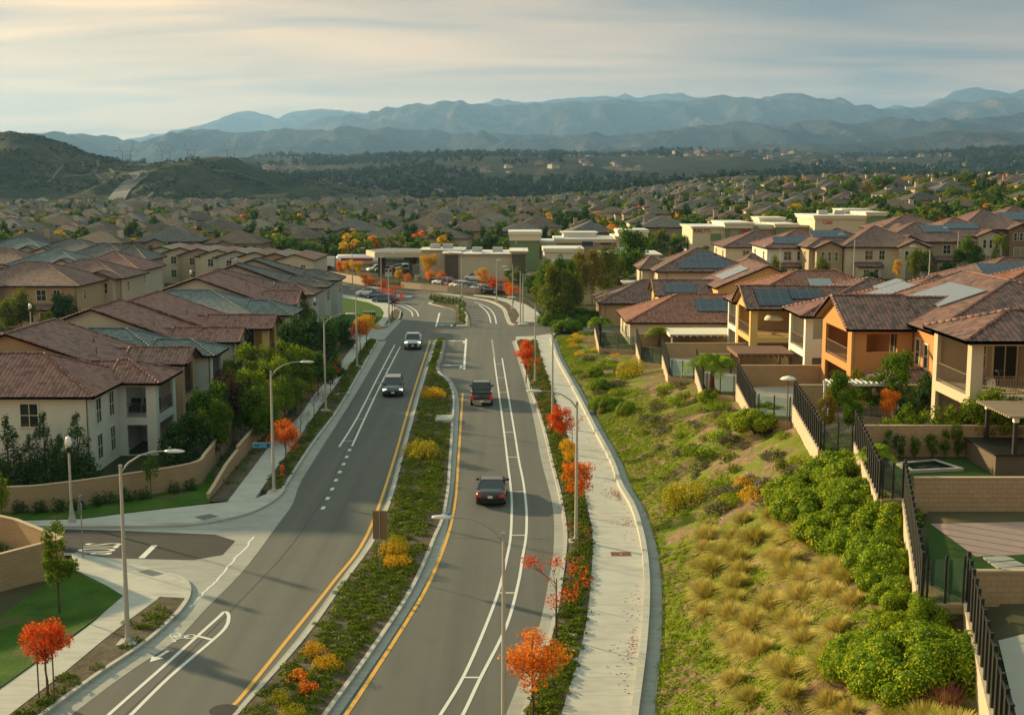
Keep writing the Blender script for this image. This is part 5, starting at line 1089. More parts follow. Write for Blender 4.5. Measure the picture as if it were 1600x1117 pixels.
def tufts(name, P, per, size, rad, hgt, mat, seed=3, flatn=.8):
    """Low ground cover: a tuft of small leaves at each point (n, 3)."""
    r = np.random.default_rng(seed); n = len(P); c = np.repeat(np.array(P), per, 0); a = r.uniform(0, 6.283, n * per); q = r.uniform(0, 1, n * per) ** .5; ra = np.repeat(np.asarray(rad) * np.ones(n), per)
    c[:, 0] += np.cos(a) * q * ra; c[:, 1] += np.sin(a) * q * ra * .5; c[:, 2] += hgt * (1 - q**2) * r.uniform(.35, 1, n * per) + .02
    nr = unit(np.stack([np.cos(a) * q, np.sin(a) * q, np.full(n * per, flatn)], 1) + r.normal(size=(n * per, 3)) * .45)
    return tag(quads(name, leaf_quads(c, nr, size, .6, r), mat), kind='stuff')
def build_plants():
    g = 'autumn street trees in the planting strips'; gb = 'bare young street trees'
    # left, near
    o = plant('red', 74, 1091, 3.4, 'small bright red maple with three stakes beside the near pavement', 'tree', g); x, y = at(74, 1091, .12)
    for i, dx in enumerate((-.28, .05, .33)):
        m = MB(); m.tube([(dx, -.12, -.1), (dx, -.12, 2.0)], .03, 6); q = m.build('stake', M_['wood']); COL.objects.unlink(q); KIDS.setdefault(o.name, []); link(q, o); q.scale = (1 / o.scale[0],) * 3; q.rotation_euler = (0, 0, -o.rotation_euler[2])
    plant('pear', 93, 957, 4.7, 'slender yellow green tree standing on the near corner lawn', 'tree', None, .17)
    plant('yg', 4, 826, 3.9, 'bright yellow green tree behind the near garden wall', 'tree', None, .15, .7)
    for i, (px, py, h, lb) in enumerate(((16, 757, 4.7, ''), (48, 758, 3.5, ''), (72, 756, 4.9, ''), (96, 757, 3.5, ''), (124, 752, 4.7, ''))):
        plant('cone', px, py, h, ('dark conical evergreen by the white house wall, ' + ('farthest from the corner', 'short, second from the farthest', 'tall, in the middle of the row', 'short, beside the globe lamp', 'tall, nearest the house corner')[i]), 'tree', 'evergreens along the white house wall', .1, 1.25)
    plant('young', 236, 778, 3.6, 'thin young tree in front of the tan block wall', 'tree', None, .16, .8)
    for i, (px, py) in enumerate(((30, 800), (61, 799), (93, 797), (120, 793), (147, 789), (170, 785), (198, 781), (222, 777), (269, 769), (296, 764))):
        plant('box', px, py + 2, .95, 'small round dark shrub in the row along the tan block wall', 'shrub', 'round shrubs along the tan block wall', .15)
    plant('dark', 300, 728, 4.6, 'broad dark green tree beside the white house balcony', 'tree', None, .1, 1.25); plant('dark', 272, 722, 3.4, 'low dark green tree against the white house porch', 'tree', None, .1, 1.1)
    plant('green', 345, 720, 4.6, 'upright green tree behind the end of the tan wall', 'tree', None, .1, .6); plant('green', 377, 692, 4.3, 'narrow mid green tree below the willows', 'tree', None, .1, .6); plant('pear', 318, 716, 4.0, 'light green narrow tree between two dark trees', 'tree', None, .1, 1)
    plant('green', 330, 705, 5.6, 'full green tree rising in front of the tan balcony', 'tree', None, .1, .9); plant('green', 395, 690, 4.8, 'green tree between the purple tree and the lamp post', 'tree', None, .1, .9); plant('green', 415, 700, 3.6, 'low green tree beside the pavement wall', 'tree', None, .1, 1.0); plant('purple', 362, 694, 6.4, 'dark purple leaved tree in front of the tan house', 'tree', None, .1, .9)
    gw = 'yellow green willows before the left houses'
    for px, py, h, lb in ((396, 640, 6.6, 'tall yellow green willow in front of the red gable'), (440, 625, 6.4, 'tall yellow green willow in front of the slate balcony'), (470, 625, 5.4, 'yellow green willow by the second lamp post'), (428, 655, 6.0, 'tallest yellow green willow in the clump'), (404, 655, 5.6, 'yellow green willow between the purple tree and the tallest one'), (375, 655, 5.0, 'yellow green willow behind the purple tree'), (452, 630, 5.0, 'yellow green willow before the yellow balcony'), (352, 640, 5.0, 'yellow green willow against the slate roofed house'), (392, 672, 5.6, 'wide yellow green willow beside the purple tree'), (420, 690, 5.2, 'yellow green willow nearest the lamp post'), (444, 668, 4.8, 'yellow green willow behind the lamp post'), (412, 632, 4.6, 'yellow green willow in front of the yellow house'), (462, 648, 4.0, 'low yellow green willow beside the block wall')): plant('yg', px, py, h, lb, 'tree', gw, .1, 1.0)
    for px, py, h, lb, k in ((462, 585, 7.2, 'tall dark green tree beside the slate roofed white house', 'dark'), (486, 580, 7.0, 'dark green tree behind the second lamp post', 'dark'), (508, 572, 5.8, 'rounded dark tree beside the far side street', 'green'), (497, 618, 4.4, 'bushy green tree by the pavement beyond the willows', 'green'), (476, 540, 6.0, 'olive green tree behind the dark trees', 'olive'), (533, 545, 4.6, 'dark shrubby tree at the far side street corner', 'dark'), (447, 560, 5.5, 'grey green tree below the globe lamp', 'olive'), (520, 600, 3.2, 'low dark bush by the far pavement', 'dark')): plant(k, px, py, h, lb, 'tree', None, .1, 1.1)
    plant('orange', 447, 737, 3.9, 'round orange maple beside the red hydrant', 'tree', g, .12, .85)
    for px, py, h, k, lb in ((470, 692, 2.6, 'bare', 'bare thin tree just beyond the round orange maple'), (491, 657, 2.6, 'bare', 'bare thin tree second beyond the round orange maple'), (517, 617, 2.8, 'barered', 'thin tree with a few red leaves by the concrete pad'), (534, 600, 2.6, 'bare', 'bare thin tree past the concrete pad'), (505, 636, 2.2, 'bare', 'bare thin tree at the lamp post before the concrete pad')): plant(k, px, py, h, lb, 'tree', gb)
    plant('orange', 563, 550, 4.0, 'orange maple at the far end of the left strip', 'tree', g); plant('gold', 573, 543, 4.4, 'golden maple beside the orange one at the far side street', 'tree', g)
    plant('barered', 613, 497, 5.0, 'tall feathery red tree on the far corner bed', 'tree', g, .14, 1.1); plant('barered', 617, 490, 4.6, 'feathery red tree behind the tall one on the far corner bed', 'tree', g, .14)
    for px, py, h, lb in ((517, 588, 1.1, 'rusty yellow shrub by the left pavement, nearest the lamp post'), (510, 596, 1.0, 'rusty yellow shrub second along the left verge'), (532, 570, 1.1, 'rusty yellow shrub near the far end of the left verge'), (525, 578, 1.2, 'rusty yellow shrub third along the left verge'), (498, 610, .9, 'low rusty yellow shrub among the left verge plants')): plant('goldbig', px - 10, py, h, lb, 'shrub', 'rusty shrubs on the left verge', .12, .9)
    # right strip
    plant('orange', 832, 1124, 3.6, 'large orange red maple beside the nearest lamp post', 'tree', g, .12, 1.12)
    plant('barered', 869, 996, 3.7, 'bare tree with faint red twigs leaning over the kerb', 'tree', gb, .12, 1.15, 1)
    plant('bare', 893, 945, 2.6, 'thin rusty tree in the right strip beside the drain plate', 'tree', gb); plant('bare', 905, 880, 2.2, 'thin rusty tree behind the lamp post in the right strip', 'tree', gb)
    plant('orange', 899, 805, 3.6, 'orange maple between lamp post and pavement', 'tree', g, .12, .95); plant('gold', 886, 738, 2.6, 'golden orange maple just before the lamp arm', 'tree', g, .12, .85)
    plant('red', 876, 708, 3.7, 'red orange maple below the arm of the middle right lamp', 'tree', g, .12, .95); plant('barered', 894, 700, 2.4, 'sparse red tree at the edge of the right pavement', 'tree', gb)
    plant('red', 822, 596, 4.8, 'tall red maple at the right kerb of the crossing', 'tree', g, .12, .8); plant('barered', 829, 610, 3.4, 'feathery red tree behind the tall red maple', 'tree', gb)
    for px, py in ((841, 640), (850, 665), (860, 690)): plant('bare', px, py, 2.6, 'bare thin tree in the right strip between the red maples', 'tree', gb)
    # beyond the crossing
    for k, px, py, h, lb in (('orange', 802, 476, 3.6, 'orange maple at the outer curve, nearest the lamps'), ('orange', 795, 468, 3.2, 'orange maple second along the outer curve'), ('red', 771, 462, 3.4, 'red maple by the parked cars on the outer curve'), ('barered', 758, 462, 4.2, 'feathery red tree by the parked cars'), ('barered', 783, 466, 4.0, 'feathery red tree between the orange maples of the curve'), ('orange', 673, 449, 3.6, 'orange maple beside the shop corner'), ('orange', 690, 446, 3.0, 'small orange maple at the edge of the car park'), ('gold', 671, 440, 6.0, 'yellow tree beside the dark shop corner'), ('gold', 556, 440, 4.6, 'golden maple on the far bank beside the petrol station'), ('gold', 545, 437, 4.4, 'golden maple farther along the far bank'), ('orange', 571, 455, 3.4, 'orange maple at the far left kerb'), ('orange', 578, 459, 3.4, 'orange maple beside the waiting cars'), ('red', 597, 463, 3.2, 'red maple before the waiting cars'), ('orange', 532, 434, 3.8, 'orange maple behind the corner house'), ('orange', 637, 447, 2.6, 'small orange maple on the petrol station bank'), ('gold', 624, 444, 3.2, 'small golden tree on the petrol station bank'), ('gold', 757, 452, 4.6, 'golden tree among the parked cars'), ('yg', 795, 448, 4.0, 'yellow green tree among the parked cars')): plant(k, px, py, h, lb, 'tree', g if py > 445 else None, 0)
    gm = 'tall trees beyond the crossing'
    for k, px, py, h, w, lb in (('poplar', 852, 502, 10.0, .9, 'tall feathery green poplar beside the far pavement bend'), ('poplar', 877, 506, 10.5, .9, 'tallest green poplar at the crossing corner'), ('poplar', 893, 494, 9.5, .9, 'green poplar before the gold green trees'), ('olive', 866, 508, 9.7, 1.0, 'tall green tree nearest the crossing corner, by the lamp'), ('olive', 848, 497, 7.4, 1.0, 'green tree left of the tallest by the crossing corner'), ('olive', 886, 500, 8.5, 1.1, 'wide green tree behind the round bushes'), ('autumn', 905, 478, 10.8, .9, 'olive and gold tree with tall crown before the shops'), ('autumn', 925, 476, 9.7, .9, 'gold green tree beside the tan roof'), ('olive', 945, 470, 10.3, 1.0, 'olive tree before the white shop roof'), ('green', 985, 462, 12.5, .75, 'tall dark green tree before the white shop roof'), ('olive', 965, 466, 8.0, 1.0, 'low olive tree between two tall ones'), ('olive', 1012, 462, 6.8, 1.0, 'olive tree at the side of the solar house'), ('green', 831, 470, 5.1, .8, 'small green tree at the far pavement bend'), ('olive', 810, 452, 5.1, .9, 'small olive tree by the far car park'), ('green', 1033, 455, 5.7, .9, 'green tree hidden behind the solar house corner')): plant(k, px, py, h, lb, 'tree', gm, 0, w)
    for px, py, h, w, lb in ((888, 517, 2.0, 1.1, 'round clipped dark bush at the crossing corner'), (880, 505, 2.4, 1.6, 'wide dark hedge behind the round clipped bush'), (905, 500, 2.2, 1.4, 'dark hedge by the tan house wall')): x, y = at(px, py, .1); K['hedge'].put(x, y, 0, h, lb, 'shrub', None, wide=w)
    # garden palms
    for k, px, py, Y, h, lb in (('palm', 1117, 590, 99, 5.2, 'leaning yellow green palm behind the black fence'), ('palm', 1032, 540, 143, 3.6, 'small palm before the low red roofed house'), ('smallpalm', 938, 540, 158, 4.4, 'bright palm at the corner garden'), ('smallpalm', 1383, 700, 60, 2.4, 'banana leaved palm beside the lawn fence')):
        x = (px - 800) * Y / F_PX; K[k].put(x, Y, Tz(x, Y), h, lb, 'palm')
    # bank: tussocks, shrubs, grey bushes
    for p in scatter_px([(1085, 845), (1190, 795), (1262, 832), (1330, 885), (1335, 950), (1300, 1010), (1330, 1060), (1440, 1117), (1500, 1160), (1130, 1160), (1150, 1010), (1095, 960)], 100, 1.32, 3): K['tuss'].put(p[0], p[1], p[2] - .04, random.uniform(.85, 1.3), 'golden green grass tussock on the planted bank', 'grass clump', 'golden grass tussocks on the bank', wide=random.uniform(.95, 1.25))
    for p in scatter_px([(1285, 722), (1345, 705), (1400, 790), (1455, 880), (1475, 955), (1440, 975), (1370, 950), (1330, 875), (1255, 822), (1235, 775)], 40, 1.5, 5): K['mound'].put(p[0], p[1], p[2] - .08, random.uniform(1.05, 1.7), 'rounded yellow green shrub massed below the garden fences', 'shrub', 'rounded shrubs below the garden fences', wide=1.05)
    for px, py, h, w, lb in ((1365, 1060, 2.0, .85, 'large dark green rounded shrub, left of the two biggest near the fence'), (1450, 1075, 2.3, 1.05, 'biggest rounded green shrub on the bank, beside the pink grass'), (1420, 1010, 1.7, .8, 'rounded green shrub behind the biggest one')): plant_bank('big', px, py, h, lb, 'shrub', None, w)
    plant_bank('pink', 1473, 1117, 1.2, 'pink red grass clump beside the near fence', 'grass clump'); 
    for p in scatter_px([(1015, 612), (1085, 590), (1180, 640), (1262, 690), (1268, 760), (1170, 800), (1100, 770), (985, 660)], 58, 1.1, 7): K[random.choice(['greys', 'greys', 'olives', 'low'])].put(p[0], p[1], p[2] - .03, random.uniform(.4, .75), 'low grey green shrub on the upper bank', 'shrub', 'low grey shrubs on the upper bank')
    for p in scatter_px([(868, 530), (915, 520), (1000, 580), (985, 650), (950, 655), (905, 590)], 26, 1.6, 8): K[random.choice(['low', 'low', 'greys', 'goldsh'])].put(p[0], p[1], p[2] - .03, random.uniform(.5, .8), 'low mixed shrub on the far end of the bank', 'shrub', 'low shrubs on the far bank')
    for k, px, py, h, w, lb in (('big', 928, 588, 1.3, .8, 'spreading green juniper beside the kerb wall, farthest'), ('big', 950, 640, 1.7, 1.0, 'wide dark green juniper in the middle of the bank'), ('big', 978, 648, 1.4, .7, 'spreading green juniper touching the wide dark one'), ('big', 940, 610, 1.4, .8, 'spreading green juniper behind the wide dark one'), ('goldbig', 990, 588, 1.9, .9, 'orange and green shrub below the fence steps'), ('mound', 1178, 668, 1.5, 1.1, 'wide yellow green bush below the black fence'), ('mound', 1200, 650, 1.2, 1.1, 'yellow green bush close to the black fence'), ('mound', 1110, 625, 1.1, 1.0, 'olive bush below the leaning palm'), ('goldbig', 1075, 790, 1.7, .9, 'small spreading olive tree on the lower bank'), ('goldsh', 1180, 780, .9, 1.1, 'golden shrub among the grey shrubs of the bank'), ('goldsh', 1165, 760, .8, .9, 'small golden shrub beside the larger golden one'), ('greys', 1128, 800, .7, 1.1, 'grey cushion shrub at the top of the tussocks'), ('greys', 1150, 770, .7, 1.1, 'grey cushion shrub near the golden shrub')): plant_bank(k, px, py, h, lb, 'shrub', None, w)
    # median shrubs
    gs = 'golden shrubs in the median'
    for k, px, py, h, w, lb in (('goldbig', 660, 715, 1.5, .95, 'large yellow shrub in the middle of the median'), ('goldbig', 645, 712, 1.1, .9, 'yellow green shrub touching the large yellow one'), ('goldsh', 678, 622, 1.1, 1.1, 'orange yellow shrub in the narrowing median'), ('goldsh', 668, 617, .8, .9, 'small orange shrub beside the orange yellow one'), ('goldbig', 625, 862, 1.0, .8, 'olive gold shrub behind the brown sign panel'), ('goldsh', 612, 868, .8, 1.0, 'gold shrub at the foot of the brown sign panel'), ('goldsh', 622, 885, .8, .9, 'gold shrub nearest the brown sign post'), ('goldsh', 492, 1024, .62, 1.0, 'bright yellow shrub farther of the near pair'), ('goldsh', 514, 1043, .66, 1.0, 'bright yellow shrub nearer of the near pair'), ('redsh', 466, 1063, .5, 1, 'small red orange shrub in the near median'), ('redsh', 480, 1083, .5, 1.1, 'small orange shrub nearest the red orange one'), ('goldbig', 440, 1100, .65, .8, 'olive gold shrub at the near end of the median'), ('goldbig', 455, 1125, .7, .9, 'low olive shrub at the near edge of the median')): plant(k, px, py, h, lb, 'shrub', gs, .13, w)
    for i in range(16):
        u = i / 15; px, py = (674 + 50 * u / .6, 472 + 5 * u / .6) if u < .6 else (719 + 6 * (i % 2), 480 + 27 * (u - .6) / .4); plant('column', px, py, 1.7 - .5 * u, 'yellow green reed like shrub in the bed of the island beyond the crossing', 'shrub', 'reed shrubs on the far island', .17, 1.1)
    # ground cover
    r = np.random.default_rng(8); ys = np.concatenate([np.arange(40, 90, .74), np.arange(90, Y_N + 1, .95)]); P, Rd = [], []
    for y in ys:
        a, b = float(ML1(y)) + .3, float(MR0(y)) - .25; n = max(1, int((b - a) / .7))
        for k in range(n):
            x = a + (b - a) * (k + r.uniform(.1, .9)) / n
            if vnoise(np.array([x * .6]), np.array([y * .4]), 5)[0] > -.75: P.append((x, y + r.uniform(-.07, .07), .13)); Rd.append(r.uniform(.40, .72))
    tufts('median_ground_cover', P, 125, .135, np.array(Rd), .25, M_['lf_median'], 3)
    P = []
    for fa, fb, y0, y1, dens in ((RC, RS0, 40, Y_N, 1.0), (LSR, off(LCN, -.2), YS0 + 1, Y_N, .42), (SSR, off(LCS, -.2), 42, YS1, .36)):
        for y in np.arange(y0, y1, .42):
            a, b = float(fa(y)) + .2, float(fb(y)) - .2
            for k in range(3):
                if r.uniform() < dens: P.append((a + (b - a) * r.uniform(0, 1), y + r.uniform(-.2, .2), .12))
    tufts('strip_ground_cover', P, 60, .125, .42, .24, M_['lf_median'], 4)
    P, Rd = [], []
    for _ in range(24000):
        y = 28 + 138 * r.uniform() ** 1.25; a, b = float(RS1(y)) + 1.0, float(terr(y)[0]) - .1; t = r.uniform(); x = a + (b - a) * t
        d = fbm(np.array([x * .42]), np.array([y * .20]), 3, 77)[0]
        if d * 1.2 + 1.0 * (.50 - t) + (.12 if y < 58 else 0) > r.uniform(-.12, .12): P.append((x, y, float(slope_z(np.array([x]), np.array([y]))[0]))); Rd.append(r.uniform(.16, .40))
    tufts('bank_ground_cover', P, 18, .095, np.array(Rd), .13, M_['lf_cover'], 5, 1.2)
    P = []
    for y in np.arange(YS0 + 2, Y_N, .6):
        for k in range(3): P.append((float(LSL(y)) - r.uniform(.3, 4.0), y + r.uniform(-.3, .3), .12))
    tufts('verge_ground_cover', P, 18, .16, .4, .3, M_['lf_green'], 6)
    P = [(float(RS1(y)) - .15 - abs(r.normal()) * .55, float(y), .137) for y in list(r.uniform(48, 62, 60)) + list(r.uniform(70, 100, 90)) + list(r.normal(80.5, 1.0, 160)) + list(r.normal(74, .6, 60)) + list(r.normal(53, 1.2, 60))]
    c = np.array(P); tag(quads('fallen_leaves', leaf_quads(c, unit(r.normal(size=c.shape) * .15 + [0, 0, 1]), .15, .7, r), M_['lf_pink']), kind='stuff')
    # loose stones, wires and stubs on the bank read as pale litter
    m = MB()
    for p in scatter_px([(1010, 620), (1240, 700), (1200, 800), (1090, 1000), (1040, 1000), (1020, 830), (960, 690)], 60, .8, 12):
        a = random.uniform(0, 3.1); L = random.uniform(.15, .5); m.bar((p[0], p[1], p[2] + .04), (p[0] + math.cos(a) * L, p[1] + math.sin(a) * L, p[2] + .05), .035, .03)
    tag(m.build('bank_litter', M_['palepole']), kind='stuff')
# ------------------------------------------------------------------ walls, fences and garden things
def block_wall(path, h, label, group=None, mat='block', t=.2, z0=-.1, name='block_wall', base=0):
    """A block wall with cap along a ground path; h: one height or one per point."""
    P = [Vector((*p[:2], 0)) for p in path]; H = h if hasattr(h, '__len__') else [h] * len(P); o = thing(name, label, 'wall', (P[0].x, P[0].y, base), 0, group); m, c = MB(), MB(); u = 0
    N = []
    for i in range(len(P)):
        d = (P[min(i + 1, len(P) - 1)] - P[max(i - 1, 0)]).normalized(); N.append(Vector((-d.y, d.x, 0)))
    for i in range(len(P) - 1):
        a, b = P[i], P[i + 1]; L = (b - a).length; na, nb = N[i] * t / 2, N[i + 1] * t / 2; ha, hb = base + H[i], base + H[i + 1]; V = lambda p, z: (p.x, p.y, z)
        for s in (1, -1):
            q = [V(a - na * s, z0 + base), V(b - nb * s, z0 + base), V(b - nb * s, hb), V(a - na * s, ha)]; uv = [(u, z0), (u + L, z0), (u + L, hb - base), (u, ha - base)]
            m.face(q if s > 0 else q[::-1], 0, uv if s > 0 else uv[::-1])
        k = 1.25; A, B, C, D = a - na * k, b - nb * k, b + nb * k, a + na * k
        c.face((V(A, ha + .06), V(B, hb + .06), V(C, hb + .06), V(D, ha + .06))); c.face((V(A, ha), V(B, hb), V(B, hb + .06), V(A, ha + .06))); c.face((V(C, hb), V(D, ha), V(D, ha + .06), V(C, hb + .06)))
        u += L
    for i, s in ((0, 1), (len(P) - 1, -1)):
        a, n_ = P[i], N[i] * t / 2 * s; m.face(((a + n_).x, (a + n_).y, z0 + base) and [(*(a + n_)[:2], z0 + base), (*(a - n_)[:2], z0 + base), (*(a - n_)[:2], base + H[i]), (*(a + n_)[:2], base + H[i])], 0, [(0, z0), (t, z0), (t, H[i]), (0, H[i])])
        n_ = n_ * 1.25; c.face([(*(a + n_)[:2], base + H[i]), (*(a - n_)[:2], base + H[i]), (*(a - n_)[:2], base + H[i] + .06), (*(a + n_)[:2], base + H[i] + .06)])
    m.build('wall', M_[mat], o); c.build('cap', M_['cap'], o); return o
def build_walls():
    gl = 'block walls left of the road'
    block_wall(smooth_path(gp([(-160, 806), (22, 803), (88, 797.5), (188, 783), (301, 763), (322, 746), (336, 727), (352, 708), (366, 690)]), 4), 1.72, 'long curved tan block wall in front of the white house', gl)
    ys = np.linspace(at(0, 783)[1], 90, 8); block_wall([(float(LSL(y)) - 1.35, y) for y in ys], [.45, .55, .7, .85, 1.0, 1.05, 1.1, 1.12], 'low tan block wall rising beside the left pavement, nearest piece', gl)
    ys = np.linspace(90.02, 116, 14); block_wall([(float(LSL(y)) - 1.35, y) for y in ys], 1.35, 'tan block wall beside the left pavement behind the lamp post', gl)
    ys = np.linspace(118, 152, 16); block_wall([(float(LSL(y)) - 3.2, y) for y in ys], 1.5, 'tan block wall set back among the far left trees', gl)
    block_wall([(-34, 47), (-26.5, 60), (-23.6, 63.9), (-27.4, 67.6), (-36, 73)][0:3], 2.0, 'tan block wall above the near lawn, road side', gl); block_wall([(-23.62, 64.05), (-27.4, 67.6), (-36, 73)], 2.0, 'tan block wall of the near garden, side street part', gl)
    m = MB(); m.poly([(-23.9, 64.1, .14), (-27.6, 67.3, .14), (-40, 73, .14), (-40, 48, .14), (-34, 48, .14), (-26.6, 60, .14)]); tag(m.build('garden_gravel', M_['earth']), kind='structure')
    for i in range(7): K['box'].put(-25.6 - i * .75, 65.0 + i * .62, .14, .8, 'dark clipped shrub inside the near garden wall', 'shrub', 'clipped shrubs inside the near garden wall')
    # banked shopping-centre walls
    block_wall(gp([(790, 456.5), (742, 458), (700, 455.5), (658, 452), (627, 449)]), 1.0, 'pale low wall along the far car park', None, 'pinkblock'); block_wall(gp([(575, 446), (548, 441.5), (505, 434)]), 1.5, 'pale retaining wall on the far left bank', None, 'pinkblock')
    # fence sections of the terraces
    gf = 'black view fences above the bank'; gr = 'glass fence returns between the fence sections'
    names = ['nearest, at the frame corner', 'beside the pink paved yard', 'beside the lawn with the sunken spa', 'below the parasol garden', 'below the brown pergola', 'beside the leaning palm', 'third from the crossing', 'second from the crossing', 'next to the crossing']
    for i, (y0, x0, y1, x1, p) in enumerate(TERR):
        o = thing('view_fence', 'glass fence with black posts on a stem wall, ' + names[i], 'fence', (x0, y0, p), 0, gf); a, b = Vector((x0, y0, 0)), Vector((x1, y1, 0)); d = (b - a); L = d.length; d /= L; n = Vector((-d.y, d.x, 0)) * .11
        m = MB(); k = max(2, int(L / 1.2)); u = 0
        for j in range(k):
            A, B = a + d * (L * j / k), a + d * (L * (j + 1) / k)
            for s in (1, -1): q = [(*(A + n * s)[:2], p - 1.7), (*(B + n * s)[:2], p - 1.7), (*(B + n * s)[:2], p + .38), (*(A + n * s)[:2], p + .38)]; uv = [(L * j / k, 0), (L * (j + 1) / k, 0), (L * (j + 1) / k, 2.1), (L * j / k, 2.1)]; m.face(q[::-1] if s > 0 else q, 0, uv[::-1] if s > 0 else uv)
        m.face([(*(a + n)[:2], p + .38), (*(a - n)[:2], p + .38), (*(b - n)[:2], p + .38), (*(b + n)[:2], p + .38)]); m.face([(*(a + n)[:2], p - 1.7), (*(a - n)[:2], p - 1.7), (*(a - n)[:2], p + .38), (*(a + n)[:2], p + .38)]); m.face([(*(b - n)[:2], p - 1.7), (*(b + n)[:2], p - 1.7), (*(b + n)[:2], p + .38), (*(b - n)[:2], p + .38)])
        m.build('stem_wall', M_['pinkblock'], o)
        m = MB(); panel(m, (a + d * .05)[:2], (b - d * .05)[:2], p + .46, p + 1.86, (), .012); m.build('pane', M_['clear'], o)
        m = MB(); m.bar((a.x, a.y, p + 1.92), (b.x, b.y, p + 1.92), .05, .05); m.build('top_rail', M_['black'], o); kp = max(2, round(L / .95))
        for j in range(kp + 1):
            q = a + d * (L * j / kp); m = MB(); m.box(q.x - .05, q.x + .05, q.y - .05, q.y + .05, p + .38, p + 2.05); m.box(q.x - .06, q.x + .06, q.y - .06, q.y + .06, p + 2.05, p + 2.09); m.build('post', M_['black'], o)
        if i + 1 < len(TERR):
            X, Yy = TERR[i + 1][1], TERR[i + 1][0]; c = Vector((X, Yy, 0)); p2 = TERR[i + 1][4]; zt = min(p, p2); o = thing('glass_fence', 'clear glass fence on a low wall, by section ' + names[i].replace(' at the frame corner', '').replace('beside', 'at').replace('with the sunken spa', 'spa'), 'fence', (b.x, b.y, zt), 0, gr)
            e = c - b; pts = [b + e * .04, b + e * .96]; m = MB(); panel(m, (pts[0].x, pts[0].y + .02), (pts[1].x, pts[1].y), zt - 1.5, zt + .36, (), .18); m.build('stem_wall', M_['block'], o)
            m = MB(); panel(m, (pts[0].x, pts[0].y - .06), (pts[1].x, pts[1].y - .08), zt + .36, zt + 1.85, (), .012); m.build('pane', M_['clear'], o)
            for t in (.1, .5, .9): q = b + e * t; m = MB(); m.box(q.x - .035, q.x + .035, q.y - .11, q.y - .04, zt + .36, zt + 1.98); m.build('post', M_['black'], o)
    # walls between the gardens
    gw = 'block walls between the terraced gardens'
    for (x0, x1, y, b, h, lb) in ((17.35, 44, 53.0, 6.4, 1.45, 'tan block wall behind the pink paved yard'), (18.2, 44, 63.9, 6.4, 1.6, 'tan block wall with climbing shrubs behind the lawn'), (18.7, 33, 81.3, 5.8, 1.5, 'block wall behind the parasol garden'), (17.6, 40, 97.0, 4.7, 1.6, 'block wall behind the brown pergola garden'), (16.6, 40, 111.6, 3.7, 1.5, 'block wall beyond the cream balcony house'), (15.5, 40, 127.1, 2.7, 1.5, 'block wall behind the leaning palm garden'), (14.5, 40, 144.2, 1.8, 1.3, 'block wall beside the low red roofed house'), (15.3, 22, 41.0, 6.4, 1.1, 'low block wall at the stepping stones'), (28.0, 28.01, 44.0, 6.4, 1, '')):
        if not lb or x1 - x0 < 1: continue
        block_wall([(x0, y), ((x0 + x1) / 2, y), (x1, y)], h, lb, gw, base=b)
    m = MB(); m.bar((1, 1, -9), (1, 1.1, -9), .01, .01) if False else None
    st = lambda o: tag(o, kind='structure')
    Z = 6.4
    def flat_px(name, px, z, mat): m = MB(); m.poly([(*at(x, y, z), z) for x, y in px]); m.uv = [(v[0], v[1]) for f in m.f for v in (m.v[i] for i in f)]; return st(m.build(name, M_[mat]))
    flat_px('paver_terrace', [(1454, 818), (1524, 869), (1600, 866), (1760, 862), (1760, 812), (1600, 815)], Z + .03, 'pavers'); flat_px('paver_yard_turf', [(1447, 812), (1460, 940), (1478, 970), (1530, 955), (1560, 905), (1760, 900), (1760, 862), (1600, 866), (1524, 869), (1454, 819)], Z + .02, 'turf')
    flat_px('lawn_terrace', [(1400, 755), (1385, 735), (1420, 719), (1530, 715), (1760, 730), (1760, 750), (1600, 750), (1435, 758)], Z + .02, 'turf'); flat_px('near_patio', [(1560, 1000), (1600, 1170), (1800, 1170), (1800, 985), (1600, 990)], Z + .02, 'patio')
    flat_px('shaded_yard', [(1290, 700), (1240, 640), (1330, 622), (1480, 640), (1480, 690), (1400, 690)], 5.82, 'mulch'); flat_px('pergola_yard', [(1186, 650), (1164, 606), (1255, 600), (1290, 615), (1290, 650)], 4.72, 'patio'); flat_px('palm_yard', [(1105, 612), (1094, 580), (1160, 574), (1185, 590), (1185, 612)], 3.72, 'patio'); flat_px('far_yard', [(1052, 588), (1042, 558), (1110, 552), (1130, 566), (1120, 586)], 2.72, 'patio')
    for k, q in enumerate(([(1536, 872), (1572, 870), (1586, 876), (1546, 880)], [(1548, 881), (1588, 878), (1602, 885), (1560, 889)], [(1564, 889), (1604, 887), (1618, 893), (1578, 898)], [(1582, 898), (1622, 896), (1640, 903), (1600, 908)])):
        m = MB(); m.prism([at(x, y, Z + .03) for x, y in q], Z + .02, Z + .09); tag(m.build('stepping_stone', M_['patio']), ('pale stepping stone in the turf, first from the pink paving', 'pale stepping stone second from the pink paving', 'pale stepping stone third from the pink paving', 'pale stepping stone farthest from the pink paving')[k], 'stepping stone', 'stepping stones in the turf')
    # sunken spa in the lawn
    q = [at(x, y, Z) for x, y in ((1400, 727), (1462, 722), (1506, 736), (1420, 740))]; o = thing('spa', 'sunken dark spa with pale stone rim in the lawn', 'spa', (*q[0], Z)); c = np.mean(q, axis=0); m = MB()
    inn = [tuple(c + (np.array(p) - c) * .78) for p in q]
    for i in range(4): j = (i + 1) % 4; m.face([(*q[i], Z + .16), (*q[j], Z + .16), (*inn[j], Z + .16), (*inn[i], Z + .16)]); m.face([(*q[i], Z), (*q[j], Z), (*q[j], Z + .16), (*q[i], Z + .16)])
    for f in range(len(m.f)):
        pass
    m.build('rim', M_['patio'], o); m = MB(); m.poly([(*p, Z + .06) for p in inn]); m.build('water', M_['glass'], o)
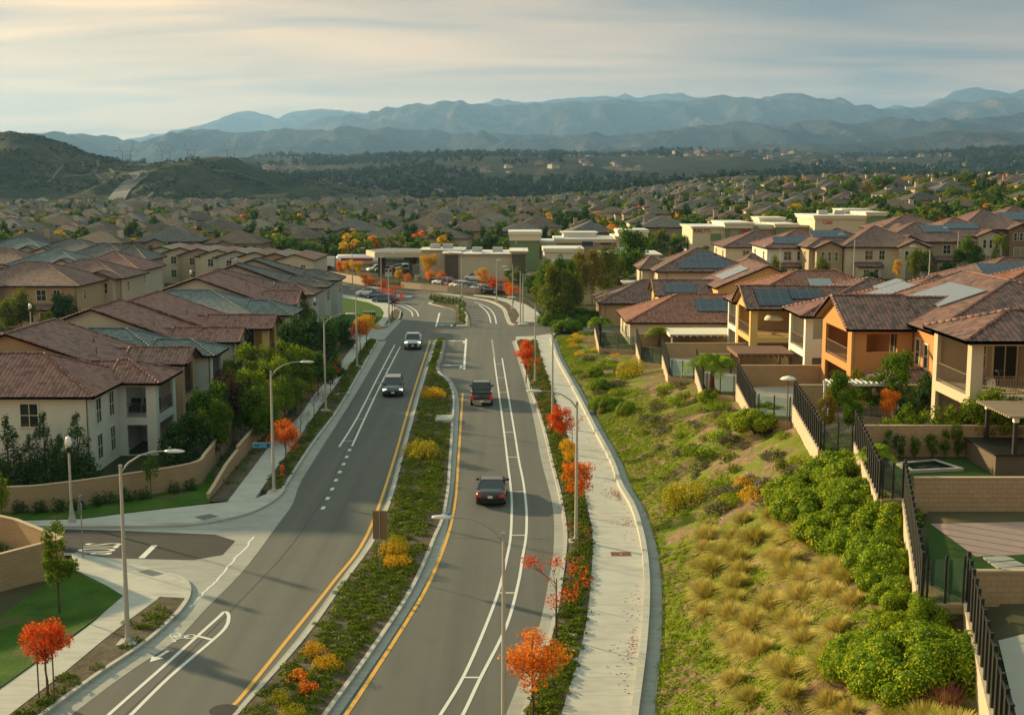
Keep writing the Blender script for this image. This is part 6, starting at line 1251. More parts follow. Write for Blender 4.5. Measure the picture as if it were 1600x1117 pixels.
    # outdoor kitchen and steel pergola at the frame edge
    x, y = at(1612, 745, Z); o = thing('outdoor_kitchen', 'dark stone outdoor kitchen counter under the grey pergola', 'kitchen counter', (x, y, Z)); m = MB(); m.box(x - 1.7, x + 3, y + .2, y + 4.2, Z, Z + 1.0); m.build('counter', M_['w_stone'], o); m = MB(); m.box(x - 1.8, x + 3.1, y + .1, y + 4.3, Z + 1.0, Z + 1.07); m.build('worktop', M_['black'], o)
    o = thing('pergola', 'grey slatted pergola with dark posts over the outdoor kitchen', 'pergola', (x, y, Z)); 
    for dx, dy in ((-.75, .4), (-.75, 4.0), (2.8, .4), (2.8, 4.0)): m = MB(); m.box(x + dx - .09, x + dx + .09, y + dy - .09, y + dy + .09, Z + 1.07, Z + 2.6); m.build('post', M_['black'], o); m = MB(); m.box(x + dx - .12, x + dx + .12, y + dy - .12, y + dy + .12, Z + 2.6, Z + 2.85); m.build('post_cap', M_['cloth_white'], o)
    m = MB(); [m.box(x - 1.2, x + 3.4, y + .1 + k * .3, y + .28 + k * .3, Z + 2.86, Z + 2.95) for k in range(15)]; m.build('slats', M_['w_taupe'], o)
    # columnar shrubs behind the lawn wall, climbing shrubs on its face
    for i, (px, py, h) in enumerate(((1402, 662, 1.5), (1428, 660, 2.0), (1454, 659, 1.6), (1486, 658, 2.2), (1507, 657, 2.2), (1525, 655, 2.3), (1541, 653, 2.5), (1556, 652, 2.8), (1572, 650, 2.9), (1588, 650, 2.6), (1604, 650, 2.4))):
        Y = 64.75; x = (px - 800) * Y / F_PX; K['column'].put(x, Y, 6.3, h + 1.05, 'yellow green columnar shrub in the row behind the lawn wall', 'shrub', 'columnar shrubs behind the lawn wall', wide=1.15)
    for i, px in enumerate((1398, 1418, 1443, 1470, 1491, 1511)):
        Y = 63.4; x = (px - 800) * Y / F_PX; K['vine'].put(x, Y, Z, 1.65, 'dark green climbing shrub in the row on the lawn wall', 'shrub', 'climbing shrubs on the lawn wall', wide=.8)
    # shaded yard: big trees, white beam pergola, parasol, hammock swing
    for px, py, Y, h, k, w, lb in ((1318, 650, 76, 3.3, 'green', .9, 'leafy green tree inside the black fence beside the parasol'), (1345, 650, 79, 3.1, 'autumn', 1.0, 'golden green tree below the white beams'), (1370, 655, 78, 2.9, 'green', 1.0, 'dark leafy tree below the white beams'), (1410, 640, 77, 4.8, 'green', .65, 'tall climber covered tree at the end of the white beams'), (1395, 655, 74, 2.6, 'orange', .8, 'low orange leaved tree in the shaded yard'), (1340, 665, 72, 2.4, 'green', .9, 'low green bush tree behind the black fence'), (1300, 640, 73, 2.8, 'autumn', .8, 'small golden tree just inside the black fence'), (1460, 640, 80, 3.0, 'dark', 1.1, 'dark bush under the orange porch roof'), (1430, 650, 74, 2.6, 'dark', 1.1, 'dark bush at the foot of the climber')):
        x = (px - 800) * Y / F_PX; K[k].put(x, Y, 5.8, h, lb, 'tree', None, wide=w)
    x0, x1, Y = (1300 - 800) * 77 / F_PX, (1415 - 800) * 77 / F_PX, 77; o = thing('pergola', 'white beamed garden frame above the shaded yard', 'pergola', (x0, Y, 5.8)); m = MB(); zt = 20.5 - (602 - 284) * 77 / F_PX
    for dy in (0, 1.2): m.bar((x0, Y + dy, zt), (x1, Y + dy, zt), .12, .16)
    for k in range(14): xx = x0 + .2 + (x1 - x0 - .4) * k / 13; m.bar((xx, Y - .2, zt + .12), (xx, Y + 1.4, zt + .12), .1, .08)
    m.build('beams', M_['lamphead'], o)
    for xx, dy in ((x0 + .1, 0), (x0 + .1, 1.2), (x1 - .1, 0), (x1 - .1, 1.2)): m = MB(); m.box(xx - .06, xx + .06, Y + dy - .06, Y + dy + .06, 5.8, zt - .08); m.build('post', M_['lamphead'], o)
    x, Y = (1237 - 800) * 74 / F_PX, 74; o = thing('parasol', 'grey white parasol open in the fenced garden', 'parasol', (x, Y, 5.8)); zt = 20.5 - (588 - 284) * 74 / F_PX; m = MB(); m.loft([[(x + r * math.cos(t), Y + r * math.sin(t), z) for t in np.linspace(0, 2 * math.pi, 13)[:-1]] for r, z in ((.5, zt - .2), (.36, zt - .08), (.06, zt))]); m.build('canopy', M_['cloth_white'], o, True); m = MB(); m.tube([(x, Y, 5.8), (x, Y, zt)], .03, 6); m.build('pole', M_['wood'], o)
    # brown pergola roof, seats; patio cover
    for (nm, lb, px0, px1, py, Y, b, dep, rm, pm, n) in (('pergola', 'brown wooden pergola roof beside the yellow house', 1160, 1240, 553, 106, 4.0, 5, 'wood', 'wood', 4), ('patio_cover', 'pale flat patio cover beside the low red roofed house', 1052, 1148, 522, 139, 1.8, 6, 'trim', 'trim', 4)):
        x0, x1 = (px0 - 800) * Y / F_PX, (px1 - 800) * Y / F_PX; zt = 20.5 - (py - 284) * Y / F_PX; o = thing(nm, lb, nm.replace('_', ' '), (x0, Y, b)); m = MB(); m.box(x0 - .3, x1 + .3, Y - .3, Y + dep, zt - .1, zt + .06); [m.box(x0 - .3 + k * (x1 - x0) / 9, x0 - .2 + k * (x1 - x0) / 9, Y - .5, Y + dep - .05, zt - .26, zt - .1) for k in range(10)]; m.build('roof', M_[rm], o)
        for k in range(n): xx = x0 + (x1 - x0) * (k % 2); yy = Y + (dep - .6) * (k // 2); m = MB(); m.box(xx - .09, xx + .09, yy - .09, yy + .09, b - .3, zt - .26); m.build('post', M_[pm], o)
    for px, py, lb in ((1205, 600, 'white cushioned seat under the brown pergola, nearer the posts'), (1225, 600, 'dark cushioned seat under the brown pergola')):
        Y = 103; x = (px - 800) * Y / F_PX; b = 3.72; o = thing('garden_seat', lb, 'seat', (x, Y, b)); cm = 'cloth_white' if 'white' in lb else 'cloth_dark'
        m = MB(); m.box(x - .6, x + .6, Y - .4, Y + .4, b + .18, b + .5); m.build('cushion', M_[cm], o); m = MB(); m.box(x - .6, x + .6, Y + .3, Y + .48, b + .5, b + .95); m.build('backrest', M_[cm], o); m = MB(); [m.box(x + sx * .5 - .05, x + sx * .5 + .05, Y + sy * .3 - .05, Y + sy * .3 + .05, b, b + .18) for sx in (-1, 1) for sy in (-1, 1)]; m.build('base', M_['wood'], o)
    # seats on the white house balcony
    for i, (x, lb) in enumerate(((-29.0, 'dark round chair on the white corner balcony'), (-27.7, 'dark cushioned bench on the white corner balcony'))):
        o = thing('balcony_seat', lb, 'seat', (x, 95.2, 3.0)); w = .4 if i == 0 else .62; m = MB(); m.box(x - w, x + w, 94.8, 95.6, 3.15, 3.5); m.build('cushion', M_['cloth_dark'], o); m = MB(); m.box(x - w, x + w, 95.45, 95.65, 3.5, 4.0); m.build('backrest', M_['cloth_dark'], o); m = MB(); [m.box(x + s * (w - .1) - .04, x + s * (w - .1) + .04, 95, 95.4, 3.0, 3.15) for s in (-1, 1)]; m.build('base', M_['black'], o)
# ------------------------------------------------------------------ lamps, signs and street furniture
def build_street():
    def cobra():
        o = thing('street_lamp', '', 'street lamp'); m = MB(); m.tube([(0, 0, 0), (0, 0, 8.0)], [.115, .062], 10); m.build('pole', M_['palepole'], o); m = MB(); m.box(-.42, .42, -.42, .42, -.1, .06); m.lathe([(.17, .06), (.17, .22), (.12, .26)], n=10); m.build('base', M_['concrete'], o)
        m = MB(); m.tube([(0, 0, 7.75), (.35, 0, 8.2), (.9, 0, 8.55), (1.5, 0, 8.72), (2.1, 0, 8.74)], [.045, .042, .036, .032, .03], 7); m.box(-.07, .07, -.07, .07, 7.95, 8.12); m.build('arm', M_['steel'], o)
        m = MB(); m.loft([[(x, y * w, 8.72 + z * h) for y, z in ((-1, -.25), (-.7, .6), (0, 1), (.7, .6), (1, -.25), (0, -.5))] for x, w, h in ((1.98, .06, .05), (2.15, .14, .10), (2.45, .16, .11), (2.75, .13, .08), (2.85, .05, .04))]); h = m.build('lamp_head', M_['lamphead'], o, True); m = MB(); m.lathe([(.05, 0), (.05, .1)], (2.2, 0, 8.82), 8); m.build('photocell', M_['sign_blue'], h); return o
    def globe():
        o = thing('globe_lamp', '', 'street lamp'); m = MB(); m.lathe([(.26, -.05), (.24, .18), (.15, .5), (.10, .9), (.075, 1.2), (.065, 4.3)], n=10); m.build('pole', M_['palepole'], o); m = MB(); m.lathe([(.09, 4.3), (.16, 4.36), (.18, 4.6), (.15, 4.66)], n=10); m.build('collar', M_['black'], o); m = MB(); m.lathe([(.15, 4.66), (.21, 4.85), (.19, 5.08), (.12, 5.24), (.03, 5.32)], n=12); m.build('globe', M_['globe'], o, True); return o
    C = None
    for px, py, rz, sc, lb in ((200, 1004, 0, 1.0, 'tall lamp post with curved arm, nearest on the left, before the white house'), (428, 769, 0, 1.0, 'tall lamp post with curved arm and blue street sign'), (509, 641, 0, 1.0, 'tall lamp post with curved arm beyond the willows'), (558, 573, 0, 1.0, 'tall lamp post by the far orange maple'), (787, 1135, 178, .93, 'tall lamp post arching over the near right lane'), (900, 846, 180, 1.0, 'tall lamp post in the middle of the right strip'), (863, 668, 180, 1.0, 'tall lamp post in the right strip farther than the golden maple'), (836, 597, 180, 1.0, 'tall lamp post beside the tall red maple'), (608, 507, 0, 1.0, 'tall lamp post on the far corner bed'), (813, 506, 180, .95, 'tall lamp post at the far corner, left of a pair'), (817, 507, 180, .9, 'tall lamp post at the far corner, right of a pair'), (776, 471, 180, .95, 'tall lamp post on the outer curve'), (722, 463, 180, .9, 'thin lamp post at the car park edge'), (551, 452, 0, .9, 'thin lamp post by the far left kerb'), (801, 482, 180, .9, 'tall lamp post among the curve maples'), (596, 466, 20, .9, 'thin lamp post by the waiting cars')):
        x, y = at(px, py, .1)
        if C is None: C = cobra(); C.location = (x, y, .1); C.rotation_euler = (0, 0, R(rz)); tag(C, lb, None, 'tall street lamps along the road')
        else: dup(C, (x, y, .1), R(rz), lb, 'tall street lamps along the road', sc)
    for px, py, Y, z, lb in ((1452, 480, 170, 3.6, 'tall lamp post on the right side street, nearer'), (1334, 450, 210, 3.6, 'tall lamp post before the cream townhouses'), (1495, 412, 222, 4.2, 'tall lamp post before the gabled white house'), (1219, 460, 195, 2.5, 'short lamp post behind the solar roofs')):
        x = (px - 800) * Y / F_PX; dup(C, (x, Y, z), R(180), lb, 'tall street lamps along the road', .95)
    G = None
    for px, py, h, lb in ((113, 816, 1.0, 'white globe lamp on a pale post at the side street corner'), (50, 540, 1.0, 'white globe lamp behind the red roofs'), (493, 528, 1.0, 'white globe lamp among the left trees'), (300, 470, 1.0, 'white globe lamp before the far row houses, right'), (246, 462, 1.0, 'white globe lamp before the far row houses, left'), (30, 600, 1.0, 'white globe lamp half hidden behind roofs')):
        x, y = at(px, py, .1)
        if lb.endswith('half hidden behind roofs'): continue
        if G is None: G = globe(); G.location = (x, y, .1); tag(G, lb, None, 'white globe lamps')
        else: dup(G, (x, y, .1), 0, lb, 'white globe lamps', h)
    # street-name sign on the second lamp: hangs from the pole towards the pavement
    x, y = at(428, 769, .1); z = CAM_H - (699 - 284) * y / F_PX; o = thing('street_sign', 'pale blue street name sign on the second lamp post', 'sign', (x, y - .1, z)); m = MB(); m.box(x - 1.30, x - .12, y - .16, y - .13, z - .16, z + .16); m.build('plate', M_['sign_blue'], o)
    m = MB(); m.box(x - .36, x - .16, y - .168, y - .162, z - .14, z + .14); [m.box(x + a, x + a + .05, y - .168, y - .162, z - .07, z + .07) for a in (-1.16, -1.08, -.98, -.90)]; [m.box(x + a, x + a + .08, y - .168, y - .162, z + .03, z + .07) for a in (-1.16, -.98)]; m.build('lettering', M_['sign_navy'], o); m = MB(); m.box(x - 1.30, x - .05, y - .13, y - .10, z + .16, z + .19); m.build('bracket', M_['steel'], o)
    # small black banner bracket plate on the same pole
    x2, y2 = at(594, 893, .13); o = thing('median_sign', 'brown back of a rectangular sign on a thin post in the median', 'sign', (x2, y2, .13)); s = y2 / F_PX; zb, zt = CAM_H - (854 - 284) * s, CAM_H - (807 - 284) * s; m = MB(); m.tube([(x2, y2, .1), (x2, y2, zt - .05)], .03, 6); m.build('post', M_['steel'], o); m = MB(); m.box(x2 - .36, x2 + .38, y2 + .04, y2 + .07, zb, zt); m.build('panel', M_['sign_tan'], o)
    x, y = at(130, 872, .1); o = thing('stop_sign_post', 'narrow sign seen edge on at the side street corner', 'sign', (x, y, .1)); m = MB(); m.tube([(x, y, 0), (x, y, 3.2)], .035, 6); m.build('post', M_['steel'], o); m = MB(); m.loft([[(x + dx, y + .36 * math.cos(t), 2.9 + .36 * math.sin(t)) for t in np.linspace(math.pi / 8, 2 * math.pi + math.pi / 8, 9)[:-1]] for dx in (-.06, -.04)]); pl = m.build('plate', M_['lattice'], o); m = MB(); m.face([(x - .064, y + .34 * math.cos(t), 2.9 + .34 * math.sin(t)) for t in np.linspace(math.pi / 8, 2 * math.pi + math.pi / 8, 9)[:-1]][::-1]); m.build('red_face', M_['red'], pl); m = MB(); m.box(x - .02, x + .02, y - .22, y + .22, 3.32, 3.62); m.build('name_plate', M_['lattice'], o)
    x, y = at(441, 742, .12); o = thing('fire_hydrant', 'orange red fire hydrant at the foot of the lamp post', 'hydrant', (x, y, .12)); m = MB(); m.lathe([(.17, 0), (.17, .06), (.12, .08), (.12, .52), (.16, .54), (.15, .62), (.09, .74), (.03, .78)], (x, y, .12), 12); m.build('barrel', M_['hydrant'], o); m = MB(); m.tube([(x - .2, y, .55), (x + .2, y, .55)], .06, 8); m.tube([(x, y - .2, .5), (x, y, .5)], .08, 8); m.build('outlets', M_['hydrant'], o)
    x, y = at(577, 500, .1); o = thing('utility_cabinet', 'dark green utility cabinet with pale lid on the far lawn', 'utility cabinet', (x, y, .1)); m = MB(); m.box(x - .9, x + .9, y - .6, y + .6, 0, 1.25); m.build('cabinet', M_['darkgreen'], o); m = MB(); m.box(x - .95, x + .95, y - .65, y + .65, 1.25, 1.4); m.build('lid', M_['w_sage'], o)
    # power pylons behind the saddle
    P = None
    for px, Yd, lb in ((205, 1750, 'lattice power pylon over the saddle, nearest the dark hill'), (266, 1900, 'lattice power pylon second from the dark hill'), (305, 2050, 'faint lattice power pylon third from the dark hill'), (366, 1950, 'lattice power pylon farthest from the dark hill')):
        x = (px - 800) * Yd / F_PX; z = CAM_H + (284 - 224) * Yd / F_PX - 50
        if P is None:
            P = thing('power_pylon', lb, 'pylon', (0, 0, 0), 0, 'power pylons behind the saddle'); m = MB()
            for sx in (-1, 1):
                for sy in (-1, 1): m.bar((sx * 7, sy * 5, 0), (sx * 4 + sx * 1.2, sy * 1.2, 36), .55, .55)
            for k in range(6):
                z0, z1 = k * 6, k * 6 + 6; a0, a1 = 7 - 1.8 * z0 / 36, 7 - 1.8 * z1 / 36
                for sx in (-1, 1): m.bar((sx * a0, -3.5, z0), (-sx * a1, -3, z1), .3, .3)
            m.build('tower', M_['lattice'], P); m = MB()
            m.bar((-16, 0, 38), (16, 0, 38), .7, .7); m.bar((-5.2, 0, 36), (-9, 0, 44), .6, .6); m.bar((5.2, 0, 36), (9, 0, 44), .6, .6); m.bar((-9, 0, 44), (-9.6, 0, 50), .5, .5); m.bar((9, 0, 44), (9.6, 0, 50), .5, .5); m.bar((-16, 0, 38), (-9, 0, 44), .4, .4); m.bar((16, 0, 38), (9, 0, 44), .4, .4); m.bar((-9, 0, 44), (9, 0, 41), .3, .3); m.build('crossarm', M_['lattice'], P); P.location = (x, Yd, z); P.rotation_euler = (0, 0, R(8))
        else: dup(P, (x, Yd, z), R(random.uniform(-5, 15)), lb, 'power pylons behind the saddle')
t = NT('clear_glass'); tr = t.n('ShaderNodeBsdfTransparent'); tr.inputs[0].default_value = (.86, .92, .90, 1); gl = t.n('ShaderNodeBsdfGlossy', i_Roughness=.03); mx = t.n('ShaderNodeMixShader'); mx.inputs[0].default_value = .10
t.nt.links.new(tr.outputs[0], mx.inputs[1]); t.nt.links.new(gl.outputs[0], mx.inputs[2]); t.nt.links.new(mx.outputs[0], t.out.inputs[0]); MATS['clear'] = t.mat
# ------------------------------------------------------------------ vehicles
def vehicle(kind, paint, label, x, y, z, rz, group=None, lit=False, rear=False):
    """Front towards +y before turning by rz. kind: sedan, suv, pickup, hatch."""
    o = thing({'sedan': 'sedan_car', 'suv': 'suv_car', 'pickup': 'pickup_truck', 'hatch': 'parked_car'}[kind], label, {'pickup': 'pickup truck'}.get(kind, 'car'), (0, 0, 0), 0, group)
    L, W, H, gr = {'sedan': (4.75, .93, 1.43, .16), 'suv': (4.7, .97, 1.70, .22), 'pickup': (5.7, 1.0, 1.90, .30), 'hatch': (4.4, .9, 1.5, .18)}[kind]; h2 = L / 2
    bz = {'sedan': .98, 'suv': 1.10, 'pickup': 1.22, 'hatch': 1.0}[kind]; P = M_[paint]
    def ring(y_, zl, zh, w): return [(-w * .90, y_, zl), (w * .90, y_, zl), (w, y_, zl + (zh - zl) * .30), (w, y_, zl + (zh - zl) * .70), (w * .90, y_, zh), (w * .5, y_, zh + .03), (-w * .5, y_, zh + .03), (-w * .90, y_, zh), (-w, y_, zl + (zh - zl) * .70), (-w, y_, zl + (zh - zl) * .30)]
    m = MB(); fb = bz - (.16 if kind != 'pickup' else .08)
    st = [(-h2, gr + .18, bz - .14, W * .90), (-h2 + .10, gr + .06, bz - .03, W * .97), (-h2 + .5, gr, bz, W), (-.3, gr, bz, W), (h2 * .42, gr, bz - .02, W), (h2 - .55, gr, fb, W * .98), (h2 - .12, gr + .05, fb - .10, W * .93), (h2, gr + .15, fb - .24, W * .84)]
    m.loft([ring(*s) for s in st]); body = m.build('body', P, o, True)
    cy = {'sedan': (-1.62, -.72, .30, 1.25), 'suv': (-2.2, -1.85, .35, 1.15), 'pickup': (-.55, -.25, 1.0, 1.75), 'hatch': (-2.0, -1.45, .45, 1.30)}[kind]
    c = lambda y_, z_, w: [(-w, y_, z_), (w, y_, z_)]
    g = MB(); wb, wt = W * .93, W * .74; B = [(-wb, cy[0], bz), (wb, cy[0], bz), (wb, cy[3], bz), (-wb, cy[3], bz)]; Tt = [(-wt, cy[1], H - .05), (wt, cy[1], H - .05), (wt, cy[2], H - .05), (-wt, cy[2], H - .05)]
    for i in range(4): j = (i + 1) % 4; g.face((B[i], B[j], Tt[j], Tt[i]))
    g.build('windows', M_['carglass'], o)
    r = MB(); r.loft([[(-wt - .015, cy[1] - .05, H - .06), (wt + .015, cy[1] - .05, H - .06), (wt + .015, cy[2] + .06, H - .06), (-wt - .015, cy[2] + .06, H - .06)], [(-wt - .01, cy[1], H - .02), (wt + .01, cy[1], H - .02), (wt + .01, cy[2], H - .02), (-wt - .01, cy[2], H - .02)], [(-wt * .86, cy[1] + .14, H), (wt * .86, cy[1] + .14, H), (wt * .86, cy[2] - .14, H), (-wt * .86, cy[2] - .14, H)]])
    for sx in (-1, 1):
        for a, b in (((sx * wb, cy[0], bz), (sx * wt, cy[1], H - .05)), ((sx * wb, cy[3], bz), (sx * wt, cy[2], H - .05)), ((sx * wb, (cy[0] + cy[3]) / 2 - .15, bz), (sx * wt, (cy[1] + cy[2]) / 2 - .1, H - .05))): r.bar(a, b, .07, .07)
    r.build('roof', P, o)
    if kind == 'pickup':
        b = MB(); b.box(-W * .82, W * .82, -h2 + .12, cy[0] - .05, bz + .005, bz + .02); b.build('cargo_bed', M_['rubber'], o)
        b = MB(); b.box(-W * .99, -W * .84, -h2 + .1, cy[0], bz, bz + .12); b.box(W * .84, W * .99, -h2 + .1, cy[0], bz, bz + .12); b.box(-W * .84, W * .84, -h2 + .02, -h2 + .14, bz - .05, bz + .12); b.build('bed_rail', P, o)
    for sx in (-1, 1):
        for yw in (-h2 + .95, h2 - .92):
            R_ = {'pickup': .41, 'suv': .36}.get(kind, .33); m = MB(); m.tube([(sx * (W - .22), yw, R_), (sx * (W + .015), yw, R_)], R_, 18); w_ = m.build('wheel', M_['rubber'], o); m = MB(); m.tube([(sx * (W + .012), yw, R_), (sx * (W + .025), yw, R_)], R_ * .62, 12); m.build('rim', M_['p_silver'], w_)
        m = MB(); m.box(sx * (W + .06) - .10, sx * (W + .06) + .10, cy[3] - .35, cy[3] - .25, bz - .02, bz + .14); m.build('mirror', P, o)
        m = MB(); m.box(sx * W * .80 - .17, sx * W * .80 + .17, h2 - .20, h2 - .06, fb - .24, fb - .11); m.build('headlight', M_['lamp_on' if lit else 'lens'], o)
        m = MB()
        if kind == 'pickup': m.box(sx * W * .86 - .11, sx * W * .86 + .11, -h2 - .02, -h2 + .14, bz - .52, bz - .12)
        else: m.box(sx * W * .79 - .14, sx * W * .79 + .14, -h2 - .02, -h2 + .14, bz - .31, bz - .15)
        m.build('tail_light', M_['tail'], o)
    m = MB(); m.box(-W * .86, W * .86, -h2 - .05, -h2 + .10, gr + .10, gr + .34); m.build('rear_bumper', M_['chrome'] if kind == 'pickup' else M_['rubber'], o)
    m = MB(); m.box(-W * .55, W * .55, h2 - .10, h2 + .02, gr + .12, fb - .30); m.build('grille', M_['rubber'], o)
    for yy, zz in ((-h2 - .06, bz - .38 if kind != 'pickup' else gr + .16), (h2 + .03, gr + .2)): m = MB(); m.box(-.16, .16, yy - .012, yy + .012, zz, zz + .15); m.build('number_plate', M_['cloth_white'], o)
    o.location = (x, y, z); o.rotation_euler = (0, 0, rz); return o
def build_vehicles():
    for k, p, px, py, rz, lb, lit in (('sedan', 'p_black', 766, 792, R(-2), 'black sedan with red tail lights driving away in the near lane', False), ('pickup', 'p_black', 752.5, 634, R(1.5), 'black pickup truck with red tail lights driving away', False), ('suv', 'p_grey', 615.5, 609, R(180 + 4), 'grey green suv with lit headlights coming down the left lanes', True), ('pickup', 'p_silver', 646.5, 539, R(180 + 3), 'silver pickup truck coming through the crossing', True)):
        x, y = at(px, py); L = 2.4 if abs(rz) < 1 else -2.4; x, y = x - math.sin(rz) * 2.3, y + math.cos(rz) * 2.3 * (1 if abs(rz) < 1 else -1) * (1 if abs(rz) < 1 else -1); vehicle(k, p, lb, x, y, 0.0, rz, 'cars driving on the road', lit)
    g = 'parked cars'; protos = {}
    def park(k, p, px, py, rz, lb, Y=None, z=0.0):
        x, y = at(px, py, z) if Y is None else ((px - 800) * Y / F_PX, Y)
        if (k, p) in protos: return dup(protos[k, p], (x, y, z), rz, lb, g)
        protos[k, p] = vehicle(k, p, lb, x, y, z, rz, g)
    for i, (px, py, p, k, lb) in enumerate(((692, 446, 'p_white', 'suv', 'white parked suv, first in the row by the orange maples'), (701, 447.5, 'p_dark', 'hatch', 'dark parked car second in the car park row'), (710, 449, 'p_red', 'hatch', 'red parked car in the car park row'), (718, 450, 'p_white', 'hatch', 'white parked car beside the red one'), (726, 451, 'p_silver', 'sedan', 'silver parked car in the middle of the car park row'), (734, 452, 'p_steelblue', 'hatch', 'blue grey parked car in the car park row'), (742, 453, 'p_blue', 'hatch', 'dark blue parked car in the car park row'), (750, 455.5, 'p_white', 'sedan', 'white parked car near the golden tree'), (761, 457.5, 'p_silver', 'hatch', 'silver parked car beyond the golden tree'), (770, 458.5, 'p_dark', 'suv', 'dark parked suv at the end of the car park row'))): park(k, p, px, py, R(48), lb)
    for px, py, p, k, rz, lb in ((746, 440, 'p_white', 'pickup', 60, 'white parked pickup truck behind the car park row'), (767, 436, 'p_silver', 'sedan', 90, 'silver parked car near the pale shop wall'), (780, 437, 'p_white', 'sedan', 90, 'white parked car before the small shop'), (792, 436, 'p_steelblue', 'sedan', 90, 'blue grey parked car before the small shop'), (809, 434, 'p_white', 'suv', 80, 'white parked suv beside the far lamps'), (818, 440, 'p_silver', 'hatch', 80, 'silver parked car behind the far pavement trees'), (589, 425, 'p_white', 'suv', 115, 'white suv beside the petrol station pumps'), (601, 425.5, 'p_dark', 'sedan', 110, 'dark sedan beside the white suv at the pumps'), (622, 422, 'p_red', 'sedan', 100, 'red car under the petrol station canopy'), (633, 424.5, 'p_silver', 'suv', 100, 'silver suv under the petrol station canopy'), (646, 424, 'p_dark', 'sedan', 100, 'dark car under the far end of the canopy'), (660, 425, 'p_black', 'sedan', 100, 'black car by the shop door of the petrol station'), (577, 463, 'p_white', 'suv', 75, 'white suv waiting at the far left bend'), (590, 466, 'p_steelblue', 'sedan', 75, 'blue grey car waiting at the far left bend'), (602, 473, 'p_blue', 'hatch', 75, 'dark blue car nearest the far corner bed')): park(k, p, px, py, R(rz), lb)
    for px, Y, z, p, k, rz, lb in ((1480, 190, 3.75, 'p_white', 'suv', -60, 'white suv parked on the right side street'), (1500, 196, 3.75, 'p_silver', 'suv', -60, 'silver suv parked behind the white one on the side street'), (1372, 190, 3.4, 'p_blue', 'sedan', -75, 'dark blue car parked at the side street kerb'), (1420, 215, 3.8, 'p_black', 'suv', 160, 'black suv in the townhouse driveway'), (1408, 216, 3.8, 'p_black', 'sedan', 160, 'black car beside the black suv in the driveway'), (203, 206, .05, 'p_white', 'suv', 60, 'white suv parked before the left cream houses'), (125, 178, .05, 'p_dark', 'suv', 40, 'dark car roof between the left trees')): park(k, p, px, 0, R(rz), lb, Y, z)
    # tanker at the petrol station
    x, y = at(561, 421); o = thing('tanker_truck', 'white tanker truck with red side band at the petrol station', 'truck', (x, y, 0)); m = MB(); m.tube([(x - 5.2, y, 2.35), (x - 4.9, y, 2.35), (x + 4.9, y, 2.35), (x + 5.2, y, 2.35)], [.8, 1.2, 1.2, .8], 14); m.build('tank', M_['p_white'], o, True); m = MB(); m.box(x - 4.0, x + 3.4, y - 1.24, y - 1.19, 2.05, 2.75); m.build('red_band', M_['red'], o)
    m = MB(); m.box(x - 7.8, x - 5.6, y - 1.1, y + 1.1, .7, 3.0); m.build('cab', M_['p_white'], o); m = MB(); m.box(x - 7.9, x - 7.75, y - .9, y + .9, 1.9, 2.8); m.build('windscreen', M_['carglass'], o)
    for wx in (-6.9, -4, -2.9, 3, 4.1):
        for sy in (-1, 1): m = MB(); m.tube([(x + wx, y + sy * .8, .5), (x + wx, y + sy * 1.12, .5)], .5, 12); m.build('wheel', M_['rubber'], o)
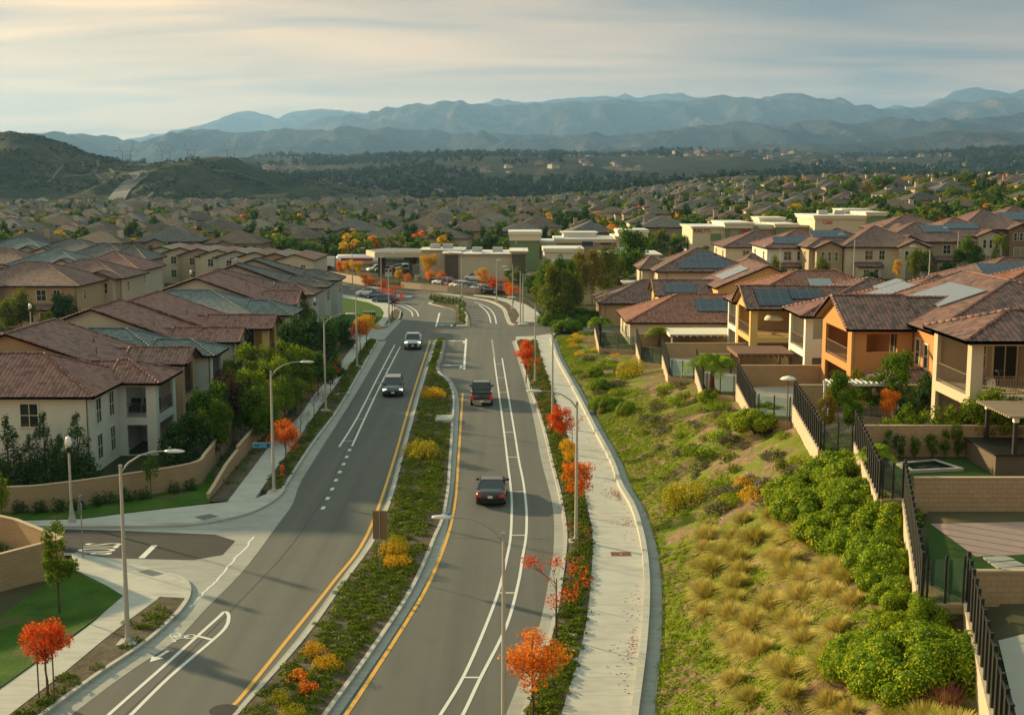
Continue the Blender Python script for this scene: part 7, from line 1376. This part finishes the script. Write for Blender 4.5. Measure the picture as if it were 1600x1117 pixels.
# ------------------------------------------------------------------ shops, townhouses, far tract
def text_mesh(name, body, x, y, z, size, mat, parent, rz=0.0):
    t = bpy.data.curves.new(name, 'FONT'); t.body = body; t.size = size; t.extrude = .06; t.align_x = 'CENTER'; ob = bpy.data.objects.new('lettering_source', t); COL.objects.link(ob); bpy.context.view_layer.update()
    me = bpy.data.meshes.new_from_object(ob.evaluated_get(bpy.context.evaluated_depsgraph_get())); bpy.data.objects.remove(ob); me.name = name; me.materials.clear(); me.materials.append(M_[mat]); q = link(bpy.data.objects.new(name, me), parent); L = parent.location; q.location = (x - L[0], y - L[1], z - L[2]); q.rotation_euler = (R(90), 0, rz); return q
def shop(label, boxes, b, signs=(), canopies=(), group='shops of the retail centre'):
    """boxes: (px0, px1, Y, depth, top row in the photo, wall material, cornice height)."""
    x0 = (boxes[0][0] - 800) * boxes[0][2] / F_PX; o = thing('shop_building', label, 'shop', (x0, boxes[0][2], b), 0, group)
    for px0, px1, Y, dep, pt, mt, ch in boxes:
        xa, xb = (px0 - 800) * Y / F_PX, (px1 - 800) * Y / F_PX; zt = CAM_H - (pt - 284) * Y / F_PX; m = MB(); m.box(xa, xb, Y, Y + dep, b - .4, zt - ch, bottom=False); m.build('wall', M_[mt], o)
        m = MB()
        if ch > .1:
            m.box(xa - .35, xb + .35, Y - .35, Y + dep + .35, zt - ch, zt - ch * .35); m.box(xa - .6, xb + .6, Y - .6, Y + dep + .6, zt - ch * .35, zt); m.build('cornice', M_['trim'], o); m = MB(); m.box(xa + .3, xb - .3, Y + .3, Y + dep - .3, zt, zt + .03); m.build('roof', M_['white_roof'], o)
        else: m.box(xa + .15, xb - .15, Y + .15, Y + dep - .15, zt, zt + .08); m.build('roof', M_['white_roof'], o)
    for k, (px0, px1, Y, dep, pt, mt, ch) in enumerate(boxes):
        if px1 - px0 < 60: continue
        s = Y / F_PX; zt = CAM_H - (pt - 284) * s
        for u in (.3, .62): x = (px0 + (px1 - px0) * u - 800) * s; m = MB(); m.box(x - 1.1, x + 1.1, Y + dep * .4, Y + dep * .4 + 1.8, zt + .03, zt + 1.0); m.build('rooftop_unit', M_['w_grey'], o)
    for px0, px1, p0, p1, Y, mt, nm in canopies:
        m = MB(); s = Y / F_PX; m.box((px0 - 800) * s, (px1 - 800) * s, Y - .25, Y + .2, CAM_H - (p1 - 284) * s, CAM_H - (p0 - 284) * s); m.build(nm, M_[mt], o)
    for body, px, py, Y, size, mt in signs: text_mesh('sign_lettering', body, (px - 800) * Y / F_PX, Y - .12, CAM_H - (py - 284) * Y / F_PX, size, mt, o)
    return o
def build_centre():
    shop('long cream and brown shop row with green tower ends', [(870, 962, 300, 16, 372, 'w_taupe', .9), (832, 875, 301, 14, 376, 'w_shop', .8), (798, 843, 296, 12, 361, 'w_green', 2.1), (963, 986, 299, 14, 368, 'w_shop', .9), (968, 1009, 298.5, 10, 358, 'w_green', 2.0), (880, 930, 306, 8, 362, 'white_roof', .3)], 0, [('I', 806, 381, 296, 1.6, 'cloth_white'), ('SUSHI', 919, 382, 300, 1.0, 'cloth_white')], [(880, 903, 377, 380.5, 300, 'w_green', 'awning'), (938, 954, 378, 381, 300, 'black', 'sign_band'), (933, 958, 388, 393, 300, 'w_green', 'awning'), (988, 1008, 383, 392, 298.5, 'glass', 'shop_window'), (832, 846, 385, 403, 301, 'w_stone', 'doorway'), (909, 926, 376.5, 382.5, 299.9, 'sign_navy', 'sign_board')])
    shop('small green and cream shop with broad cornice before the shop row', [(853, 908, 262, 11, 387, 'w_shop', 2.2), (870, 907.5, 261.9, 9, 387.6, 'w_green', 2.2)], 0, [], [(861, 868, 402, 411, 261.8, 'cloth_white', 'sign_board')])
    shop('low white-roofed building behind the tall trees', [(945, 1030, 262, 14, 396, 'w_shop', .3)], 0); shop('flat white-roofed hut beside the tan roof', [(980, 1003, 215, 6, 441, 'w_shop', .4)], 0)
    shop('cream and green supermarket with red lettering', [(1081, 1136, 292, 18, 353, 'w_shop', .5), (1133, 1172, 291, 18, 347, 'w_green', 1.3), (1171, 1205, 293, 18, 350, 'w_shop', .6), (1186, 1212, 292.5, 14, 353, 'w_taupe', .6), (1211, 1242, 291, 14, 349, 'w_green', .8), (1241, 1270, 292, 14, 351, 'w_taupe', .5), (1186, 1222, 306, 9, 339, 'w_shop', .8), (1271, 1352, 286, 18, 336, 'w_shop', .8), (1352, 1380, 285.5, 14, 331, 'w_green', .8), (1315, 1350, 300, 8, 326, 'w_shop', .8)], 3.6, [("RALY'S", 1095.5, 362.5, 292, 1.3, 'red'), ('Cafe', 1290, 349, 286, 1.2, 'hydrant')], [(1109, 1125, 364, 375, 292, 'w_green', 'awning'), (1139, 1152, 359, 372, 291, 'w_taupe', 'entrance'), (1159, 1168, 358, 364.5, 291, 'red', 'sign_board'), (1159, 1168, 365, 376, 291, 'w_taupe', 'entrance'), (1139, 1152, 372, 376.5, 291, 'glass', 'shop_window')])
    # petrol station
    o = thing('petrol_canopy', 'flat cream petrol station canopy on brown columns', 'canopy', (-28, 276, 0)); s = 276 / F_PX; xa, xb = (569 - 800) * s, (706 - 800) * s; zt = CAM_H - (391 - 284) * s
    m = MB(); m.prism([(xa, 280), (xa + 3, 270), (xb + 2, 272), (xb + 3, 284), (xa + 4, 288)], zt - 1.1, zt); m.build('roof', M_['w_shop'], o); m = MB(); m.prism([(xa + .5, 279.8), (xa + 3.3, 270.6), (xb + 1.5, 272.5), (xb + 2.4, 283.5), (xa + 4.2, 287.4)], zt, zt + .06); m.build('roof_sheet', M_['lattice'], o)
    for px in (595, 644): m = MB(); x = (px - 800) * s; m.box(x - .45, x + .45, 274.5, 275.4, 0, zt - 1.1); m.box(x - .45, x + .45, 282, 282.9, 0, zt - 1.1); m.build('column', M_['w_stone'], o)
    for px in (606, 612, 655, 661):
        x = (px - 800) * s; q = thing('fuel_pump', 'white fuel pump under the canopy, ' + {606: 'nearest the tanker', 612: 'second from the tanker', 655: 'second from the shop', 661: 'nearest the shop'}[px], 'fuel pump', (x, 273.5, 0), 0, 'fuel pumps'); m = MB(); m.box(x - .35, x + .35, 273.2, 273.8, 0, 1.8); m.build('cabinet', M_['lamphead'], q); m = MB(); m.box(x - .25, x + .25, 273.16, 273.2, 1.1, 1.6); m.build('screen', M_['glass'], q)
    shop('long flat cream petrol station shop with dark stone corner', [(714, 816, 263, 14, 395, 'w_shop', .35), (695, 716, 262.6, 14, 394, 'w_stone', .35), (660, 722, 270, 10, 389, 'w_shop', .3), (800, 821, 262.5, 12, 391, 'w_stone', .45)], 0, [], [(668, 680, 399, 411, 269.8, 'red', 'sign_board')])
    for px, py, lb in ((650, 431, 'round grey sign board on a post at the petrol station'), (661, 426, 'cream price sign pillar at the petrol station')):
        x, y = at(px, py + 8); o = thing('sign_pillar', lb, 'sign', (x, y, 0)); m = MB(); m.box(x - .7, x + .7, y - .2, y + .2, 1.4, 3.4 if px == 650 else 4.2); m.build('panel', M_['lattice' if px == 650 else 'w_shop'], o); m = MB(); m.box(x - .35, x + .35, y - .15, y + .15, 0, 1.4); m.build('post', M_['w_shop'], o)
def build_townhouses():
    g = 'townhouses on the right side street'
    for i, (px, Y, b, w, d, wm, rm, var, sol, lb) in enumerate(((1255, 224, 3.0, 13, 14, 'w_white', 'r_red', 0, (-5, 3, .2, .6, 'solar'), 'white townhouse with red roof and gabled bay, first on the side street'), (1322, 217, 3.4, 13, 15, 'w_khaki', 'r_brown', 1, (-5, 1, .5, .85, 'solar'), 'khaki townhouse with hip roof and brown garage door'), (1385, 214, 3.7, 14, 16, 'w_cream', 'r_brown', 0, None, 'cream townhouse with small tiled porch and gabled bay'), (1450, 226, 4.0, 16, 16, 'w_khaki', 'r_brown', 1, (0, 5, .45, .8, 'solar'), 'long khaki townhouse behind the side street trees'), (1510, 236, 4.6, 13, 16, 'w_cream', 'r_mix', 0, (-3, 3, .35, .65, 'solar'), 'cream townhouse with tall gabled bay at the bend'), (1556, 248, 5.4, 14, 18, 'w_brown', 'r_brown', 0, None, 'brown townhouse with broad mixed roof'), (1605, 256, 5.9, 15, 18, 'w_khaki', 'r_brown', 1, (-5, 2, .25, .65, 'solar'), 'olive grey townhouse at the frame edge'), (1190, 242, 2.2, 14, 14, 'w_cream', 'r_brown', 0, None, 'cream townhouse behind the large solar house'), (1430, 262, 4.8, 15, 14, 'w_beige', 'r_mix', 1, None, 'beige townhouse whose roof shows behind the row'))):
        house_two(lb, wm, rm, (px - 800) * Y / F_PX, Y, b, w, d, g, var=var, solar=sol)
    h = House('low cream house with black solar panels across the side street', 'w_cream', 'r_mix', (62, 165), 3.6, g); rf = h.wing(57.5, 74, 158, 172, 9.6 - 1.6, 'x', 'hh', .38); h.solar(60, 70, .3, .75, rf, 's'); h.wing(52.5, 58, 153, 160, 6.2, 'x', 'gh', .40); h.window('s', 158, 64, 5.9, 1, 1); h.window('s', 158, 66.5, 5.9, 1, 1); h.done()
    h = House('red roofed house with pale panel behind the orange house', 'w_orange', 'r_rust', (44, 118), 4.0, g); h.wing(41, 58, 112, 126, 9.6, 'y', 'hh', .36); h.wing(52, 64, 128, 142, 9.6, 'y', 'hh', .36); h.done()
    m = MB(); m.poly([(36, 184, 3.0), (52, 196, 3.62), (60, 198, 3.75), (80, 216, 4.3), (110, 238, 5.0), (112, 228, 5.0), (84, 204, 4.4), (62, 186, 3.75), (40, 172, 2.8)]); o = m.build('side_street_road', M_['asphalt'])
    for v in o.data.vertices: v.co.z = Tz(v.co.x, v.co.y) + .12
    tag(o, kind='structure')
    for k, px, Y, h, w, lb in (('olive', 1212, 196, 7.0, .8, 'tall olive tree beside the large solar house'), ('olive', 1285, 200, 5.2, 1.1, 'round olive tree before the khaki townhouse'), ('olive', 1430, 206, 6, .9, 'olive tree before the long khaki townhouse'), ('green', 1445, 207, 5.4, .8, 'dark green tree at the long townhouse'), ('dark', 1362, 205, 2.4, 2.2, 'dark hedge before the cream townhouse'), ('gold', 1403, 205, 4.2, .6, 'slim golden tree in front of the cream townhouse'), ('green', 1508, 214, 6.4, .9, 'dark tree before the tall gabled bay'), ('green', 1525, 214, 5, .8, 'smaller dark tree before the tall gabled bay'), ('yg', 1560, 226, 6.4, .8, 'yellow green tree before the brown townhouse'), ('dark', 1480, 210, 3, 1.6, 'low dark shrubs under the side street trees'), ('autumn', 1220, 262, 5, .8, 'golden tree behind the white townhouse'), ('yg', 1100, 286, 3.6, 1.2, 'yellow green bush before the supermarket wall'), ('green', 1062, 300, 6.5, 1.0, 'round green tree beside the supermarket'), ('autumn', 1050, 290, 5, .9, 'golden tree between the shop buildings'), ('green', 1020, 318, 5, 1, 'small green tree behind the shop row')): x = (px - 800) * Y / F_PX; K[k].put(x, Y, Tz(x, Y) + .1, h, lb, 'tree', None, wide=w)
    g = 'cream houses left of the row'
    for px, Y, w, d, wm, rm, var, lb in ((25, 178, 17, 14, 'w_tan', 'r_brown', 1, 'khaki house with two small windows and wide brown roof'), (118, 192, 14, 12, 'w_beige', 'r_brown', 0, 'beige house with tiled gable wing above the trees'), (160, 208, 12, 14, 'w_cream', 'r_red', 1, 'cream house with arched garage beside the white suv'), (70, 222, 13, 12, 'w_cream', 'r_teal', 0, 'house with blue grey slate hip roof'), (-20, 226, 15, 12, 'w_cream', 'r_brown', 1, 'brown roofed house at the frame edge before the palms'), (150, 244, 13, 12, 'w_cream', 'r_grey', 0, 'grey roofed house with pale ridge, middle distance'), (100, 262, 14, 12, 'w_cream', 'r_grey', 1, 'grey gabled house before the orange bushes'), (20, 268, 14, 12, 'w_beige', 'r_teal', 0, 'slate roofed house before the dark cypress'), (195, 236, 8, 12, 'w_beige', 'r_grey', 1, 'narrow grey roofed house at the left street bend')): house_two(lb, wm, rm, (px - 800) * Y / F_PX, Y, .05, w, d, g, var=var, garage=False)
    g = 'grey roofed row houses'
    for i, px in enumerate((255, 284, 313, 342, 371, 400, 432, 462)):
        Y = 262 - i * 4.0; x = (px - 800) * Y / F_PX; h = House('grey roofed row house, ' + ('first', 'second', 'third', 'fourth', 'fifth', 'sixth', 'seventh', 'last')[i] + ' along the row from the golden bushes', ('w_grey', 'w_cream', 'w_khaki', 'w_cream')[i % 4], ('r_grey', 'r_brown')[i % 2], (x, Y), .05, g); h.detail = False
        rf = h.wing(x - 3.6, x + 3.2, Y, Y + 18, 6.2, 'y', 'gh', .30, .4); h.wing(x - 5.2, x - 3.4, Y + 2.5, Y + 9, 5.8, 'y', 'hg', .3, .3)
        if i in (1, 2, 4): h.solar(Y + 3, Y + 13, .25, .8, rf, 'w', 'solar_pale'); 
        for z in (1.2, 3.9): h.window('s', Y, x - 1.6, z, 1.0, 1.4); h.window('s', Y, x + 1.4, z, .8, 1.3)
        h.done()
    for k, px, Y, h, w, lb in (('olive', 28, 168, 6.5, 1.2, 'grey green tree mass before the khaki house'), ('olive', 8, 165, 5.5, 1.1, 'grey green tree at the frame edge before the khaki house'), ('dark', 97, 176, 6.4, 1.0, 'dark green tree at the corner of the khaki house'), ('olive', 70, 165, 4.0, 1.1, 'yellowish bush beside the globe lamp'), ('green', 128, 300, 7.5, 1.2, 'big round dark tree behind the slate roofs'), ('gold', 193, 268, 5.5, 1.5, 'golden bush at the left street bend'), ('green', 205, 262, 6, 1.0, 'green tree beside the golden bush'), ('yg', 170, 290, 5, 1.4, 'yellow green trees behind the grey roofs'), ('green', 225, 276, 6.5, 1.1, 'green tree before the first row house'), ('yg', 190, 300, 5, 1.5, 'yellow green tree behind the golden bush'), ('green', 262, 286, 7, 1.0, 'green tree behind the first row house'), ('gold', 85, 300, 4.6, 1.3, 'golden tree behind the slate roofed house'), ('green', 15, 305, 6.5, 1.1, 'green tree at the frame edge behind the roofs'), ('green', 275, 300, 5.5, 1.2, 'green tree beside the tall one behind the row houses')): x = (px - 800) * Y / F_PX; K[k].put(x, Y, 0, h, lb, 'tree', None, wide=w)
def tract_house(r, wm, rm, w, d, storeys, chim):
    """A small distant house as one mesh: walls, hipped roofs, windows, chimney."""
    h = House('', wm, rm, (0, 0), 0, None); h.detail = False; e = 2.9 * storeys + .3
    h.wing(-w / 2, w / 2, -d / 2, d / 2, e, 'x' if w > d else 'y', 'hh', .42, .5); h.wing(-w * .32, w * .02, -d / 2 - 2.2, 0, e - (.05 if storeys < 2 else .4), 'y', 'gh', .42, .4)
    if storeys > 1: h.wing(w * .1, w / 2 + 1.6, -d / 2 - 1.2, d * .1, 3.1, 'x', 'hh', .42, .4)
    ob = h.root; bpy.data.objects.remove(ob); m = MB()
    for src, mi in ((h.W, 0), (h.Rf, 1), (h.Fa, 2)):
        for f in src.f: m.face([src.v[i] for i in f], mi)
        if src is h.Rf: m.uv[-sum(len(f) for f in src.f):] = src.uv
    for k in range(storeys):
        for x in (-w * .22, w * .2, w * .36): m.box(x - .5, x + .5, -d / 2 - .04 - (2.2 if x < 0 else 0), -d / 2 + .1 - (2.2 if x < 0 else 0), 1.0 + 2.9 * k, 2.3 + 2.9 * k, 3)
    if chim: m.box(w * .3, w * .3 + 1.2, -.5, .4, 2, e + d * .10 + 1.1, 0); m.box(w * .3 - .12, w * .3 + 1.32, -.62, .52, e + d * .10 + 1.1, e + d * .10 + 1.3, 0)
    return m, [M_[wm], M_[rm], M_['fascia'], M_['glass']]
def merge(name, items, kind='stuff'):
    """Many far copies as one mesh: items are (mesh, matrix)."""
    V, F, MI, UV, mats_, base = [], [], [], [], [], 0
    for me, mx in items:
        n = len(me.vertices); co = np.empty(n * 3, np.float32); me.vertices.foreach_get('co', co); co = co.reshape(-1, 3); A = np.array(mx)
        V.append(co @ A[:3, :3].T + A[:3, 3]); idx = []
        for mm in me.materials:
            if mm not in mats_: mats_.append(mm)
            idx.append(mats_.index(mm))
        for p in me.polygons: F.append([base + i for i in p.vertices]); MI.append(idx[p.material_index] if idx else 0)
        if me.uv_layers: u = np.empty(len(me.loops) * 2, np.float32); me.uv_layers[0].data.foreach_get('uv', u); UV.append(u)
        base += n
    o = bpy.data.meshes.new(name); o.from_pydata(np.concatenate(V).tolist(), [], F); [o.materials.append(x) for x in mats_]; o.polygons.foreach_set('material_index', MI)
    if UV: o.uv_layers.new(name='UVMap').data.foreach_set('uv', np.concatenate(UV))
    o.update(); return tag(link(bpy.data.objects.new(name, o)), kind=kind)
def build_far():
    rr = random.Random(21); r = np.random.default_rng(21); protos = []
    for i in range(12):
        wm = ('w_beige', 'w_cream', 'w_tan', 'w_taupe', 'w_shop', 'w_khaki')[i % 6]; rm = ('r_far1', 'r_far2', 'r_far3', 'r_far1', 'r_grey', 'r_far2')[(i * 5 + i // 6) % 6]; m, mt = tract_house(rr, wm, rm, rr.uniform(11, 14.5), rr.uniform(11, 15), 2 if i % 4 else 1, i % 2 == 1)
        o = m.build('tract_house', mt); COL.objects.unlink(o); protos.append((o.data, ('beige', 'cream', 'tan', 'taupe', 'cream', 'khaki')[i % 6], ('brown', 'umber', 'russet', 'brown', 'grey', 'umber')[(i * 5 + i // 6) % 6], 2 if i % 4 else 1, i % 2 == 1))
    spots = []; Y = 318.0; row = 0
    while Y < 1080:
        hw = .43 * Y + 40; X = -hw + rr.uniform(0, 10); row += 1
        while X < hw:
            yy = Y + 7 * math.sin(X * .012 + row * .2) + rr.uniform(-1.5, 1.5); px = 800 + F_PX * X / yy
            ok = not (-52 < X < 100 and yy < 326) and not (X > 60 and yy < 330) and not (X < -300 and yy > 940 and X > -560 and False)
            if X < 0 and yy > 930 + .0 * X and X < -120 and yy > 960: ok = False
            if 96 < X < 170 and 330 < yy < 450 and (X - 60) * 1.1 < (yy - 290): ok = ok and rr.random() < .35
            if abs(X - (yy - 300) * .30 - 125) < 9 and yy > 330 and X > 130: ok = False
            if ok: spots.append((X, yy, row))
            X += rr.uniform(15.5, 20.5)
        Y += 24 if row % 2 else 32
    spots.sort(key=lambda s: math.hypot(s[0], s[1])); far = []
    SP = np.array([s[:2] for s in spots])
    for i, (X, yy, row) in enumerate(spots):
        me, wn, rn, stn, ch = protos[rr.randrange(12)]; rz = (0 if row % 2 else math.pi) + rr.choice([0, 0, 0, math.pi / 2]) + rr.uniform(-.08, .08); z = Tz(X, yy) + .05; s = rr.uniform(.92, 1.08)
        if i < 290:
            o = bpy.data.objects.new('tract_house', me); COL.objects.link(o); o.location = (X, yy, z); o.rotation_euler = (0, 0, rz); o.scale = (s, s, s)
            tag(o, ('two storey ' if stn == 2 else 'single storey ') + wn + ' tract house with ' + rn + ' hip roof' + (' and chimney' if ch else '') + ' in the far rows', 'house', ' '.join(('houses of the far tract,', wn, rn, 'two storeys' if stn == 2 else 'one storey', 'chimney' if ch else '')).strip())
        else: far.append((me, Matrix.Translation((X, yy, z)) @ Matrix.Rotation(rz, 4, 'Z') @ Matrix.Scale(s, 4)))
    merge('distant_houses', far)
    # trees between the far houses
    tp = {}
    def far_tree(kind, mat, h, rx, n, size, nc=7):
        p, q = cloud(clumps(nc, h * .58, rx * .7, h * .36, r, .35, .6), n, .3, .4, .6, r); o = quads('far_tree', leaf_quads(p, q, size, .7, r), M_[mat]); COL.objects.unlink(o); return o.data
    for k, mat, h, rx in (('green', 'lf_green', 6, 2.6), ('dark green', 'lf_dark', 7, 2.2), ('yellow green', 'lf_yellowgreen', 5.5, 2.6), ('orange', 'lf_orange', 5, 2.2), ('golden', 'lf_gold', 5.5, 2.2), ('olive', 'lf_olive', 6.5, 2.4)): tp[k] = [far_tree(k, mat, h, rx, 420, .55) for _ in range(3)]
    T_ = []
    for _ in range(15000):
        yy = 310 + 790 * rr.random() ** 1.0; X = rr.uniform(-.44 * yy - 20, .44 * yy + 20)
        if -55 < X < 105 and yy < 322: continue
        if X < -120 and yy > 955: continue
        dens = .5 + .7 * (X > 0) * ss(420, 700, np.array(yy)) + .35 * ss(.35, .8, vnoise(np.array([X * .012]), np.array([yy * .01]), 9)[0])
        if 96 < X < 190 and 330 < yy < 470: dens = 1
        if rr.random() > dens: continue
        if np.abs(SP - (X, yy)).sum(1).min() < 6.2: continue
        T_.append((X, yy))
    T_.sort(key=lambda s: s[1]); far = []
    for i, (X, yy) in enumerate(T_):
        k = rr.choices(['green', 'dark green', 'yellow green', 'orange', 'golden', 'olive'], [30, 17, 27, 5, 7, 14])[0]; me = rr.choice(tp[k]); s = rr.uniform(.85, 1.55); rz = rr.uniform(0, 6.28); z = Tz(X, yy) - .2
        if i < 200:
            o = bpy.data.objects.new('tract_tree', me); COL.objects.link(o); o.location = (X, yy, z); o.rotation_euler = (0, 0, rz); o.scale = (s * 1.1, s * 1.1, s); tag(o, k + ' tree between the roofs of the far tract', 'tree', k + ' trees between the far tract roofs')
        else: far.append((me, Matrix.Translation((X, yy, z)) @ Matrix.Rotation(rz, 4, 'Z') @ Matrix.Diagonal((s * 1.1, s * 1.1, s, 1))))
    merge('distant_trees', far)
    # named far things
    X, Y = (1541 - 800) * 640 / F_PX, 640; z = Tz(X, Y); o = thing('monument', 'tall pale stone pillar at the top of the far road', 'monument', (X, Y, z)); m = MB(); m.box(X - 2.2, X + 2.2, Y - 2.2, Y + 2.2, z - 1, z + 1.6); m.build('plinth', M_['w_shop'], o); m = MB(); m.loft([[(X - a, Y - a, z + h), (X + a, Y - a, z + h), (X + a, Y + a, z + h), (X - a, Y + a, z + h)] for a, h in ((1.4, 1.6), (1.2, 8.5), (1.35, 8.7), (.9, 9.6))]); m.build('shaft', M_['w_shop'], o)
    P = [((1540 - 800) * y / F_PX - (640 - y) * .085, y) for y in np.linspace(300, 628, 24)]; m = MB(); ribbon(m, P, 10, 0); q = m.build('hill_road', M_['asphalt'])
    for v in q.data.vertices: v.co.z = Tz(v.co.x, v.co.y) + .25
    tag(q, kind='structure')
    for px, Y, k, h, w, lb in ((1560, 630, 'orange', 9, 1.3, 'broad orange tree beside the stone pillar'), (1510, 640, 'red', 8, 1.2, 'red tree on the near side of the stone pillar'), (1505, 650, 'yg', 12, .9, 'tall bright green tree beside the stone pillar'), (1440, 480, 'olive', 10, 1.3, 'large olive tree before the hillside houses'), (1320, 520, 'green', 13, 1.0, 'big dark green tree on the green slope'), (1350, 520, 'autumn', 11, 1.0, 'autumn tree on the green slope'), (1300, 500, 'green', 10, 1.0, 'green tree at the foot of the green slope'), (1375, 540, 'green', 12, 1.0, 'green tree at the top of the green slope'), (1390, 560, 'green', 10, 1.0, 'smaller green tree at the top of the green slope'), (1410, 580, 'gold', 9, 1.0, 'golden tree above the green slope'), (1283, 490, 'olive', 8, .8, 'small olive tree at the foot of the green slope')): x = (px - 800) * Y / F_PX; K[k].put(x, Y, Tz(x, Y), h, lb, 'tree', None, wide=w)
    # valley woods and specks of roofs
    pr = far_tree('wood', 'far_tree', 9, 5, 46, 3.0, 5); pr2 = far_tree('wood', 'far_tree', 13, 5, 46, 3.2, 5); items = []
    def scatter(n, y0, y1, x0, x1, pw=1.0):
        Y = y0 + (y1 - y0) * r.uniform(0, 1, n) ** pw; return r.uniform(x0, x1, n) * Y, Y
    def tops(X, Y):
        v = np.maximum(VAL.h(X, Y), T(X, Y)); d = np.where(X > 250, DRY.h(X, Y), -99); h = np.where((Y < 1700) & (X < -80), HILL.h(X, Y), -99); return v, d, h
    def add(mesh, X, Y, Z, S_): items.append((mesh, Matrix.Translation((X, Y, Z)) @ Matrix.Rotation(rr.uniform(0, 6.28), 4, 'Z') @ Matrix.Diagonal((*S_, 1))))
    X, Y = scatter(11000, 1150, 3550, -.43, .43, .9); v, d, h = tops(X, Y); k = (vnoise(X * .0035, Y * .0022, 15) + .35 * vnoise(X * .012, Y * .008, 16) > -.32) & ~((d > v) & (Y < 2400)) & (h <= v)
    for x, y, z in zip(X[k], Y[k], v[k]): s = rr.uniform(.7, 1.6); add(rr.choice([pr, pr2]), x, y, z - 1, (s, s, s))
    merge('valley_woods', items); items = []
    X, Y = scatter(7000, 960, 1330, -.45, -.05); z = HILL.h(X, Y); k = (z > T(X, Y) + .5) & (vnoise(X * .02, Y * .02, 35) + .5 * vnoise(X * .07, Y * .07, 36) > .08)
    for x, y, z in zip(X[k], Y[k], z[k]): add(pr, x, y, z - .6, (rr.uniform(.2, .5), rr.uniform(.2, .5), rr.uniform(.12, .3)))
    merge('hill_scrub', items); items = []
    X, Y = scatter(900, 1300, 3300, -.42, .42); v, d, h = tops(X, Y); k = (vnoise(X * .005, Y * .003, 25) > .12) & (h <= v) & (d <= v)
    for x, y, z in zip(X[k], Y[k], v[k]): s = rr.uniform(.8, 1.15); add(rr.choice(protos)[0], x, y, z, (s, s, s))
    merge('valley_houses', items)
    m = MB()
    for px, py, Y, w, h in ((470, 245, 3350, 200, 7), (720, 242, 3400, 90, 8), (850, 238, 3600, 120, 9), (1005, 240, 3300, 60, 10)): x, y, z = at_y(px, py, Y); m.box(x - w / 2, x + w / 2, Y, Y + 60, z - 30, z)
    tag(m.build('valley_sheds', M_['white_roof']), kind='stuff')
def build_haze():
    t = NT('haze_air'); t.nt.nodes.remove(t.bsdf); v = t.n('ShaderNodeVolumePrincipled'); v.inputs['Density'].default_value = HAZE; v.inputs['Color'].default_value = (.27, .52, .93, 1); v.inputs['Anisotropy'].default_value = 0.25
    t.nt.links.new(v.outputs[0], t.out.inputs['Volume']); m = MB(); m.box(-9500, 9500, -60, 20500, -60, 1260); o = m.build('haze', t.mat); tag(o, kind='stuff')
HAZE = 7.2e-5
# ------------------------------------------------------------------ build everything
build_land(); build_roads(); build_hills(); build_left_row(); build_right_row(); build_plants(); build_walls(); build_street()
build_vehicles(); build_centre(); build_townhouses(); build_far(); build_haze()
